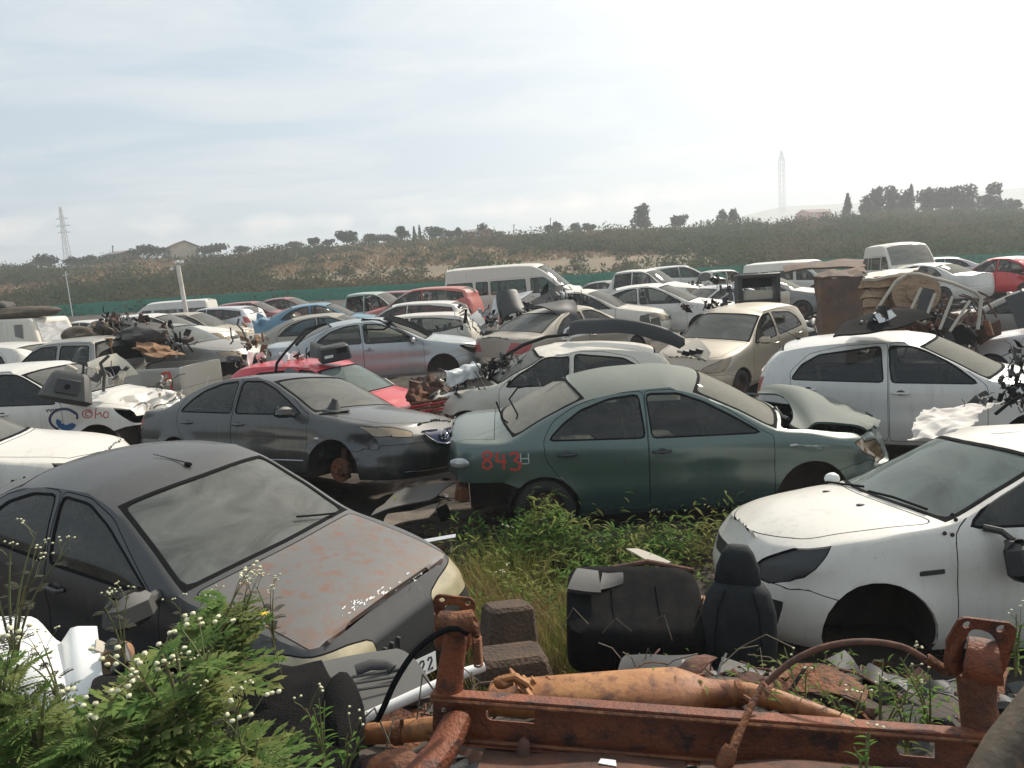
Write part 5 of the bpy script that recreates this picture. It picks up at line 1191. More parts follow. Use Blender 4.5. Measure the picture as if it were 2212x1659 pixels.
b = MB(); b.tube([front_pt(y, .30)+Vector((.012, 0, 0)) for y in (-.62, -.5, -.3, 0, .3, .5, .62)], .009, 6); b.build('lower_chrome_strip', 'chrome', r)
p = Vector(sh.side(1.08, .66, -1)); b = MB(); b.blob(p, (.04, .01, .02), 1, 2, 0); b.build('side_repeater', 'lamp_clear', r)
b = MB(); b.tube([sh.side(x, .415, -1) for x in (-.9, -.5, 0, .5, .88)], .007, 5); b.build('door_moulding', 'silver_tube', r)
q = Vector((-2.04, 8.11, 1.205)); t = thing('gear_boot', 'black leather gear lever boot lying on the dark grey bonnet', 'car part', q, GD)
b = MB(); b.lathe((0, 0, 0), (.15, 0, 1), [(0, .13), (.012, .125), (.02, .085), (.06, .062), (.10, .040), (.135, .030), (.15, .001)], 14); b.build('boot', 'plastic', t); b = MB(); b.box((0, 0, 0), (.34, .22, .012), rotm(0, 0, .3), 1, .004); b.build('surround', 'plastic_grey', t)
# --- left sedan
r, sh, made = CARS['left']
p = Vector(sh.side(.80, .93, -1)); par = r
b = MB(); b.box(p+Vector((.04, -.19, .02)), (.16, .27, .19), rotm(0, 0, -.1), .9, .05); b.tube([p, p+Vector((.02, -.1, 0))], [.04, .03], 8); b.build('mirror', 'hood_mirror' if 'hood_mirror' in M else 'plastic_grey', r)
for s in (-1, 1):
    a_ = [sh.top(sh.sp['cw']-.02+(.03 if k else 0)-.03*k, s*.1+.18*k*s) for k in range(4)]
b = MB(); b.tube([Vector(sh.top(1.0, .50))+Vector((0, 0, .02)), Vector(sh.top(.97, .36))+Vector((0, 0, .02)), Vector(sh.top(.93, .22))+Vector((0, 0, .02))], .007, 5); b.build('wiper', 'black', r)
b = MB(); rs = random.Random(77)
for k in range(45):
    u = rs.random(); x_ = 1.86-.10*u+rs.gauss(0, .018); y_ = .30-.62*u+rs.gauss(0, .02); l_ = rs.uniform(.004, .018); a_ = rs.uniform(-.5, .5)+1.9
    P_ = [Vector(sh.top(x_+dx*math.cos(a_)*l_-dy*math.sin(a_)*l_*.3, y_+dx*math.sin(a_)*l_+dy*math.cos(a_)*l_*.3))+Vector((0, 0, .003)) for dx, dy in ((-1, -1), (.6, -.7), (1, .4), (-.3, 1))]; b.add(P_, [(0, 1, 2, 3)])
o_ = b.build('scraped_paint', 'white_plastic', r, 0); o_['kind'] = 'stuff'
b = MB()
for k in range(11):
    a_ = sh.xcf+sh.Ef*(.30+.06*k); p_ = Vector(sh.side(a_, .60, -1)); b.box(p_+Vector((-.01, 0, -.03)), (.05, .012, .12), rotm(0, 0, 0), 1, .002)
o_ = b.build('grille_rib', 'plastic_grey', r); o_['kind'] = 'stuff'
q = [(868, 1440, 3.55), (940, 1406, 3.70), (942, 1446, 3.66), (872, 1482, 3.51)]
t = panelw('number_plate', 'white number plate reading 222 propped against the rusty bonnet sedan', 'number plate', q, 'white_plastic', 0, .0, 1, .004, 6, 4)
P0, P1, P3 = w(*q[0]), w(*q[1]), w(*q[3]); X = (P1-P0); Y_ = (P0-P3); nn = X.cross(Y_).normalized(); 
if nn.dot(Vector((0, 0, CH))-P0) < 0: nn = -nn
two = [[(.1, .8), (.35, 1), (.8, .95), (.85, .68), (.1, .02), (.95, .02)]]
b = MB(); 
for i in range(3):
    for path in two: b.ribbon([P3+X*(.24+.24*i+.17*u)+Y_*(.2+.6*v)+nn*.004-t.location for u, v in path], .012, nn, .002)
b.build('digit', 'black_mark', t)
# --- white right hatchback in front: loose mirror, washer jets, wiper, repeater
r, sh, made = CARS['nearwhite']
p = Vector(sh.side(.52, .93, 1)); b = MB(); b.box(p+Vector((-.02, .13, -.13)), (.17, .13, .24), rotm(.1, .2, .2), .9, .05); b.tube([p+Vector((.1, 0, .03)), p+Vector((.03, .06, .02)), p+Vector((0, .11, -.02))], .022, 7); b.build('mirror', 'plastic', r)
for x_, y_ in ((1.12, .3), (1.16, -.18)): b = MB(); b.blob(Vector(sh.top(x_, y_))+Vector((0, 0, .003)), (.03, .016, .008), 1, 2, 0); b.build('washer_jet', 'plastic', r)
b = MB(); b.blob(Vector(sh.top(.92, -.62))+Vector((.02, -.02, .03)), (.06, .05, .05), 3, 2, .05); b.build('mirror_stub', 'white_plastic', r)
b = MB(); b.tube([Vector(sh.top(.98, .1))+Vector((0, 0, .02)), Vector(sh.top(.93, .35))+Vector((0, 0, .03)), Vector(sh.top(.84, .6))+Vector((0, 0, .02))], .009, 5); b.tube([Vector(sh.top(1.0, -.6))+Vector((0, 0, .02)), Vector(sh.top(.97, .0))+Vector((0, 0, .03))], .009, 5); b.build('wiper', 'black', r)
b = MB(); p = Vector(sh.side(.93, .70, 1)); b.box(p, (.15, .012, .03), rotm(0, .1, 0), 1, .004); b.build('side_repeater', 'plastic', r)
b = MB(); p = Vector(sh.side(.80, .92, 1)); 
for dx, dz in ((0, 0), (.045, .01), (.0, .12), (-.02, .09)): b.lathe(p+Vector((dx, .004, dz)), (0, 1, 0), [(0, .014), (.004, .012), (.005, .0)], 8)
b.build('hinge_bolt', 'under', r)
b = MB()
for dx, dz in ((0, 0), (.12, -.04), (.2, -.1), (.3, -.12)):
    p = Vector(sh.side(1.62+dx, .80+dz, 1)); b.box(p-Vector((.03, .05, 0)), (.05, .04, .10), rotm(.3, .4+dx, .2), 1, .006); b.tube([p-Vector((.02, .05, .05)), p-Vector((-.04, .05, -.01))], .007, 5)

# --- white emblem car: wave emblem and scribbles
r, sh, made = CARS['logo']
C_ = lambda cx_, cz_, rx, rz, a0, a1, n=14: [(cx_+rx*math.cos(a0+(a1-a0)*k/n), cz_+rz*math.sin(a0+(a1-a0)*k/n)) for k in range(n+1)]
stroke(sh, r, [C_(.80, .74, .20, .15, .5, 4.2)], .035, 'logo_navy', 'wave_emblem', -1, .004)
stroke(sh, r, [C_(.83, .70, .11, .08, 2.6, 6.0), C_(.83, .68, .07, .05, 3, 6.2)], .07, 'logo_blue', 'wave_emblem', -1, .005)
stroke(sh, r, [C_(.90, .78, .10, .07, -.6, 1.4)], .03, 'logo_navy', 'wave_emblem', -1, .004)
stroke(sh, r, [C_(1.14, .80, .07, .055, 0, 6.3), C_(1.15, .80, .035, .03, 0, 5)], .014, 'red_spray', 'sprayed_scribble', -1, .004)
stroke(sh, r, [[(1.26, .87), (1.25, .73)], [(1.27, .78), (1.32, .81), (1.34, .74)], C_(1.40, .77, .04, .04, 0, 6.3)], .014, 'red_spray', 'sprayed_scribble', -1, .004)
stroke(sh, r, [[(.56+.05*k, .90), (.58+.05*k, .86), (.60+.05*k, .90)] for k in range(4)], .012, 'black_mark', 'pen_marks', -1, .004)
# --- canopy on the left pickup
r, sh, made = CARS['canopy']
b = MB(); b.add([(-2.6, -.78, 1.04), (-.88, -.78, 1.04), (-.88, .78, 1.04), (-2.6, .78, 1.04), (-2.42, -.70, 1.74), (-.88, -.72, 1.78), (-.88, .72, 1.78), (-2.42, .70, 1.74)], [(4, 5, 6, 7), (0, 1, 5, 4), (2, 3, 7, 6), (1, 2, 6, 5), (3, 0, 4, 7)]); o = b.build('canopy', 'white_warm', r, smooth=0)
m_ = o.modifiers.new('bevel', 'BEVEL'); m_.width = .07; m_.segments = 3
b = MB(); b.add([(-2.585, -.62, 1.14), (-2.585, .62, 1.14), (-2.46, .56, 1.62), (-2.46, -.56, 1.62)], [(0, 1, 2, 3)]); b.add([(-2.2, .76, 1.2), (-1.98, .755, 1.2), (-1.98, .735, 1.6), (-2.2, .735, 1.6)], [(0, 1, 2, 3)]); b.build('window', 'ws', o, smooth=0)
def letters(paths, O, X, Z, h, wd, m, par, off):
    b = MB()
    for i, g in enumerate(paths):
        for q in g: b.ribbon([O+X*(i*h*.85+u*h*.65)+Z*(v*h) for u, v in q], wd, off, .004)
    return b.build('lettering', m, par, smooth=0)
Dl = [[(0, 0), (0, 1), (.6, .85), (.8, .5), (.6, .15), (0, 0)]]; Vl = [[(0, 1), (.45, 0), (.9, 1)]]
letters([Dl, Vl], Vector((-1.2, .775, 1.16)), Vector((-1, 0, 0)), Vector((0, -.05, .99)), .26, .05, 'black_mark', o, Vector((0, 1, 0)))
lump('rolled_tarpaulin', 'brown rolled tarpaulin lying on the canopy roof at the left edge', 'tarpaulin', 45, 676, 18.6, (.95, .35, .16), 'sack', 3, .18)
lump('stuffed_sack', 'grey round bundle on the brown tarpaulin at the left edge', 'sack', 10, 664, 18.6, (.22, .2, .16), 'tarp', 5, .15)
# --- silver pickup at left: sacks on its roof, scrap in its bed
lump('stuffed_sack', 'longer brown sack at the left end of the silver pickup roof', 'sack', 172, 724, 15.4, (.38, .3, .17), 'sack', 7, .25, 1.6)
lump('stuffed_sack', 'smaller brown sack at the right end of the silver pickup roof', 'sack', 214, 712, 15.7, (.26, .25, .17), 'sack', 9, .25, 1.6)
scrap('tangle of black car parts heaped in the bed of the silver pickup', [(290, 735, 15.5, .75, .5, .4), (330, 725, 15.6, .7, .5, .45), (265, 700, 15.7, .6, .5, .3), (370, 745, 15.5, .5, .4, .3)], 42, ['plastic', 'plastic_grey', 'rust_dark', 'black'], (.05, .22), 3)
lump('seat_foam', 'tan torn seat foam on top of the scrap in the silver pickup', 'seat foam', 338, 757, 15.0, (.36, .22, .10), 'foam', 11, .5, 2.2, (.3, .3, .4))
lump('tarpaulin', 'grey brown tarpaulin humped over the scrap in the silver pickup', 'tarpaulin', 315, 722, 15.4, (.5, .4, .24), 'tarp', 12, .2, 2)
b = MB(); b.tube([w(225, 775, 14.8), w(222, 745, 14.8), w(229, 733, 14.8), w(240, 731, 14.8), w(237, 750, 14.8), w(246, 778, 14.8)], .035, 8); b.tube([w(223, 757, 14.8), w(238, 757, 14.8)], .03, 8); tag(local(b.build('bent_frame', 'foam'), 0), 'pinkish bent seat frame standing behind the cab of the silver pickup', 'seat frame', GD)
panelw('bumper', 'cream bumper cover with dark lamp opening leaning on the silver pickup', 'bumper', [(185, 782, 13.4), (252, 765, 13.6), (298, 812, 13.2), (205, 828, 13.1)], 'cream_paint', .12, .05, 3, .02, seed=2)
panelw('bumper_grille', 'black mesh opening piece on the cream bumper cover', 'car part', [(225, 795, 13.0), (258, 792, 13.05), (272, 812, 12.95), (238, 818, 12.95)], 'black', .1, .01, 3, .02, 6, 5)
stroke(CARS['bakl'][1], CARS['bakl'][0], [[(-2.22, .95), (-2.38, .97), (-2.4, .86), (-2.28, .82)], [(-2.4, .9), (-2.40, .62), (-2.3, .58)]], .05, 'red_spray', 'sprayed_digit', 1, .006)
# console with radio on the emblem car
t = thing('centre_console', 'grey centre console with radio lying on the white emblem car', 'car part', w(148, 838, 9.7), GD)
b = MB(); R_ = rotm(-.25, .3, .3); b.box((0, 0, 0), (.62, .3, .42), R_, .72, .05); b.build('housing', 'plastic_grey', t); b = MB(); b.box(R_ @ Vector((.02, -.14, .0)), (.28, .06, .2), R_, 1, .01); b.build('radio', 'plastic', t); b = MB(); b.lathe(R_ @ Vector((.02, -.175, 0)), R_ @ Vector((0, -1, 0)), [(0, .035), (.015, .03), (.016, .001)], 12); b.build('knob', 'black', t)
scrap('grey broken trim heaped behind the centre console', [(230, 815, 10.3, .4, .3, .08), (180, 808, 10.2, .35, .3, .08)], 10, ['plastic', 'beige_plastic', 'plastic_grey'], (.06, .25), 8, 'broken_trim')
scrap('torn brown front structure of the grey sedan', [(545, 752, 14.9, .3, .3, .5), (525, 775, 14.8, .35, .3, .25)], 24, ['rust_dark', 'foam', 'beige_plastic', 'plastic'], (.05, .2), 5, 'front_wreckage')
scrap('crumpled lamp and bracket wreckage at the nose of the white emblem car', [(345, 845, 11.0, .5, .3, .2)], 22, ['beige_plastic', 'plastic', 'white_plastic'], (.05, .2), 6, 'front_wreckage')
# --- on the red hatchback
t = thing('speaker_box', 'black open box with white label on the red hatchback roof', 'car part', w(722, 762, 11.9), GD); R_ = rotm(.1, -.1, .4)
b = MB(); b.box((0, 0, 0), (.52, .3, .26), R_, .9, .03); b.build('housing', 'plastic', t); b = MB(); b.box(R_ @ Vector((-.12, -.155, -.02)), (.14, .012, .045), R_, 1, .002); b.build('sticker', 'white_plastic', t); b = MB(); b.box(R_ @ Vector((.1, -.15, .05)), (.16, .02, .08), R_, 1, .004); b.build('opening', 'black', t)
panelw('dashboard_piece', 'dark dashboard half leaning beside the black box on the red roof', 'car part', [(672, 742, 12.1), (702, 748, 12.0), (712, 776, 11.8), (670, 772, 11.9)], 'plastic_grey', .1, .02, 4, .03)
b = MB(); b.tube([w(596, 805, 11.5), w(598, 785, 11.5), w(615, 762, 11.6), w(640, 735, 11.9), w(660, 712, 12.3), w(700, 700, 12.6)], .022, 7); tag(local(b.build('rubber_strip', 'black'), 0), 'long black rubber strip draped over the red roof and up to the silver sedan', 'strip', GD)
scrap('small black and white clips strewn along the red roof', [(640, 768, 12.2, .5, .4, .05), (600, 770, 12.6, .5, .3, .1)], 16, ['plastic', 'white_plastic', 'black'], (.04, .14), 15, 'broken_trim')
panelw('glass_shard', 'pale green shard of glass standing on the red door sill', 'glass', [(608, 812, 10.6), (622, 794, 10.7), (640, 800, 10.6), (650, 814, 10.5)], 'ws_thin', 0, .01, 4, .006, 4, 4)
# --- gap between the dark grey sedan and the stripped hatchback
lump('engine_lump', 'round rusty gearbox casing left of the white bag', 'car part', 928, 852, 11.2, (.30, .26, .27), 'rust_dark', 21, .5, 2.4)
lump('wheel_hub', 'small rusty hub on the ground left of the gearbox casing', 'car part', 905, 862, 10.9, (.18, .2, .16), 'rust', 22, .4, 2.2)
scrap('rusty springs and scrap strewn before the stripped hatchback', [(935, 892, 10.3, .4, .4, .10), (965, 875, 10.6, .3, .3, .12), (905, 898, 10.1, .3, .3, .06), (955, 912, 9.9, .4, .3, .08)], 40, ['rust', 'rust_dark', 'foam', 'plastic'], (.03, .11), 23)
t = thing('slat_stack', 'stack of red painted slats in front of the red bonnet', 'car part', w(915, 880, 10.0), GD)
for k in range(5): b = MB(); b.box((.02*k, 0, .045*k-.1), (.55, .03, .03), rotm(0, -.12, -.25), 1, .006); b.build('slat', 'red_paint' if k % 2 else 'rust', t)
panelw('plastic_bag', 'white torn plastic bag full of rubbish on the stripped nose', 'bag', [(956, 812, 10.1), (1020, 785, 10.4), (1040, 812, 10.2), (962, 838, 9.9)], 'bag', .22, .05, 8, .01, 26, 20, seed=4)
scrap('black wiring and plastic bundled on the nose of the stripped hatchback', [(1010, 825, 10.2, .6, .3, .18), (1060, 800, 10.3, .5, .3, .15), (1085, 782, 10.5, .4, .2, .12)], 26, ['plastic', 'black', 'plastic_grey', 'plastic'], (.03, .13), 25)
# long black strip over the stripped hatchback roof
panelw('bumper', 'long black bumper bent over the roof of the stripped hatchback', 'bumper', [(1228, 728, 10.9), (1480, 760, 10.3), (1478, 742, 10.5), (1236, 708, 11.2)], 'plastic', .10, .03, 2.5, .03, 26, 6, curl=.09)
t = panelw('vent_panel', 'cream air vent panel lying on the stripped hatchback roof', 'car part', [(1462, 762, 10.0), (1505, 735, 10.2), (1533, 766, 9.9), (1524, 782, 9.8)], 'beige_plastic', .05, .01, 3, .04)
for k in range(3):
    b = MB(); p = w(1482+k*14, 763-k*2, 9.85)-t.location; b.box(p, (.11, .03, .08), rotm(.6, .3, .2), 1, .006); b.build('vent_slot', 'plastic', t)
b = MB(); b.tube([w(1215, 735, 11.6), w(1222, 712, 11.7), w(1240, 702, 11.8), w(1288, 714, 11.7), w(1262, 722, 11.6), w(1232, 728, 11.5), w(1226, 738, 11.5)], .022, 8); tag(local(b.build('window_frame', 'silver_tube'), 0), 'pale bent door window frame behind the stripped hatchback roof', 'frame', GD)
b = MB(); b.tube([w(1005, 820, 10.2), w(1080, 775, 10.6), w(1130, 745, 11.0), w(1180, 728, 11.3), w(1235, 722, 11.5)], .026, 7); tag(local(b.build('roof_rail', 'black'), 0), 'black roof rail running down over the stripped hatchback windscreen pillar', 'rail', GD)
for k, (px, py, Y, lb) in enumerate(((1392, 700, 12.2, 'left'), (1416, 706, 12.0, 'right'))):
    panelw('mirror_glass', 'upright glass quarter pane, the %s one of the pair before the white sedan bonnet' % lb, 'glass', [(px-14, py+14, Y), (px-10, py-18, Y), (px+8, py-22, Y), (px+14, py+10, Y)], 'ws_thin', 0, .01, 3, .03, 4, 4)
# --- torn bumpers on the champagne sedan and beyond
panelw('black_sheet', 'dark rubber sheet slumped over the roof of the champagne sedan', 'sheet', [(1128, 668, 15.5), (1232, 652, 16.0), (1250, 705, 15.2), (1222, 700, 15.2)], 'plastic', .18, .06, 2.5, .03, 18, 12, seed=6)
panelw('bumper', 'black bumper raised like a fin behind the champagne sedan', 'bumper', [(1085, 700, 17.0), (1075, 640, 17.4), (1110, 632, 17.4), (1135, 676, 17.0)], 'plastic', .2, .08, 2.0, .04, 14, 10, seed=8)
panelw('bumper', 'white bumper with black underside leaning left of the raised black bumper', 'bumper', [(1058, 690, 17.4), (1068, 648, 17.6), (1150, 630, 18.0), (1138, 642, 17.8)], 'white_plastic', .15, .06, 2, .05, 16, 8, seed=9)
panelw('loose_bonnet', 'upturned black bonnet underside below the minibus nose', 'bonnet', [(1120, 672, 18.0), (1150, 650, 18.2), (1218, 616, 18.6), (1210, 668, 18.0)], 'plastic', .05, .07, 2, .04, 16, 10, seed=10)
panelw('bumper', 'white van front panel with small dark opening hanging under the minibus nose', 'bumper', [(1226, 622, 19.5), (1250, 620, 19.6), (1274, 658, 19.2), (1262, 668, 19.0)], 'white_paint', .12, .05, 2, .05, 12, 10, seed=11)
scrap('tangle of dark and white bumper pieces between the minibus and the champagne sedan', [(1110, 668, 17.4, .8, .5, .45), (1180, 655, 17.8, .8, .5, .45), (1060, 690, 17.4, .7, .4, .4), (1010, 688, 18.5, .6, .5, .45), (1225, 650, 18.2, .5, .4, .4)], 26, ['plastic', 'plastic', 'black', 'plastic', 'plastic_grey', 'silver_tube'], (.05, .2), 31)
panelw('tailgate_panel', 'white tailgate scrap with red lamp spot right of the white crossover', 'car part', [(1015, 688, 17.5), (1034, 672, 17.7), (1048, 700, 17.3), (1040, 708, 17.2)], 'white_paint', .05, .03, 3, .03, 8, 6)
panelw('wiper_tray', 'black wiper tray torn loose on the silver sedan bonnet', 'car part', [(828, 690, 15.5), (845, 682, 15.8), (935, 722, 14.8), (925, 730, 14.7)], 'black', .1, .05, 4, .02, 16, 5)
b = MB(); b.tube([w(780, 702, 15.4), w(782, 690, 15.5), w(820, 692, 15.5), w(842, 704, 15.3), w(828, 712, 15.2), w(790, 712, 15.2), w(780, 702, 15.4)], .022, 7); tag(local(b.build('rubber_loop', 'black'), 0), 'black rubber loop lying on the silver sedan roof', 'strip', GD)
b = MB(); b.tube([w(640, 745, 14.2), w(660, 722, 14.6), w(690, 702, 15.0), w(705, 700, 15.2)], .03, 7); tag(local(b.build('rubber_strip', 'black'), 0), 'black strip running down the rear pillar of the silver sedan', 'strip', GD)
# --- on the beige hatchback and behind
scrap('dark burnt parts lying on the roof of the beige hatchback', [(1515, 662, 14.8, .6, .3, .08), (1560, 655, 15.2, .5, .3, .07)], 22, ['plastic', 'black', 'rust_dark'], (.03, .13), 33, 'burnt_parts')
t = thing('radiator_unit', 'dark open radiator frame with pale core standing behind the beige hatchback', 'radiator', w(1636, 630, 16.2), GD)
b = MB(); b.box((0, 0, .35), (.95, .3, .1), bev=.02); b.box((0, 0, -.22), (.95, .3, .1), bev=.02)
for s in (-1, 1): b.box((s*.42, 0, .06), (.1, .3, .6), bev=.02)
b.build('frame', 'plastic', t); b = MB(); b.box((0, 0, -.08), (.66, .12, .24), rotm(0, .05, 0), 1, .02); b.build('core', 'beige_plastic', t); b = MB(); b.box((0, .05, .2), (.7, .1, .22), bev=.02); b.build('fan_shroud', 'black', t)
scrap('black heaped roof parts on the white sedan facing left', [(1540, 604, 23.6, .6, .4, .10), (1500, 612, 23.8, .4, .3, .06)], 14, ['plastic', 'black'], (.05, .16), 35, 'burnt_parts')
scrap('white and black trim on the windscreen edge of the white sedan facing left', [(1580, 625, 21, .5, .3, .1)], 14, ['plastic', 'white_plastic'], (.06, .25), 36, 'broken_trim')
# --- plank crate and pipe frame
def plank_crate():
    t = thing('truck_bed', 'tall upended rusty truck bed of weathered planks right of the beige hatchback', 'truck bed', w(1870, 720, 15.0)-Vector((0, 0, .5)))
    inv = Matrix.Translation(-t.location)
    def bd(cs, m, name, amp=.03, th=.04, nu=8, nv=6):
        P = [w(*c) for c in cs]; b = MB()
        b.sheet(lambda u, v: P[0]*(1-u)*(1-v)+P[1]*u*(1-v)+P[2]*u*v+P[3]*(1-u)*v+Vector(noise.noise_vector((P[0]*(1-u)+P[1]*u+P[2]*v)*2.5))*amp, nu, nv, th); return b.build(name, m, t, 30, inv)
    bd([(1766, 742, 13.6), (1862, 735, 13.2), (1866, 600, 13.4), (1762, 598, 13.8)], 'rust_panel', 'side_panel', .06)
    rows = 6; bd([(1862, 742, 13.6), (1972, 726, 14.2), (1974, 604, 14.2), (1864, 606, 13.7)], 'rust_panel', 'back_sheet', .03)
    for k in range(rows):
        y0 = 603+k*21; y1 = y0+19; j = (k*37 % 7)-3
        bd([(1862+j, y1+2, 13.3), (1962+j, y1-6, 13.9), (1968-j, y0-12, 14.0), (1864-j, y0, 13.35+.06*(k % 2))], 'plank', 'plank', .05, .06, 8, 2)
    bd([(1750, 600, 13.8), (1800, 588, 14.6), (1862, 582, 14.4), (1868, 600, 13.4)], 'rust_panel', 'top_flap', .08)
    bd([(1864, 604, 13.3), (1968, 590, 14.0), (1985, 578, 15.2), (1880, 586, 15.0)], 'beige_plastic', 'top_board', .05, .05)
    b = MB(); c = w(1968, 636, 13.7); b.lathe(c, (-.35, -1, .1), [(0, .001), (0, .36), (.06, .40), (.5, .40), (.5, .001)], 22); b.lathe(c, (-.35, -1, .1), [(.5, .18), (.54, .16), (.54, .001)], 18); b.build('drum', 'plank', t, 35, inv)
    b = MB(); b.tube([w(1768, 610, 13.4), w(1772, 735, 13.0)], .045, 8); b.build('corner_post', 'rust_panel', t, 35, inv)
plank_crate()
panelw('rusty_sheet', 'dark rusty sheet lying flat behind the upended truck bed', 'sheet', [(1690, 582, 19.0), (1870, 575, 18.0), (1860, 562, 20), (1700, 570, 21)], 'rust_panel', .03, .12, 1.2, .05, 18, 8)
t = thing('pipe_frame', 'pale welded pipe frame with slanting bars right of the upended truck bed', 'frame', w(2010, 720, 12.0))
inv = Matrix.Translation(-t.location)
b = MB(); b.tube([w(1895, 668, 12.2), w(1935, 608, 12.2), w(1960, 592, 12.2), w(1985, 592, 12.1), w(2060, 612, 11.9), w(2108, 632, 11.8), w(2120, 645, 11.8), w(2112, 712, 11.7)], .028, 8); b.build('outer_pipe', 'beige_plastic', t, 40, inv)
for a_, c_ in (((1958, 690, 12), (1990, 622, 12.05)), ((1995, 700, 11.9), (2020, 634, 11.95)), ((2030, 712, 11.8), (2058, 640, 11.9)), ((2052, 716, 11.7), (2095, 650, 11.8))):
    b = MB(); b.tube([w(*a_), w(*c_)], .025, 8); b.build('bar', 'beige_plastic', t, 40, inv)
panelw('mesh_panel', 'dark mesh panel inside the pale pipe frame', 'sheet', [(1975, 692, 12.3), (2012, 692, 12.2), (2018, 628, 12.4), (1988, 618, 12.5)], 'plastic', 0, .03, 4, .03)
scrap('dark scrap heaped under the pale pipe frame', [(2020, 720, 12.4, .9, .6, .25), (1950, 715, 12.6, .8, .6, .25), (2080, 715, 12.3, .6, .6, .3), (2050, 680, 14.0, 1.2, .9, .4)], 26, ['plastic', 'rust_dark', 'rust', 'black'], (.08, .4), 41)
# --- on the roof of the white hatchback
panelw('roof_sheet', 'black folded sheet with pale clips on the roof of the white hatchback', 'sheet', [(1800, 728, 8.3), (2020, 688, 8.5), (1905, 668, 9.2), (1850, 690, 9.3)], 'black', .05, .04, 3, .02, 18, 10)
panelw('tube_foil', 'thin brown strap running over the black sheet on the white hatchback', 'strap', [(1898, 668, 9.1), (1902, 664, 9.1), (2005, 700, 8.3), (2001, 703, 8.3)], 'foam_brown', 0, .003, 3, .006, 10, 2)
scrap('white clips and brackets on the black sheet of the white hatchback', [(1870, 692, 8.7, .12, .1, .05), (1905, 686, 8.6, .14, .1, .05)], 7, ['white_plastic', 'foam', 'plastic'], (.04, .12), 43, 'broken_trim')
panelw('airbag_cloth', 'crumpled pale airbag cloth draped between the two white hatchbacks', 'cloth', [(1968, 955, 6.4), (2080, 940, 6.2), (2165, 868, 7.0), (1995, 885, 7.2)], 'cloth', .12, .045, 9, .01, 44, 34, seed=3)
scrap('black bolted engine bracket and hoses at the right edge above the airbag cloth', [(2165, 862, 7.0, .35, .3, .10), (2195, 835, 7.1, .16, .2, .16), (2205, 790, 7.2, .10, .2, .2)], 34, ['plastic', 'black', 'plastic_grey'], (.03, .10), 45)
b = MB(); b.tube([w(2150, 895, 5.0), w(2180, 870, 5.0), w(2215, 852, 5.0)], .012, 6); tag(local(b.build('aerial_rod', 'black'), 0), 'short black rod lying on the roof of the right front hatchback', 'rod')
# grey sheets and scrap on the soil in front of the dark grey sedan
panelw('cardboard_sheet', 'flat grey sheet on the soil below the dark grey bumper', 'sheet', [(800, 1108, 6.6), (930, 1075, 6.9), (985, 1040, 7.3), (860, 1060, 7.5)], 'tarp', .0, .05, 3, .01, 14, 8)
panelw('cardboard_sheet', 'flat brown sheet on the soil nearer the camera than the grey one', 'sheet', [(820, 1150, 5.9), (930, 1120, 6.2), (950, 1090, 6.6), (840, 1112, 6.5)], 'sack', .0, .05, 3, .01, 12, 8)
panelw('metal_strip', 'pale metal strip on the soil left of the weeds', 'strip', [(880, 1172, 5.5), (985, 1155, 5.6), (984, 1162, 5.55), (880, 1180, 5.45)], 'silver_tube', 0, .01, 3, .008, 8, 2)
panelw('metal_strip', 'pale curved strip on the soil between the weeds and the white hatchback', 'strip', [(1352, 1188, 5.3), (1378, 1188, 5.3), (1450, 1216, 5.1), (1420, 1226, 5.05)], 'beige_plastic', .05, .01, 3, .01, 10, 3)
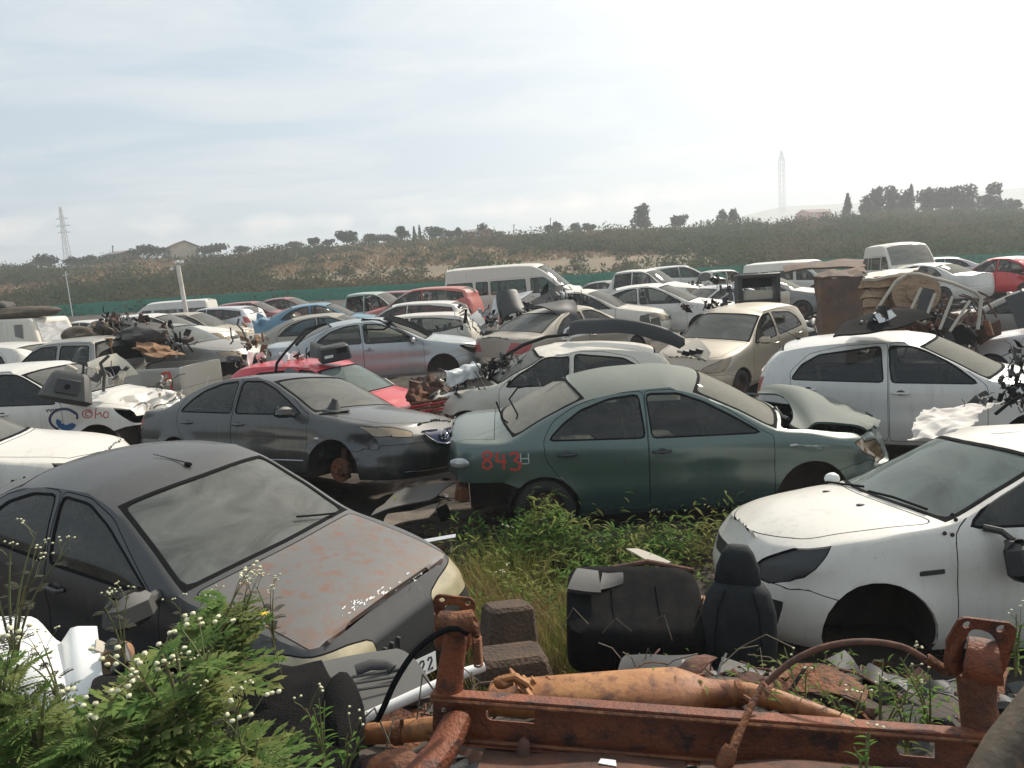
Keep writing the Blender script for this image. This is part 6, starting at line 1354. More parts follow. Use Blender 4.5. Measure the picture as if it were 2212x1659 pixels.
# ------------------------------------------------------------------ foreground scrap
def holeplate(name, outline, holes, th, O, X, Y, m, parent, inv=None):
    xs = [p[0] for p in outline]; ys = [p[1] for p in outline]; x0, x1, y0, y1 = min(xs)-.01, max(xs)+.01, min(ys)-.01, max(ys)+.01
    regs = [(i+2, h) for i, h in enumerate(holes)]+[(1, outline)]
    vs, fs = cutpanel([(x0, y0), (x1, y0), (x1, y1), (x0, y1)], [(0, 1, 2, 3)], regs); b = MB(); X = Vector(X).normalized(); Y = Vector(Y); Y = (Y-X*Y.dot(X)).normalized(); O = Vector(O)
    b.add([O+X*p[0]+Y*p[1] for p in vs], [tuple(f) for f, r_ in fs if r_ == 1]); o = b.build(name, m, parent, 0, inv); s = o.modifiers.new('solid', 'SOLIDIFY'); s.thickness = th; s.offset = 0; return o
def axle():
    t = thing('rear_axle_beam', 'rust red pressed steel rear axle with two upright spring brackets across the foreground', 'axle', w(1500, 1580, 1.82)); inv = Matrix.Translation(-t.location)
    A0, A1 = w(938, 1490, 1.93), w(2250, 1588, 1.74); B0 = w(938, 1600, 1.90); X = (A1-A0); L_ = X.length; Xn = X.normalized(); up = (A0-B0); up = (up-Xn*up.dot(Xn)).normalized(); H = .118; toC = Xn.cross(up).normalized()
    if toC.y > 0: toC = -toC
    O = A0-up*H
    slot = lambda x0, x1, y0, r: circ(x0, y0, r, 8, PI/2, 3*PI/2)+[(x0, y0-r), (x1, y0-r), (x1, y0+r)]
    holes = [slot(.17, .29, H*.55, .018), circ(.05, H*.82, .007, 10), circ(.095, H*.52, .006, 10), circ(.065, H*.3, .005, 10), circ(.03, H*.55, .007, 10), slot(1.28, 1.36, H*.5, .02), circ(1.46, H*.4, .01, 10), circ(1.55, H*.3, .008, 10)]
    holeplate('beam_web', [(0, 0), (L_, 0), (L_, H), (0, H)], holes, .006, O, Xn, up, 'rust_red', t, inv)
    b = MB(); b.box(O+Xn*L_/2+up*(H+.002)+toC*.026, (L_, .058, .006), Matrix((Xn, -toC, up)).transposed()); b.box(O+Xn*L_/2+up*(-.002)+toC*.03, (L_, .066, .006), Matrix((Xn, -toC, up)).transposed()); b.build('beam_flange', 'rust_red', t, 0, inv)
    # rolled lips at the free edges
    for dz in (H-.008, .008):
        b = MB(); b.tube([O+up*dz+toC*.058, O+up*dz+toC*.058+Xn*L_], .006, 6); b.build('rolled_edge', 'rust', t, 40, inv)
    # left: upright, trailing arm, cross tube
    b = MB(); b.tube([w(968, 1510, 1.92), w(975, 1440, 1.93), w(985, 1362, 1.94)], [.042, .037, .034], 14); b.build('upright_tube', 'rust_red', t, 40, inv)
    b = MB(); b.tube([w(985, 1560, 1.86), w(955, 1620, 1.78), w(890, 1700, 1.66)], [.062, .066, .075], 14, sq=.6); b.build('trailing_arm', 'rust_red', t, 40, inv)
    b = MB(); b.tube([w(795, 1585, 1.98), w(860, 1581, 1.96), w(945, 1572, 1.93)], [.030, .032, .033], 14); b.build('cross_tube', 'rust_tan', t, 40, inv)
    b = MB(); b.tube([w(868, 1552, 1.94), w(868, 1608, 1.94)], .006, 6); b.lathe(w(850, 1583, 1.95), w(870, 1582, 1.95)-w(850, 1583, 1.95), [(0, .034), (.012, .036), (.024, .034)], 14); b.build('weld_collar', 'rust', t, 40, inv)
    b = MB(); b.blob(w(850, 1655, 1.72), (.07, .05, .035), 3, 3, .2); b.build('rubber_bush', 'rust', t, 40, inv)
    # left spring bracket: curled flange plate with two holes over a bent cup
    c = w(978, 1318, 1.94); Xc = (w(1030, 1322, 1.94)-c).normalized(); Z = Vector((0, -.25, 1)).normalized()
    holeplate('bracket_plate', rounded([(-.052, -.01), (-.058, .03), (-.045, .052), (.05, .048), (.064, .03), (.058, -.02), (.03, -.05), (.02, .018), (-.02, .02), (-.035, -.04)], .012, 3), [circ(-.032, .034, .008, 12), circ(.042, .030, .008, 12)], .005, c+Vector((0, 0, .0)), Xc, Z, 'rust', t, inv)
    b = MB(); b.sheet(lambda u, v: c+Xc*(.056*math.cos(PI*(.0+1.1*u)))+Vector((0, 1, 0))*(-.045*math.sin(PI*1.1*u)+.01)+Z*(-.02-.10*v-.02*math.sin(u*3)*v)-Xc*.012*v, 16, 6, .005); b.build('spring_cup', 'rust_red', t, 40, inv)
    b = MB(); b.tube([w(950, 1340, 1.9), w(985, 1350, 1.88), w(1025, 1340, 1.88)], [.028, .036, .03], 14); b.build('clamp_sleeve', 'rust', t, 40, inv)
    b = MB(); b.sheet(lambda u, v: w(1012+22*v+8*u, 1326+60*u+10*v, 1.88-.015*math.sin(PI*v)), 8, 5, .006); b.tube([w(1016, 1345, 1.86), w(1028, 1356, 1.86)], .011, 8); b.build('ear_plate', 'rust', t, 40, inv)
    # right bracket
    c = w(2112, 1372, 1.80); Xc = (w(2180, 1378, 1.80)-c).normalized()
    holeplate('bracket_plate', rounded([(-.078, -.03), (-.068, .045), (-.055, .055), (.07, .05), (.095, .03), (.112, -.08), (.11, -.16), (.07, -.16), (.062, -.02), (.03, .01), (.0, .022), (-.028, .018), (-.03, -.035), (-.055, -.08)], .016, 3), [circ(-.042, .033, .011, 14), circ(.050, .030, .012, 14)], .007, c, Xc, Z, 'rust_red', t, inv)
    b = MB(); b.tube([w(2085, 1420, 1.82), w(2118, 1430, 1.80), w(2160, 1432, 1.78)], [.058, .064, .056], 18); b.build('clamp_sleeve', 'rust_red', t, 40, inv)
    b = MB(); b.tube([w(2108, 1455, 1.8), w(2112, 1520, 1.79), w(2125, 1600, 1.77)], [.048, .044, .05], 14); b.build('upright_tube', 'rust', t, 40, inv)
    b = MB(); b.sheet(lambda u, v: w(2050+40*v-12*math.sin(u*3), 1380+80*u, 1.82-.02*math.sin(PI*v)), 8, 5, .006); b.build('ear_plate', 'rust_red', t, 40, inv)
    b = MB(); b.tube([w(1648, 1478, 1.85), w(1620, 1530, 1.80), w(1590, 1600, 1.74), w(1560, 1680, 1.68)], [.008, .009, .012, .013], 8); b.lathe(w(1580, 1612, 1.72), w(1560, 1660, 1.7)-w(1580, 1612, 1.72), [(0, .016), (.02, .022), (.05, .022), (.07, .016)], 10); b.build('brake_pipe', 'rust', t, 40, inv)
    b = MB(); b.box(w(1130, 1640, 1.80), (.05, .04, .12), rotm(0, .1, 0), .6, .008); b.build('lug', 'rust_dark', t, 40, inv)
    return t
axle()
def hose(label, pts, r, m, name='brake_hose', coil=None, n=9):
    t = thing(name, label, 'hose', w(*pts[len(pts)//2])); inv = Matrix.Translation(-t.location); P = [w(*p) for p in pts]
    # smooth
    Q = []
    for i in range(len(P)-1):
        p0, p1, p2, p3 = P[max(i-1, 0)], P[i], P[i+1], P[min(i+2, len(P)-1)]
        for k in range(6):
            s = k/6; Q.append(.5*((2*p1)+(p2-p0)*s+(2*p0-5*p1+4*p2-p3)*s*s+(3*p1-p0-3*p2+p3)*s**3))
    Q.append(P[-1]); b = MB(); b.tube(Q, r, n); b.build('hose', m, t, 50, inv)
    if coil:
        a, c = w(*coil[0]), w(*coil[1]); d = c-a; b = MB()
        for k in range(11): b.lathe(a+d*(k/11), d, [(0, r*1.0), (d.length/30, r*1.7), (d.length/14, r*1.0)], 10)
        b.build('spring_guard', 'rust', t, 50, inv)
    return t
hose('black hose arching left from the left axle bracket to the ground', [(1010, 1368, 1.86), (985, 1357, 1.85), (945, 1370, 1.85), (895, 1410, 1.85), (855, 1470, 1.85), (830, 1525, 1.86), (815, 1556, 1.87)], .0085, 'black', coil=[(1030, 1375, 1.86), (1034, 1440, 1.87)])
hose('dusty hose arching from the right axle bracket over the white wheel arch', [(2045, 1455, 1.82), (2010, 1432, 1.84), (1950, 1398, 1.86), (1865, 1386, 1.88), (1780, 1398, 1.90), (1710, 1430, 1.92), (1655, 1476, 1.92)], .009, 'rust_dark', coil=[(2046, 1452, 1.82), (2000, 1420, 1.84)])
# exhaust
t = thing('exhaust_muffler', 'orange brown exhaust muffler with pipe running right behind the axle beam', 'exhaust', w(1350, 1500, 2.15)); inv = Matrix.Translation(-t.location)
a, c = w(1050, 1508, 2.2), w(1570, 1498, 2.08); d = (c-a).normalized(); L_ = (c-a).length; up = Vector((0, -.2, 1)).normalized(); side = d.cross(up).normalized(); b = MB()
prof = [(0, .018, .018), (.02, .055, .045), (.35, .075, .052), (.66, .092, .056), (.80, .095, .058), (.86, .075, .05), (.93, .043, .040), (1.0, .036, .036), (1.02, .038, .038), (1.06, .034, .034)]
vs = []; n = 20
for u, ry, rz in prof:
    for k in range(n):
        an = 2*PI*k/n; cxx, sxx = math.cos(an), math.sin(an); vs.append(a+d*L_*u+side*ry*math.copysign(abs(cxx)**.8, cxx)+up*rz*math.copysign(abs(sxx)**.8, sxx))
b.add(vs, [(i*n+k, i*n+(k+1) % n, (i+1)*n+(k+1) % n, (i+1)*n+k) for i in range(len(prof)-1) for k in range(n)]+[tuple(range(n))]); b.build('muffler_body', 'rust_tan', t, 50, inv)
b = MB(); b.tube([w(1560, 1496, 2.08), w(1620, 1498, 2.05), w(1680, 1512, 2.0), w(1750, 1535, 1.96), w(1835, 1566, 1.92), w(1900, 1595, 1.9)], [.034, .032, .030, .027, .025, .022], 14); b.build('pipe', 'rust_tan', t, 50, inv)
b = MB(); b.lathe(w(1590, 1497, 2.06), d, [(0, .037), (.008, .040), (.02, .037)], 16); b.lathe(w(1648, 1504, 2.03), d, [(0, .034), (.006, .042), (.02, .042), (.028, .034)], 12); b.build('weld_collar', 'rust', t, 50, inv)
b = MB()
for k, (dx, dy) in enumerate(((0, 0), (22, 22), (44, 34), (66, 40), (96, 36), (10, 48))): b.box(w(1115+dx*.8, 1470+dy*.5, 2.12+.02*k), (.028, .10, .008), rotm(.3+.25*k, .9-.25*k, .5+.4*k), 1, .002)
b.tube([w(1085, 1468, 2.1), w(1112, 1462, 2.1), w(1140, 1480, 2.1)], .013, 8); b.blob(w(1088, 1474, 2.1), (.028, .02, .02), 2, 2, .3); b.build('crushed_bracket', 'rust_tan', t, 30, inv)
# seats
def bucket(label, cb, ang, sz, m, head=True, back_rot=0):
    t = thing('car_seat', label, 'seat', cb, 'discarded car seats', (0, 0, ang)); return t
t = thing('car_seat', 'tall black seat back with headrest standing against the white front bumper', 'seat', w(1595, 1442, 3.75), 'discarded car seats'); R_ = rotm(-.12, .03, -.35)
def loft(secs, n=18, pw=.7):
    vs = []
    for z, rx, ry, ox, oy in secs:
        for k in range(n):
            a_ = 2*PI*k/n; c_, s_ = math.cos(a_), math.sin(a_); vs.append((ox+rx*math.copysign(abs(c_)**pw, c_), oy+ry*math.copysign(abs(s_)**pw, s_), z))
    fs = [(i*n+k, i*n+(k+1) % n, (i+1)*n+(k+1) % n, (i+1)*n+k) for i in range(len(secs)-1) for k in range(n)]+[tuple(range(n-1, -1, -1)), tuple((len(secs)-1)*n+k for k in range(n))]
    return vs, fs
vs, fs = loft([(-.05, .15, .06, 0, 0), (0, .19, .10, 0, 0), (.18, .205, .11, 0, -.01), (.33, .195, .10, 0, 0), (.43, .165, .09, 0, .01), (.475, .13, .07, 0, .015)]); b = MB(); b.add([R_ @ Vector(v) for v in vs], fs); b.build('backrest', 'seat_grey', t, 60)
vs, fs = loft([(.455, .10, .05, -.01, .02), (.48, .125, .07, -.01, .02), (.56, .115, .068, -.01, .02), (.64, .085, .06, -.01, .02), (.68, .055, .035, -.01, .02)]); b = MB(); b.add([R_ @ Vector(v) for v in vs], fs); b.build('headrest', 'seat_grey', t, 60)
b = MB(); b.sheet(lambda u, v: R_ @ Vector((-.20-.03*math.sin(PI*u), .03+.06*v, .02+.34*u)), 8, 3, .01); b.build('torn_cover', 'rust_dark', t)
for s_ in (-1, 1): b = MB(); b.tube([R_ @ Vector((s_*.115, -.112, .02)), R_ @ Vector((s_*.12, -.122, .2)), R_ @ Vector((s_*.105, -.105, .36)), R_ @ Vector((s_*.07, -.08, .45))], .005, 5); b.build('piping', 'black', t, 60)
t = thing('car_seat', 'wide black rear bench cushion lying in the weeds left of the tall seat back', 'seat', w(1370, 1340, 4.05), 'discarded car seats'); R_ = rotm(.35, .05, -.1)
vs, fs = loft([(-.16, .37, .27, 0, 0), (-.12, .40, .30, 0, 0), (.10, .40, .30, 0, 0), (.165, .385, .28, -.01, 0), (.18, .33, .22, -.02, 0), (.172, .12, .1, -.02, 0)], 28, .35); b = MB(); b.add([R_ @ Vector(v) for v in vs], fs); b.build('cushion', 'fabric', t, 60)
b = MB(); b.tube([R_ @ Vector((-.2, .31, .1)), R_ @ Vector((.1, .33, .16)), R_ @ Vector((.38, .3, .12))], .018, 8); b.build('seat_rail', 'rust_dark', t)
for s_ in (-.13, .13): b = MB(); b.tube([R_ @ Vector((s_, -.30, -.1)), R_ @ Vector((s_, -.305, .1)), R_ @ Vector((s_, -.24, .172)), R_ @ Vector((s_, .1, .178))], .006, 5); b.build('piping', 'black', t, 60)
panelw('trim_piece', 'grey moulded plastic trim on the corner of the black bench cushion', 'car part', [(1225, 1272, 4.0), (1298, 1278, 3.95), (1292, 1232, 4.15), (1246, 1228, 4.2)], 'plastic_grey', .08, .01, 4, .03, 10, 8)
panelw('trim_piece', 'folded brown plastic trim beside the grey one on the bench cushion', 'car part', [(1296, 1270, 4.05), (1345, 1262, 4.1), (1345, 1240, 4.2), (1300, 1232, 4.25)], 'plastic', .15, .03, 4, .03, 10, 8)
t = thing('foam_block', 'dark brown foam block standing on end right of the left axle bracket', 'foam block', w(1098, 1358, 3.05), GD); b = MB(); b.box((0, 0, 0), (.24, .18, .22), rotm(-.15, .12, .35), .86, .016); o = b.build('block', 'foam_brown', t, 30)
t = thing('foam_block', 'flat brown foam block lying below the upright one', 'foam block', w(1105, 1432, 2.75), GD); b = MB(); b.box((0, 0, 0), (.30, .22, .10), rotm(-.1, .05, .2), .9, .02); b.build('block', 'foam_brown', t, 30)
# big dark seat cover in the lower left, door trim, white tube, white bumper
t = panelw('seat_carpet', 'large black felt seat cushion among the flowering weeds', 'seat cushion', [(250, 1470, 2.35), (700, 1450, 2.35), (790, 1720, 1.72), (120, 1720, 1.72)], 'fabric', .10, .05, 4, .03, 30, 24, seed=5)
lump('seat_bolster', 'black rounded seat side bolster at the right end of the felt cushion', 'seat cushion', 735, 1560, 1.98, (.07, .16, .11), 'fabric', 8, .1, 1.2, (.2, .1, .2))
t = panelw('door_trim', 'dark grey moulded door trim panel with grip recess above the white tube', 'door panel', [(700, 1560, 2.35), (945, 1500, 2.45), (860, 1398, 2.95), (640, 1440, 2.9)], 'plastic_grey', .09, .012, 3, .02, 20, 14)
b = MB(); b.tube([w(768, 1448, 2.60), w(800, 1436, 2.62), w(835, 1436, 2.64), w(848, 1446, 2.62)], .022, 10, sq=.4); b.build('grip', 'plastic', t, 50, Matrix.Translation(-t.location))
for k in range(3): b = MB(); b.tube([w(735+12*k, 1495-16*k, 2.46+.06*k), w(850+14*k, 1478-18*k, 2.5+.07*k)], .006, 6); b.build('moulded_rib', 'plastic_grey', t, 50, Matrix.Translation(-t.location))
b = MB(); b.tube([w(785, 1552, 2.15), w(900, 1500, 2.22), w(1000, 1455, 2.3), w(1046, 1440, 2.33)], [.018, .019, .019, .016], 12); tag(local(b.build('white_tube', 'white_plastic'), 0), 'long white plastic tube lying behind the left axle bracket', 'tube')
panelw('white_scrap', 'small white torn plastic piece beside the number plate', 'car part', [(848, 1432, 3.0), (878, 1428, 3.0), (888, 1448, 2.9), (858, 1446, 2.95)], 'white_plastic', .1, .02, 5, .01, 8, 6)
t = thing('bumper', 'large white bumper cover in the lower left corner behind the weeds', 'bumper', w(100, 1450, 2.5)); inv = Matrix.Translation(-t.location)
def bump(u, v):
    px = -60+270*u+25*v; top = 1338+ (0 if u < .45 else 55*sst((u-.45)/.25))-(34*sst((u-.72)/.1) if u > .72 else 0); return w(px, top+(1560-top)*v, 2.55-.38*v+.10*math.sin(PI*u)*0-.10*(1-(2*v-1)**2))
b = MB(); b.sheet(bump, 26, 12, .012); b.build('bumper_skin', 'white_plastic', t, 45, inv)
b = MB(); b.sheet(lambda u, v: w(205+45*u, 1385+60*v+20*u, 2.42-.06*math.sin(PI*v)), 8, 8, .01); b.build('lamp_opening', 'beige_plastic', t, 45, inv)
b = MB(); b.tube([w(238, 1392, 2.3), w(262, 1402, 2.28), w(270, 1425, 2.26), w(252, 1450, 2.26)], .022, 10); b.build('broken_lamp_rim', 'plastic', t, 45, inv)
b = MB(); b.blob(w(262, 1420, 2.33), (.05, .04, .06), 4, 3, .3); b.build('foam_insert', 'foam', t, 45, inv)
b = MB(); b.tube([w(2125, 1720, 1.08), w(2180, 1620, 1.12), w(2290, 1475, 1.18)], [.038, .038, .037], 18); M['olive'] = mat('olive_paint', (.075, .055, .032), .7, c2=(.04, .03, .022), sc=6, c3=(.15, .08, .04), sc3=20, bump=.2); tag(local(b.build('olive_pipe', 'olive'), 0), 'thick olive painted pipe crossing the lower right corner', 'pipe')
b = MB(); b.lathe(w(1890, 1538, 2.25), (0, -.5, 1), [(0, .030), (.012, .032), (.012, .043), (0, .045), (0, .030)], 24); tag(local(b.build('pale_ring', 'silver_tube'), 0), 'pale metal ring lying among weeds right of the exhaust pipe', 'ring')
b = MB(); b.tube([w(1690, 1455, 2.35), w(1702, 1480, 2.3), w(1712, 1502, 2.25)], [.018, .018, .020], 12); tag(local(b.build('plastic_pipe', 'plastic_grey'), 0), 'short grey pipe stub below the arching dusty hose', 'pipe')
panelw('fender_liner', 'black curved fender liner lying behind the exhaust muffler', 'car part', [(1330, 1475, 2.8), (1520, 1470, 2.7), (1490, 1425, 3.0), (1370, 1430, 3.1)], 'plastic', .16, .03, 4, .012, 16, 10)
panelw('metal_plate', 'grey plate at the foot of the tall seat back', 'plate', [(1545, 1450, 3.0), (1650, 1470, 2.8), (1655, 1448, 2.95), (1560, 1420, 3.2)], 'tarp', .0, .02, 3, .01, 8, 6)
panelw('metal_plate', 'brown bent plate between the bench cushion and the weeds', 'plate', [(1300, 1330, 4.1), (1370, 1345, 4.0), (1380, 1330, 4.1), (1310, 1315, 4.2)], 'foam_brown', .1, .02, 3, .01, 8, 6)
panelw('wood_offcut', 'tan wooden offcut right of the bench cushion', 'wood', [(1485, 1300, 4.3), (1530, 1318, 4.2), (1530, 1290, 4.4), (1490, 1282, 4.4)], 'foam', .1, .01, 3, .02, 6, 5)
panelw('lower_panel', 'brown flat panel under the axle beam at the bottom edge', 'panel', [(1000, 1720, 1.62), (1500, 1735, 1.55), (1480, 1625, 1.80), (1060, 1600, 1.88)], 'rust_dark', .02, .02, 3, .01, 16, 8)
panelw('lower_panel', 'grey brown bent sheet under the right half of the axle beam', 'panel', [(1500, 1740, 1.52), (1980, 1740, 1.5), (1950, 1650, 1.68), (1520, 1630, 1.75)], 'rust_dark', .03, .03, 3, .01, 16, 8)
panelw('white_card', 'small white card on the brown panel at the bottom edge', 'card', [(1292, 1648, 1.72), (1332, 1655, 1.70), (1330, 1642, 1.73), (1298, 1638, 1.74)], 'white_plastic', 0, .002, 3, .002, 3, 3)
# ------------------------------------------------------------------ uncountable litter
def litter(label, n, reg, mats, s, seed, name='ground_litter'):
    rs = random.Random(seed); b = MB()
    for _ in range(n):
        x0, x1, y0, y1 = reg[rs.randrange(len(reg))]; x, y = rs.uniform(x0, x1), rs.uniform(y0, y1); z = ground_z(x, y); q = rs.uniform(*s)*(1 if rs.random() < .85 else 1.8); b.cm = rs.randrange(len(mats)); R_ = rotm(rs.uniform(-.5, .5), rs.uniform(-.5, .5), rs.random()*6)
        k = rs.random()
        if k < .35: b.box((x, y, z+q*.1), (q, q*rs.uniform(.3, .9), q*rs.uniform(.05, .4)), R_, rs.uniform(.6, 1), q*.05)
        elif k < .48:
            p_ = Vector((x, y, z+.03)); Q = [p_]; a_ = rs.random()*6
            for _k in range(6): a_ += rs.uniform(-.9, .9); p_ = p_+Vector((math.cos(a_), math.sin(a_), rs.uniform(-.25, .35)))*q*.6; Q.append(p_)
            b.tube(Q, q*.05, 5)
        elif k < .6: d = R_ @ Vector((q*1.5, 0, 0)); b.tube([Vector((x, y, z+.02))-d, Vector((x, y, z+.03+q*.2)), Vector((x, y, z+.02))+d], q*.06, 5)
        elif k < .8: b.blob((x, y, z+q*.1), (q*.5, q*.4, q*.25), rs.random()*9, 1, .4, 1.8, R_)
        else: b.sheet(lambda u, v: Vector((x, y, z+.03))+R_ @ Vector(((u-.5)*q*2, (v-.5)*q, .3*q*math.sin(u*3.2+v))), 4, 3, .004)
    tag(b.build(name, mats), label, 'scrap', kind='stuff')
litter('small broken car parts scattered over the near heap', 1000, [(-2.2, 2.4, 1.4, 3.2), (-.6, 2.2, 2.0, 4.2)], ['plastic', 'rust_dark', 'plastic', 'rust', 'rust_dark', 'black'], (.02, .085), 51)
litter('larger broken parts lying on the soil between the front cars', 420, [(-3.5, 3.5, 3.6, 6.8), (-1.6, .3, 5, 8.6), (-8, 8, 8.5, 14)], ['plastic', 'rust_dark', 'plastic_grey', 'foam_brown', 'black'], (.04, .16), 52)
litter('crushed scrap filling the gaps between the farther cars', 900, [(-16, 18, 13, 40), (8, 20, 12, 30)], ['plastic', 'rust_dark', 'plastic_grey', 'black', 'plastic', 'white_plastic'], (.1, .5), 53)
litter('pale chips and stones strewn over the yard soil', 700, [(-3, 3, 2.6, 8), (-1, 1.6, 4.5, 7.5)], ['sack', 'foam', 'beige_plastic', 'plastic_grey'], (.012, .035), 54)
# ------------------------------------------------------------------ weeds
M['petal'] = mat('petal', (.62, .60, .42), .7, c2=(.50, .48, .28), sc=60)
M['stem'] = mat('stem', (.10, .13, .045), .7, c2=(.16, .12, .05), sc=8)
M['yellow'] = mat('yellow_petal', (.75, .5, .03), .7)
def leaf_tpl(pairs=6, lobe=.32, wd=.05):
    """lobed fern-like leaf of unit length along +x, drooping"""
    V = []; F = []
    def q(a, c, w0, w1):
        a, c = Vector(a), Vector(c); d = (c-a).normalized(); n_ = Vector((-d.y, d.x, 0)); m_ = (a+c)/2+Vector((0, 0, .01)); i = len(V)
        V.extend([a-n_*w0*.4, m_-n_*w1, c, m_+n_*w1, a+n_*w0*.4]); F.append((i, i+1, i+2, i+3, i+4))
    rc = lambda t: Vector((t, 0, .30*t-.55*t*t))
    for k in range(8):
        t0, t1 = k/8, (k+1)/8; i = len(V); h = .018*(1-.6*t0); V.extend([rc(t0)-Vector((0, h, 0)), rc(t1)-Vector((0, h, 0)), rc(t1)+Vector((0, h, 0)), rc(t0)+Vector((0, h, 0))]); F.append((i, i+1, i+2, i+3))
    for k in range(pairs):
        t = .18+.70*k/(pairs-1); l = lobe*math.sin(PI*(.22+.66*t))**.8
        for s in (-1, 1):
            p = rc(t); e = p+Vector((l*.72, s*l*.72, -.03-.12*l)); q(p, e, wd*.5, wd*(.8+.5*math.sin(t*3)))
            if l > .16:
                m_ = p+(e-p)*.45; q(m_, m_+Vector((l*.42, s*l*.05, -.01)), wd*.3, wd*.5); q(m_, m_+Vector((l*.02, s*l*.40, -.02)), wd*.3, wd*.5)
    q(rc(.9), rc(1)+Vector((.10, 0, -.05)), wd*.6, wd); return V, F
LT = leaf_tpl(5, .40, .062); LT2 = leaf_tpl(9, .26, .028)
def lance():
    V = []; F = []; n = 5
    for k in range(n+1):
        t = k/n; h = .11*math.sin(PI*min(.97, .06+t*.94))**.8; z = .25*t-.5*t*t; V += [Vector((t, -h, z+.02)), Vector((t, 0, z-.01)), Vector((t, h, z+.02))]
        if k: i = 3*k; F += [(i-3, i, i+1, i-2), (i-2, i+1, i+2, i-1)]
    return V, F
LL = lance()
def leaves(b, tpl, p, yaw, pitch, L_, roll=0):
    R_ = rotm(0, 0, yaw) @ Matrix.Rotation(-pitch, 3, 'Y') @ Matrix.Rotation(roll, 3, 'X'); b.add([Vector(p)+R_ @ (v*L_) for v in tpl[0]], tpl[1])
def weed(label, px, py, Y, h, stems=3, nleaf=9, leafL=.12, tpl=None, flowers=2, lean=(0, 0), lm='leaf_fern', name='flowering_weed', seed=0, spread=.35, fs=1.0, group='weeds growing through the scrap', root=None, nf=7, top_leaf=.95):
    rs = random.Random(seed+int(px)+int(py)); p = root or w(px, py, Y); t = thing(name, label, 'weed', p, group); bs, bl, bf = MB(), MB(), MB(); tpl = tpl or LT
    for s in range(stems):
        a = rs.random()*6.28; sp_ = spread*rs.uniform(.3, 1)*h; ex = Vector((math.cos(a)*sp_+lean[0]*h, math.sin(a)*sp_+lean[1]*h, h*rs.uniform(.75, 1.0))); c1 = Vector((ex.x*.25, ex.y*.25, ex.z*.55)); n = 8
        P = [Vector((0, 0, -.05))*(1-k/n)**2+c1*2*(k/n)*(1-k/n)+ex*(k/n)**2 for k in range(n+1)]; bs.tube(P, [.0042*fs*(1-.6*k/n)*(1+h) for k in range(n+1)], 6)
        for k in range(nleaf):
            u = .08+top_leaf*.92*(k+rs.random()*.6)/nleaf; i = min(n-1, int(u*n)); q = P[i].lerp(P[i+1], u*n-i) if u < 1 else P[-1]; leaves(bl, tpl, q, a+k*2.4+rs.uniform(-.4, .4), rs.uniform(.1, .7), leafL*rs.uniform(.6, 1.15)*(1.15-.55*u), rs.uniform(-.4, .4))
        if s < flowers or flowers > 90:
            for br in range(2 if name == 'flower_stalk' else 3):
                aa = rs.random()*6.28; q0 = P[-2].lerp(P[-1], rs.random()); q1 = q0+Vector((math.cos(aa)*.035, math.sin(aa)*.035, .05))*fs*1.3; bs.tube([q0, (q0+q1)/2+Vector((0, 0, .006)), q1], .0012*fs, 4)
                for _ in range(nf//3+1):
                    q2 = q1+Vector((rs.gauss(0, .013), rs.gauss(0, .013), rs.uniform(0, .016)))*fs; bs.tube([q1, q2], .0007*fs, 3); bf.blob(q2, (.0052*fs, .0052*fs, .004*fs), rs.random()*9, 1, .25, 3)
    bs.build('stem', 'stem', t, 60); bl.build('leaf', lm, t, 0)
    if bf.v: bf.build('flower', 'petal', t, 60)
    return t
gz_ = lambda px, py, Y: (lambda q: Vector((q.x, q.y, ground_z(q.x, q.y))))(w(px, py, Y))
SP = [
 ('tall flowering weed in front of the felt cushion, the largest', 420, 1660, 1.55, .31, 5, 8, .19, LT, 2, 'leaf_fern'),
 ('bushy flowering weed right of the largest one', 545, 1700, 1.52, .14, 3, 6, .15, LT, 1, 'leaf_fern'),
 ('flowering weed with cream heads left of the largest one', 300, 1680, 1.50, .20, 4, 7, .16, LT, 2, 'leaf_fern'),
 ('low feathery weed in the bottom left corner', 90, 1680, 1.45, .19, 6, 12, .13, LT2, 1, 'leaf_fern'),
 ('low feathery weed beside the bottom left corner one', 200, 1690, 1.42, .15, 6, 12, .13, LT2, 1, 'leaf_fern'),
 ('feathery weed touching the left edge over the white bumper', 5, 1620, 1.5, .22, 6, 11, .13, LT2, 1, 'leaf_fern'),
 ('green weed rising before the windscreen corner of the rusty bonnet sedan', 470, 1440, 2.05, .20, 4, 10, .16, LT, 1, 'leaf_fern'),
]
for i, (lb, px, py, Y, h, st, nl, ll, tp, fl, lm_) in enumerate(SP): weed(lb, px, py, Y, h, st, nl, ll, tp, fl, (0, 0), lm_, seed=i, fs=1.3)
for i, (lb, px, py, Y, h, ln) in enumerate([
 ('thin dry flowering stalk at the far left, tallest', 25, 1400, 1.95, .36, (.15, 0)), ('thin flowering stalk leaning right across the dark side window', 30, 1390, 1.9, .26, (.6, 0)),
 ('thin flowering stalk over the white bumper', 130, 1500, 1.85, .16, (-.1, 0)), ('thin flowering stalk before the dark door of the rusty bonnet sedan', 265, 1400, 2.1, .17, (.2, 0)),
 ('branching stalk below the windscreen of the rusty bonnet sedan', 400, 1400, 2.2, .17, (.35, 0)), ('bare flowering stalk in front of the rusty bonnet', 520, 1390, 2.1, .20, (.35, 0)),
 ('second bare flowering stalk in front of the rusty bonnet, further right', 590, 1370, 2.2, .17, (-.05, 0)), ('flower stalk with cream heads low before the felt cushion', 390, 1600, 1.6, .16, (.1, 0)),
 ('flower stalk with broad cream heads right of the largest weed', 500, 1600, 1.55, .13, (.15, 0))]):
    weed(lb, px, py, Y, h, 3, 6, .05, LT, 3, ln, 'leaf_grey', 'flower_stalk', 40+i, .4, .72, nf=6)
q = w(572, 1326, 2.0); t = thing('yellow_flower', 'single small yellow flower in front of the rusty bonnet', 'flower', q); b = MB()
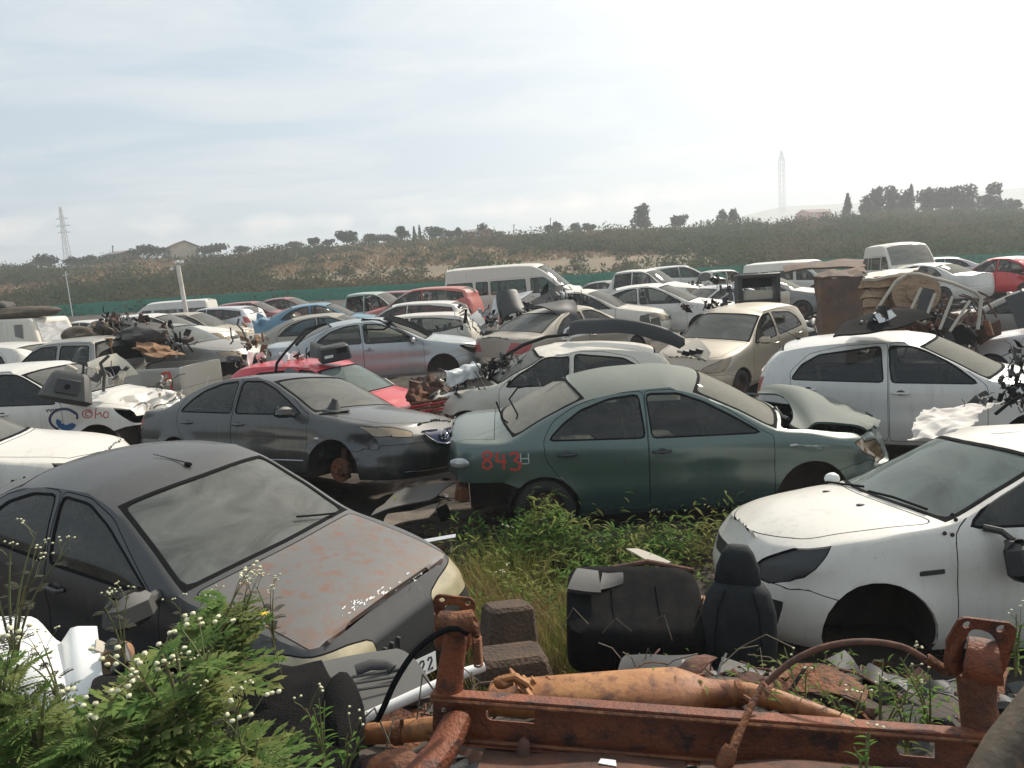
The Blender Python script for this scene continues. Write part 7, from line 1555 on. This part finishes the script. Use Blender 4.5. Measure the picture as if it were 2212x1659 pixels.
for k in range(7): leaves(b, LL, (0, 0, 0), k*.9, .3, .016)
b.build('petal', 'yellow', t, 0); b = MB(); b.tube([(0, 0, 0), (.01, .01, -.08), (.02, .02, -.2)], .0012, 4); b.build('stem', 'stem', t)
for i, (lb, px, py, Y, h, ln) in enumerate([
 ('spindly weed crossing the white front wheel arch', 1740, 1600, 2.0, .26, (-.25, 0)), ('spindly weed right of the white front wheel arch', 1900, 1590, 2.0, .22, (.3, 0)), ('leafy weed before the arching dusty hose', 1830, 1600, 1.95, .18, (.1, 0)),
 ('spindly weed near the right axle bracket', 2010, 1560, 2.0, .20, (-.2, 0)), ('small leafy weed between exhaust pipe and right bracket', 1960, 1600, 1.9, .13, (0, 0)), ('leafy weed hanging over the axle beam at the bottom', 1870, 1690, 1.62, .12, (.05, 0)),
 ('small leafy weed right of the black hose end', 740, 1690, 1.75, .15, (.1, 0)), ('spindly stalk with pink bud right of the felt cushion', 700, 1640, 1.75, .16, (-.1, 0)), ('small weed at the right edge before the white door', 2195, 1430, 2.2, .16, (0, 0))]):
    weed(lb, px, py, Y, h, 4, 7, .05, LL, 1, ln, 'leaf_weed', 'spindly_weed', 60+i, .4, .8, nf=3)
# weeds between the front cars
for i, (lb, px, py, Y, h) in enumerate([('tall leafy weed standing alone in the middle patch', 1140, 1310, 4.6, .62), ('leafy weed right of the tall one in the middle patch', 1385, 1170, 5.6, .25), ('slim flowering stalk before the green front door', 1420, 1130, 6.3, .33), ('weed by the green rear wheel', 1090, 1140, 6.1, .42), ('weed in front of the green rear wheel', 1165, 1150, 6.0, .46), ('weed just right of the green rear wheel', 1235, 1150, 6.1, .40), ('weed below the green sill', 1290, 1150, 6.0, .22), ('weed at the right end of the green sill', 1460, 1150, 6.0, .22),
   ('weed by the missing front wheel of the silver sedan', 962, 832, 14.2, .45), ('second weed by the missing front wheel of the silver sedan', 985, 828, 14.1, .35)]):
    weed(lb, px, py, Y, h, 3 if h < .5 else 2, 16 if h > .5 else 10, .13 if h > .5 else .11, LL, 1, (0, 0), 'leaf_weed', 'leafy_weed', 80+i, .25, 1.2, root=gz_(px, py, Y))
def cover():
    rs = random.Random(9); b = MB()
    patches = [(1180, 1150, 6.0, .9, .6, 260), (1400, 1150, 6.0, .8, .5, 260), (1250, 1200, 5.4, .8, .5, 200), (1110, 1230, 5.1, .5, .6, 220), (1150, 1140, 6.0, .35, .25, 240), (1530, 1170, 5.9, .4, .3, 60), (1060, 1100, 6.5, .4, .3, 70), (960, 840, 14.2, .9, .6, 90), (1850, 1560, 2.1, .45, .18, 70)]
    for px, py, Y, rx, ry, n in patches:
        c = w(px, py, Y)
        for _ in range(int(n*3.6)):
            x, y = c.x+rs.gauss(0, .5)*rx, c.y+rs.gauss(0, .5)*ry; z = ground_z(x, y); hh = (.05+rs.uniform(0, .12) if Y < 3 else rs.uniform(0, .42 if py < 1160 else .30))*max(.2, 1+noise.noise(Vector((x*2, y*2, 0)))); leaves(b, LL, (x, y, z+hh), rs.random()*6.28, rs.uniform(-.2, .9), rs.uniform(.05, .12)*(.35 if Y < 3 else 1), rs.uniform(-.5, .5))
    tag(b.build('ground_cover_weeds', 'leaf_weed', smooth=0), 'low leafy weeds covering the soil below the green sedan', 'weeds', kind='stuff')
    b = MB()
    for px, py, Y, rx, ry, n in [(1010, 1250, 4.9, .55, .7, 3000), (1180, 1330, 4.3, .4, .35, 500), (1090, 1180, 5.6, .5, .4, 500), (1240, 1270, 4.7, .5, .4, 500), (100, 1650, 1.6, .3, .2, 150)]:
        c = w(px, py, Y)
        for _ in range(n):
            x, y = c.x+rs.gauss(0, .5)*rx, c.y+rs.gauss(0, .5)*ry; z = ground_z(x, y); h = rs.uniform(.14, .46)*(1 if Y > 3 else .5); a = rs.random()*6.28; d = Vector((math.cos(a), math.sin(a), 0)); wd = d.cross(Vector((0, 0, 1)))*.0035; l = rs.uniform(.2, .8)*h
            p0 = Vector((x, y, z)); p1 = p0+d*l*.35+Vector((0, 0, h*.6)); p2 = p0+d*l+Vector((0, 0, h)); b.add([p0-wd, p0+wd, p1+wd*.8, p1-wd*.8, p2], [(0, 1, 2, 3), (3, 2, 4)])
    tag(b.build('tufted_grass', 'grass_blade', smooth=0), 'tufts of yellow green grass beside the rusty bonnet', 'grass', kind='stuff')
    b = MB(); rs = random.Random(11)
    for _ in range(34):
        px, py, Y = rs.choice([(1500, 1440, 2.9), (1300, 1450, 2.8), (1400, 1420, 3.1), (1750, 1440, 2.8), (950, 1560, 2.0), (1550, 1250, 4.9)]); p = w(px, py, Y)+Vector((rs.gauss(0, .2), rs.gauss(0, .15), rs.uniform(-.05, .05))); a = rs.random()*6.28; l = rs.uniform(.1, .28)
        b.tube([p, p+Vector((math.cos(a)*l*.5, math.sin(a)*l*.5, rs.uniform(.02, .12))), p+Vector((math.cos(a)*l, math.sin(a)*l, rs.uniform(-.03, .08)))], .003, 4)
    tag(b.build('dry_twigs', 'sack', smooth=0), 'dry twigs and straw strewn behind the exhaust muffler', 'twigs', kind='stuff')
cover()
# ------------------------------------------------------------------ haze in the air
hb = MB(); hb.box((0, 690, 8), (3000, 1420, 126)); hm = bpy.data.materials.new('haze'); hm.use_nodes = True; t_ = hm.node_tree; t_.nodes.clear()
ho = t_.nodes.new('ShaderNodeOutputMaterial'); pv = t_.nodes.new('ShaderNodeVolumePrincipled'); pv.inputs['Color'].default_value = (.88, .92, .96, 1); pv.inputs['Density'].default_value = .0015; pv.inputs['Anisotropy'].default_value = .3
t_.links.new(pv.outputs[0], ho.inputs['Volume']); M['haze'] = hm; tag(hb.build('haze', 'haze', smooth=0), kind='stuff')
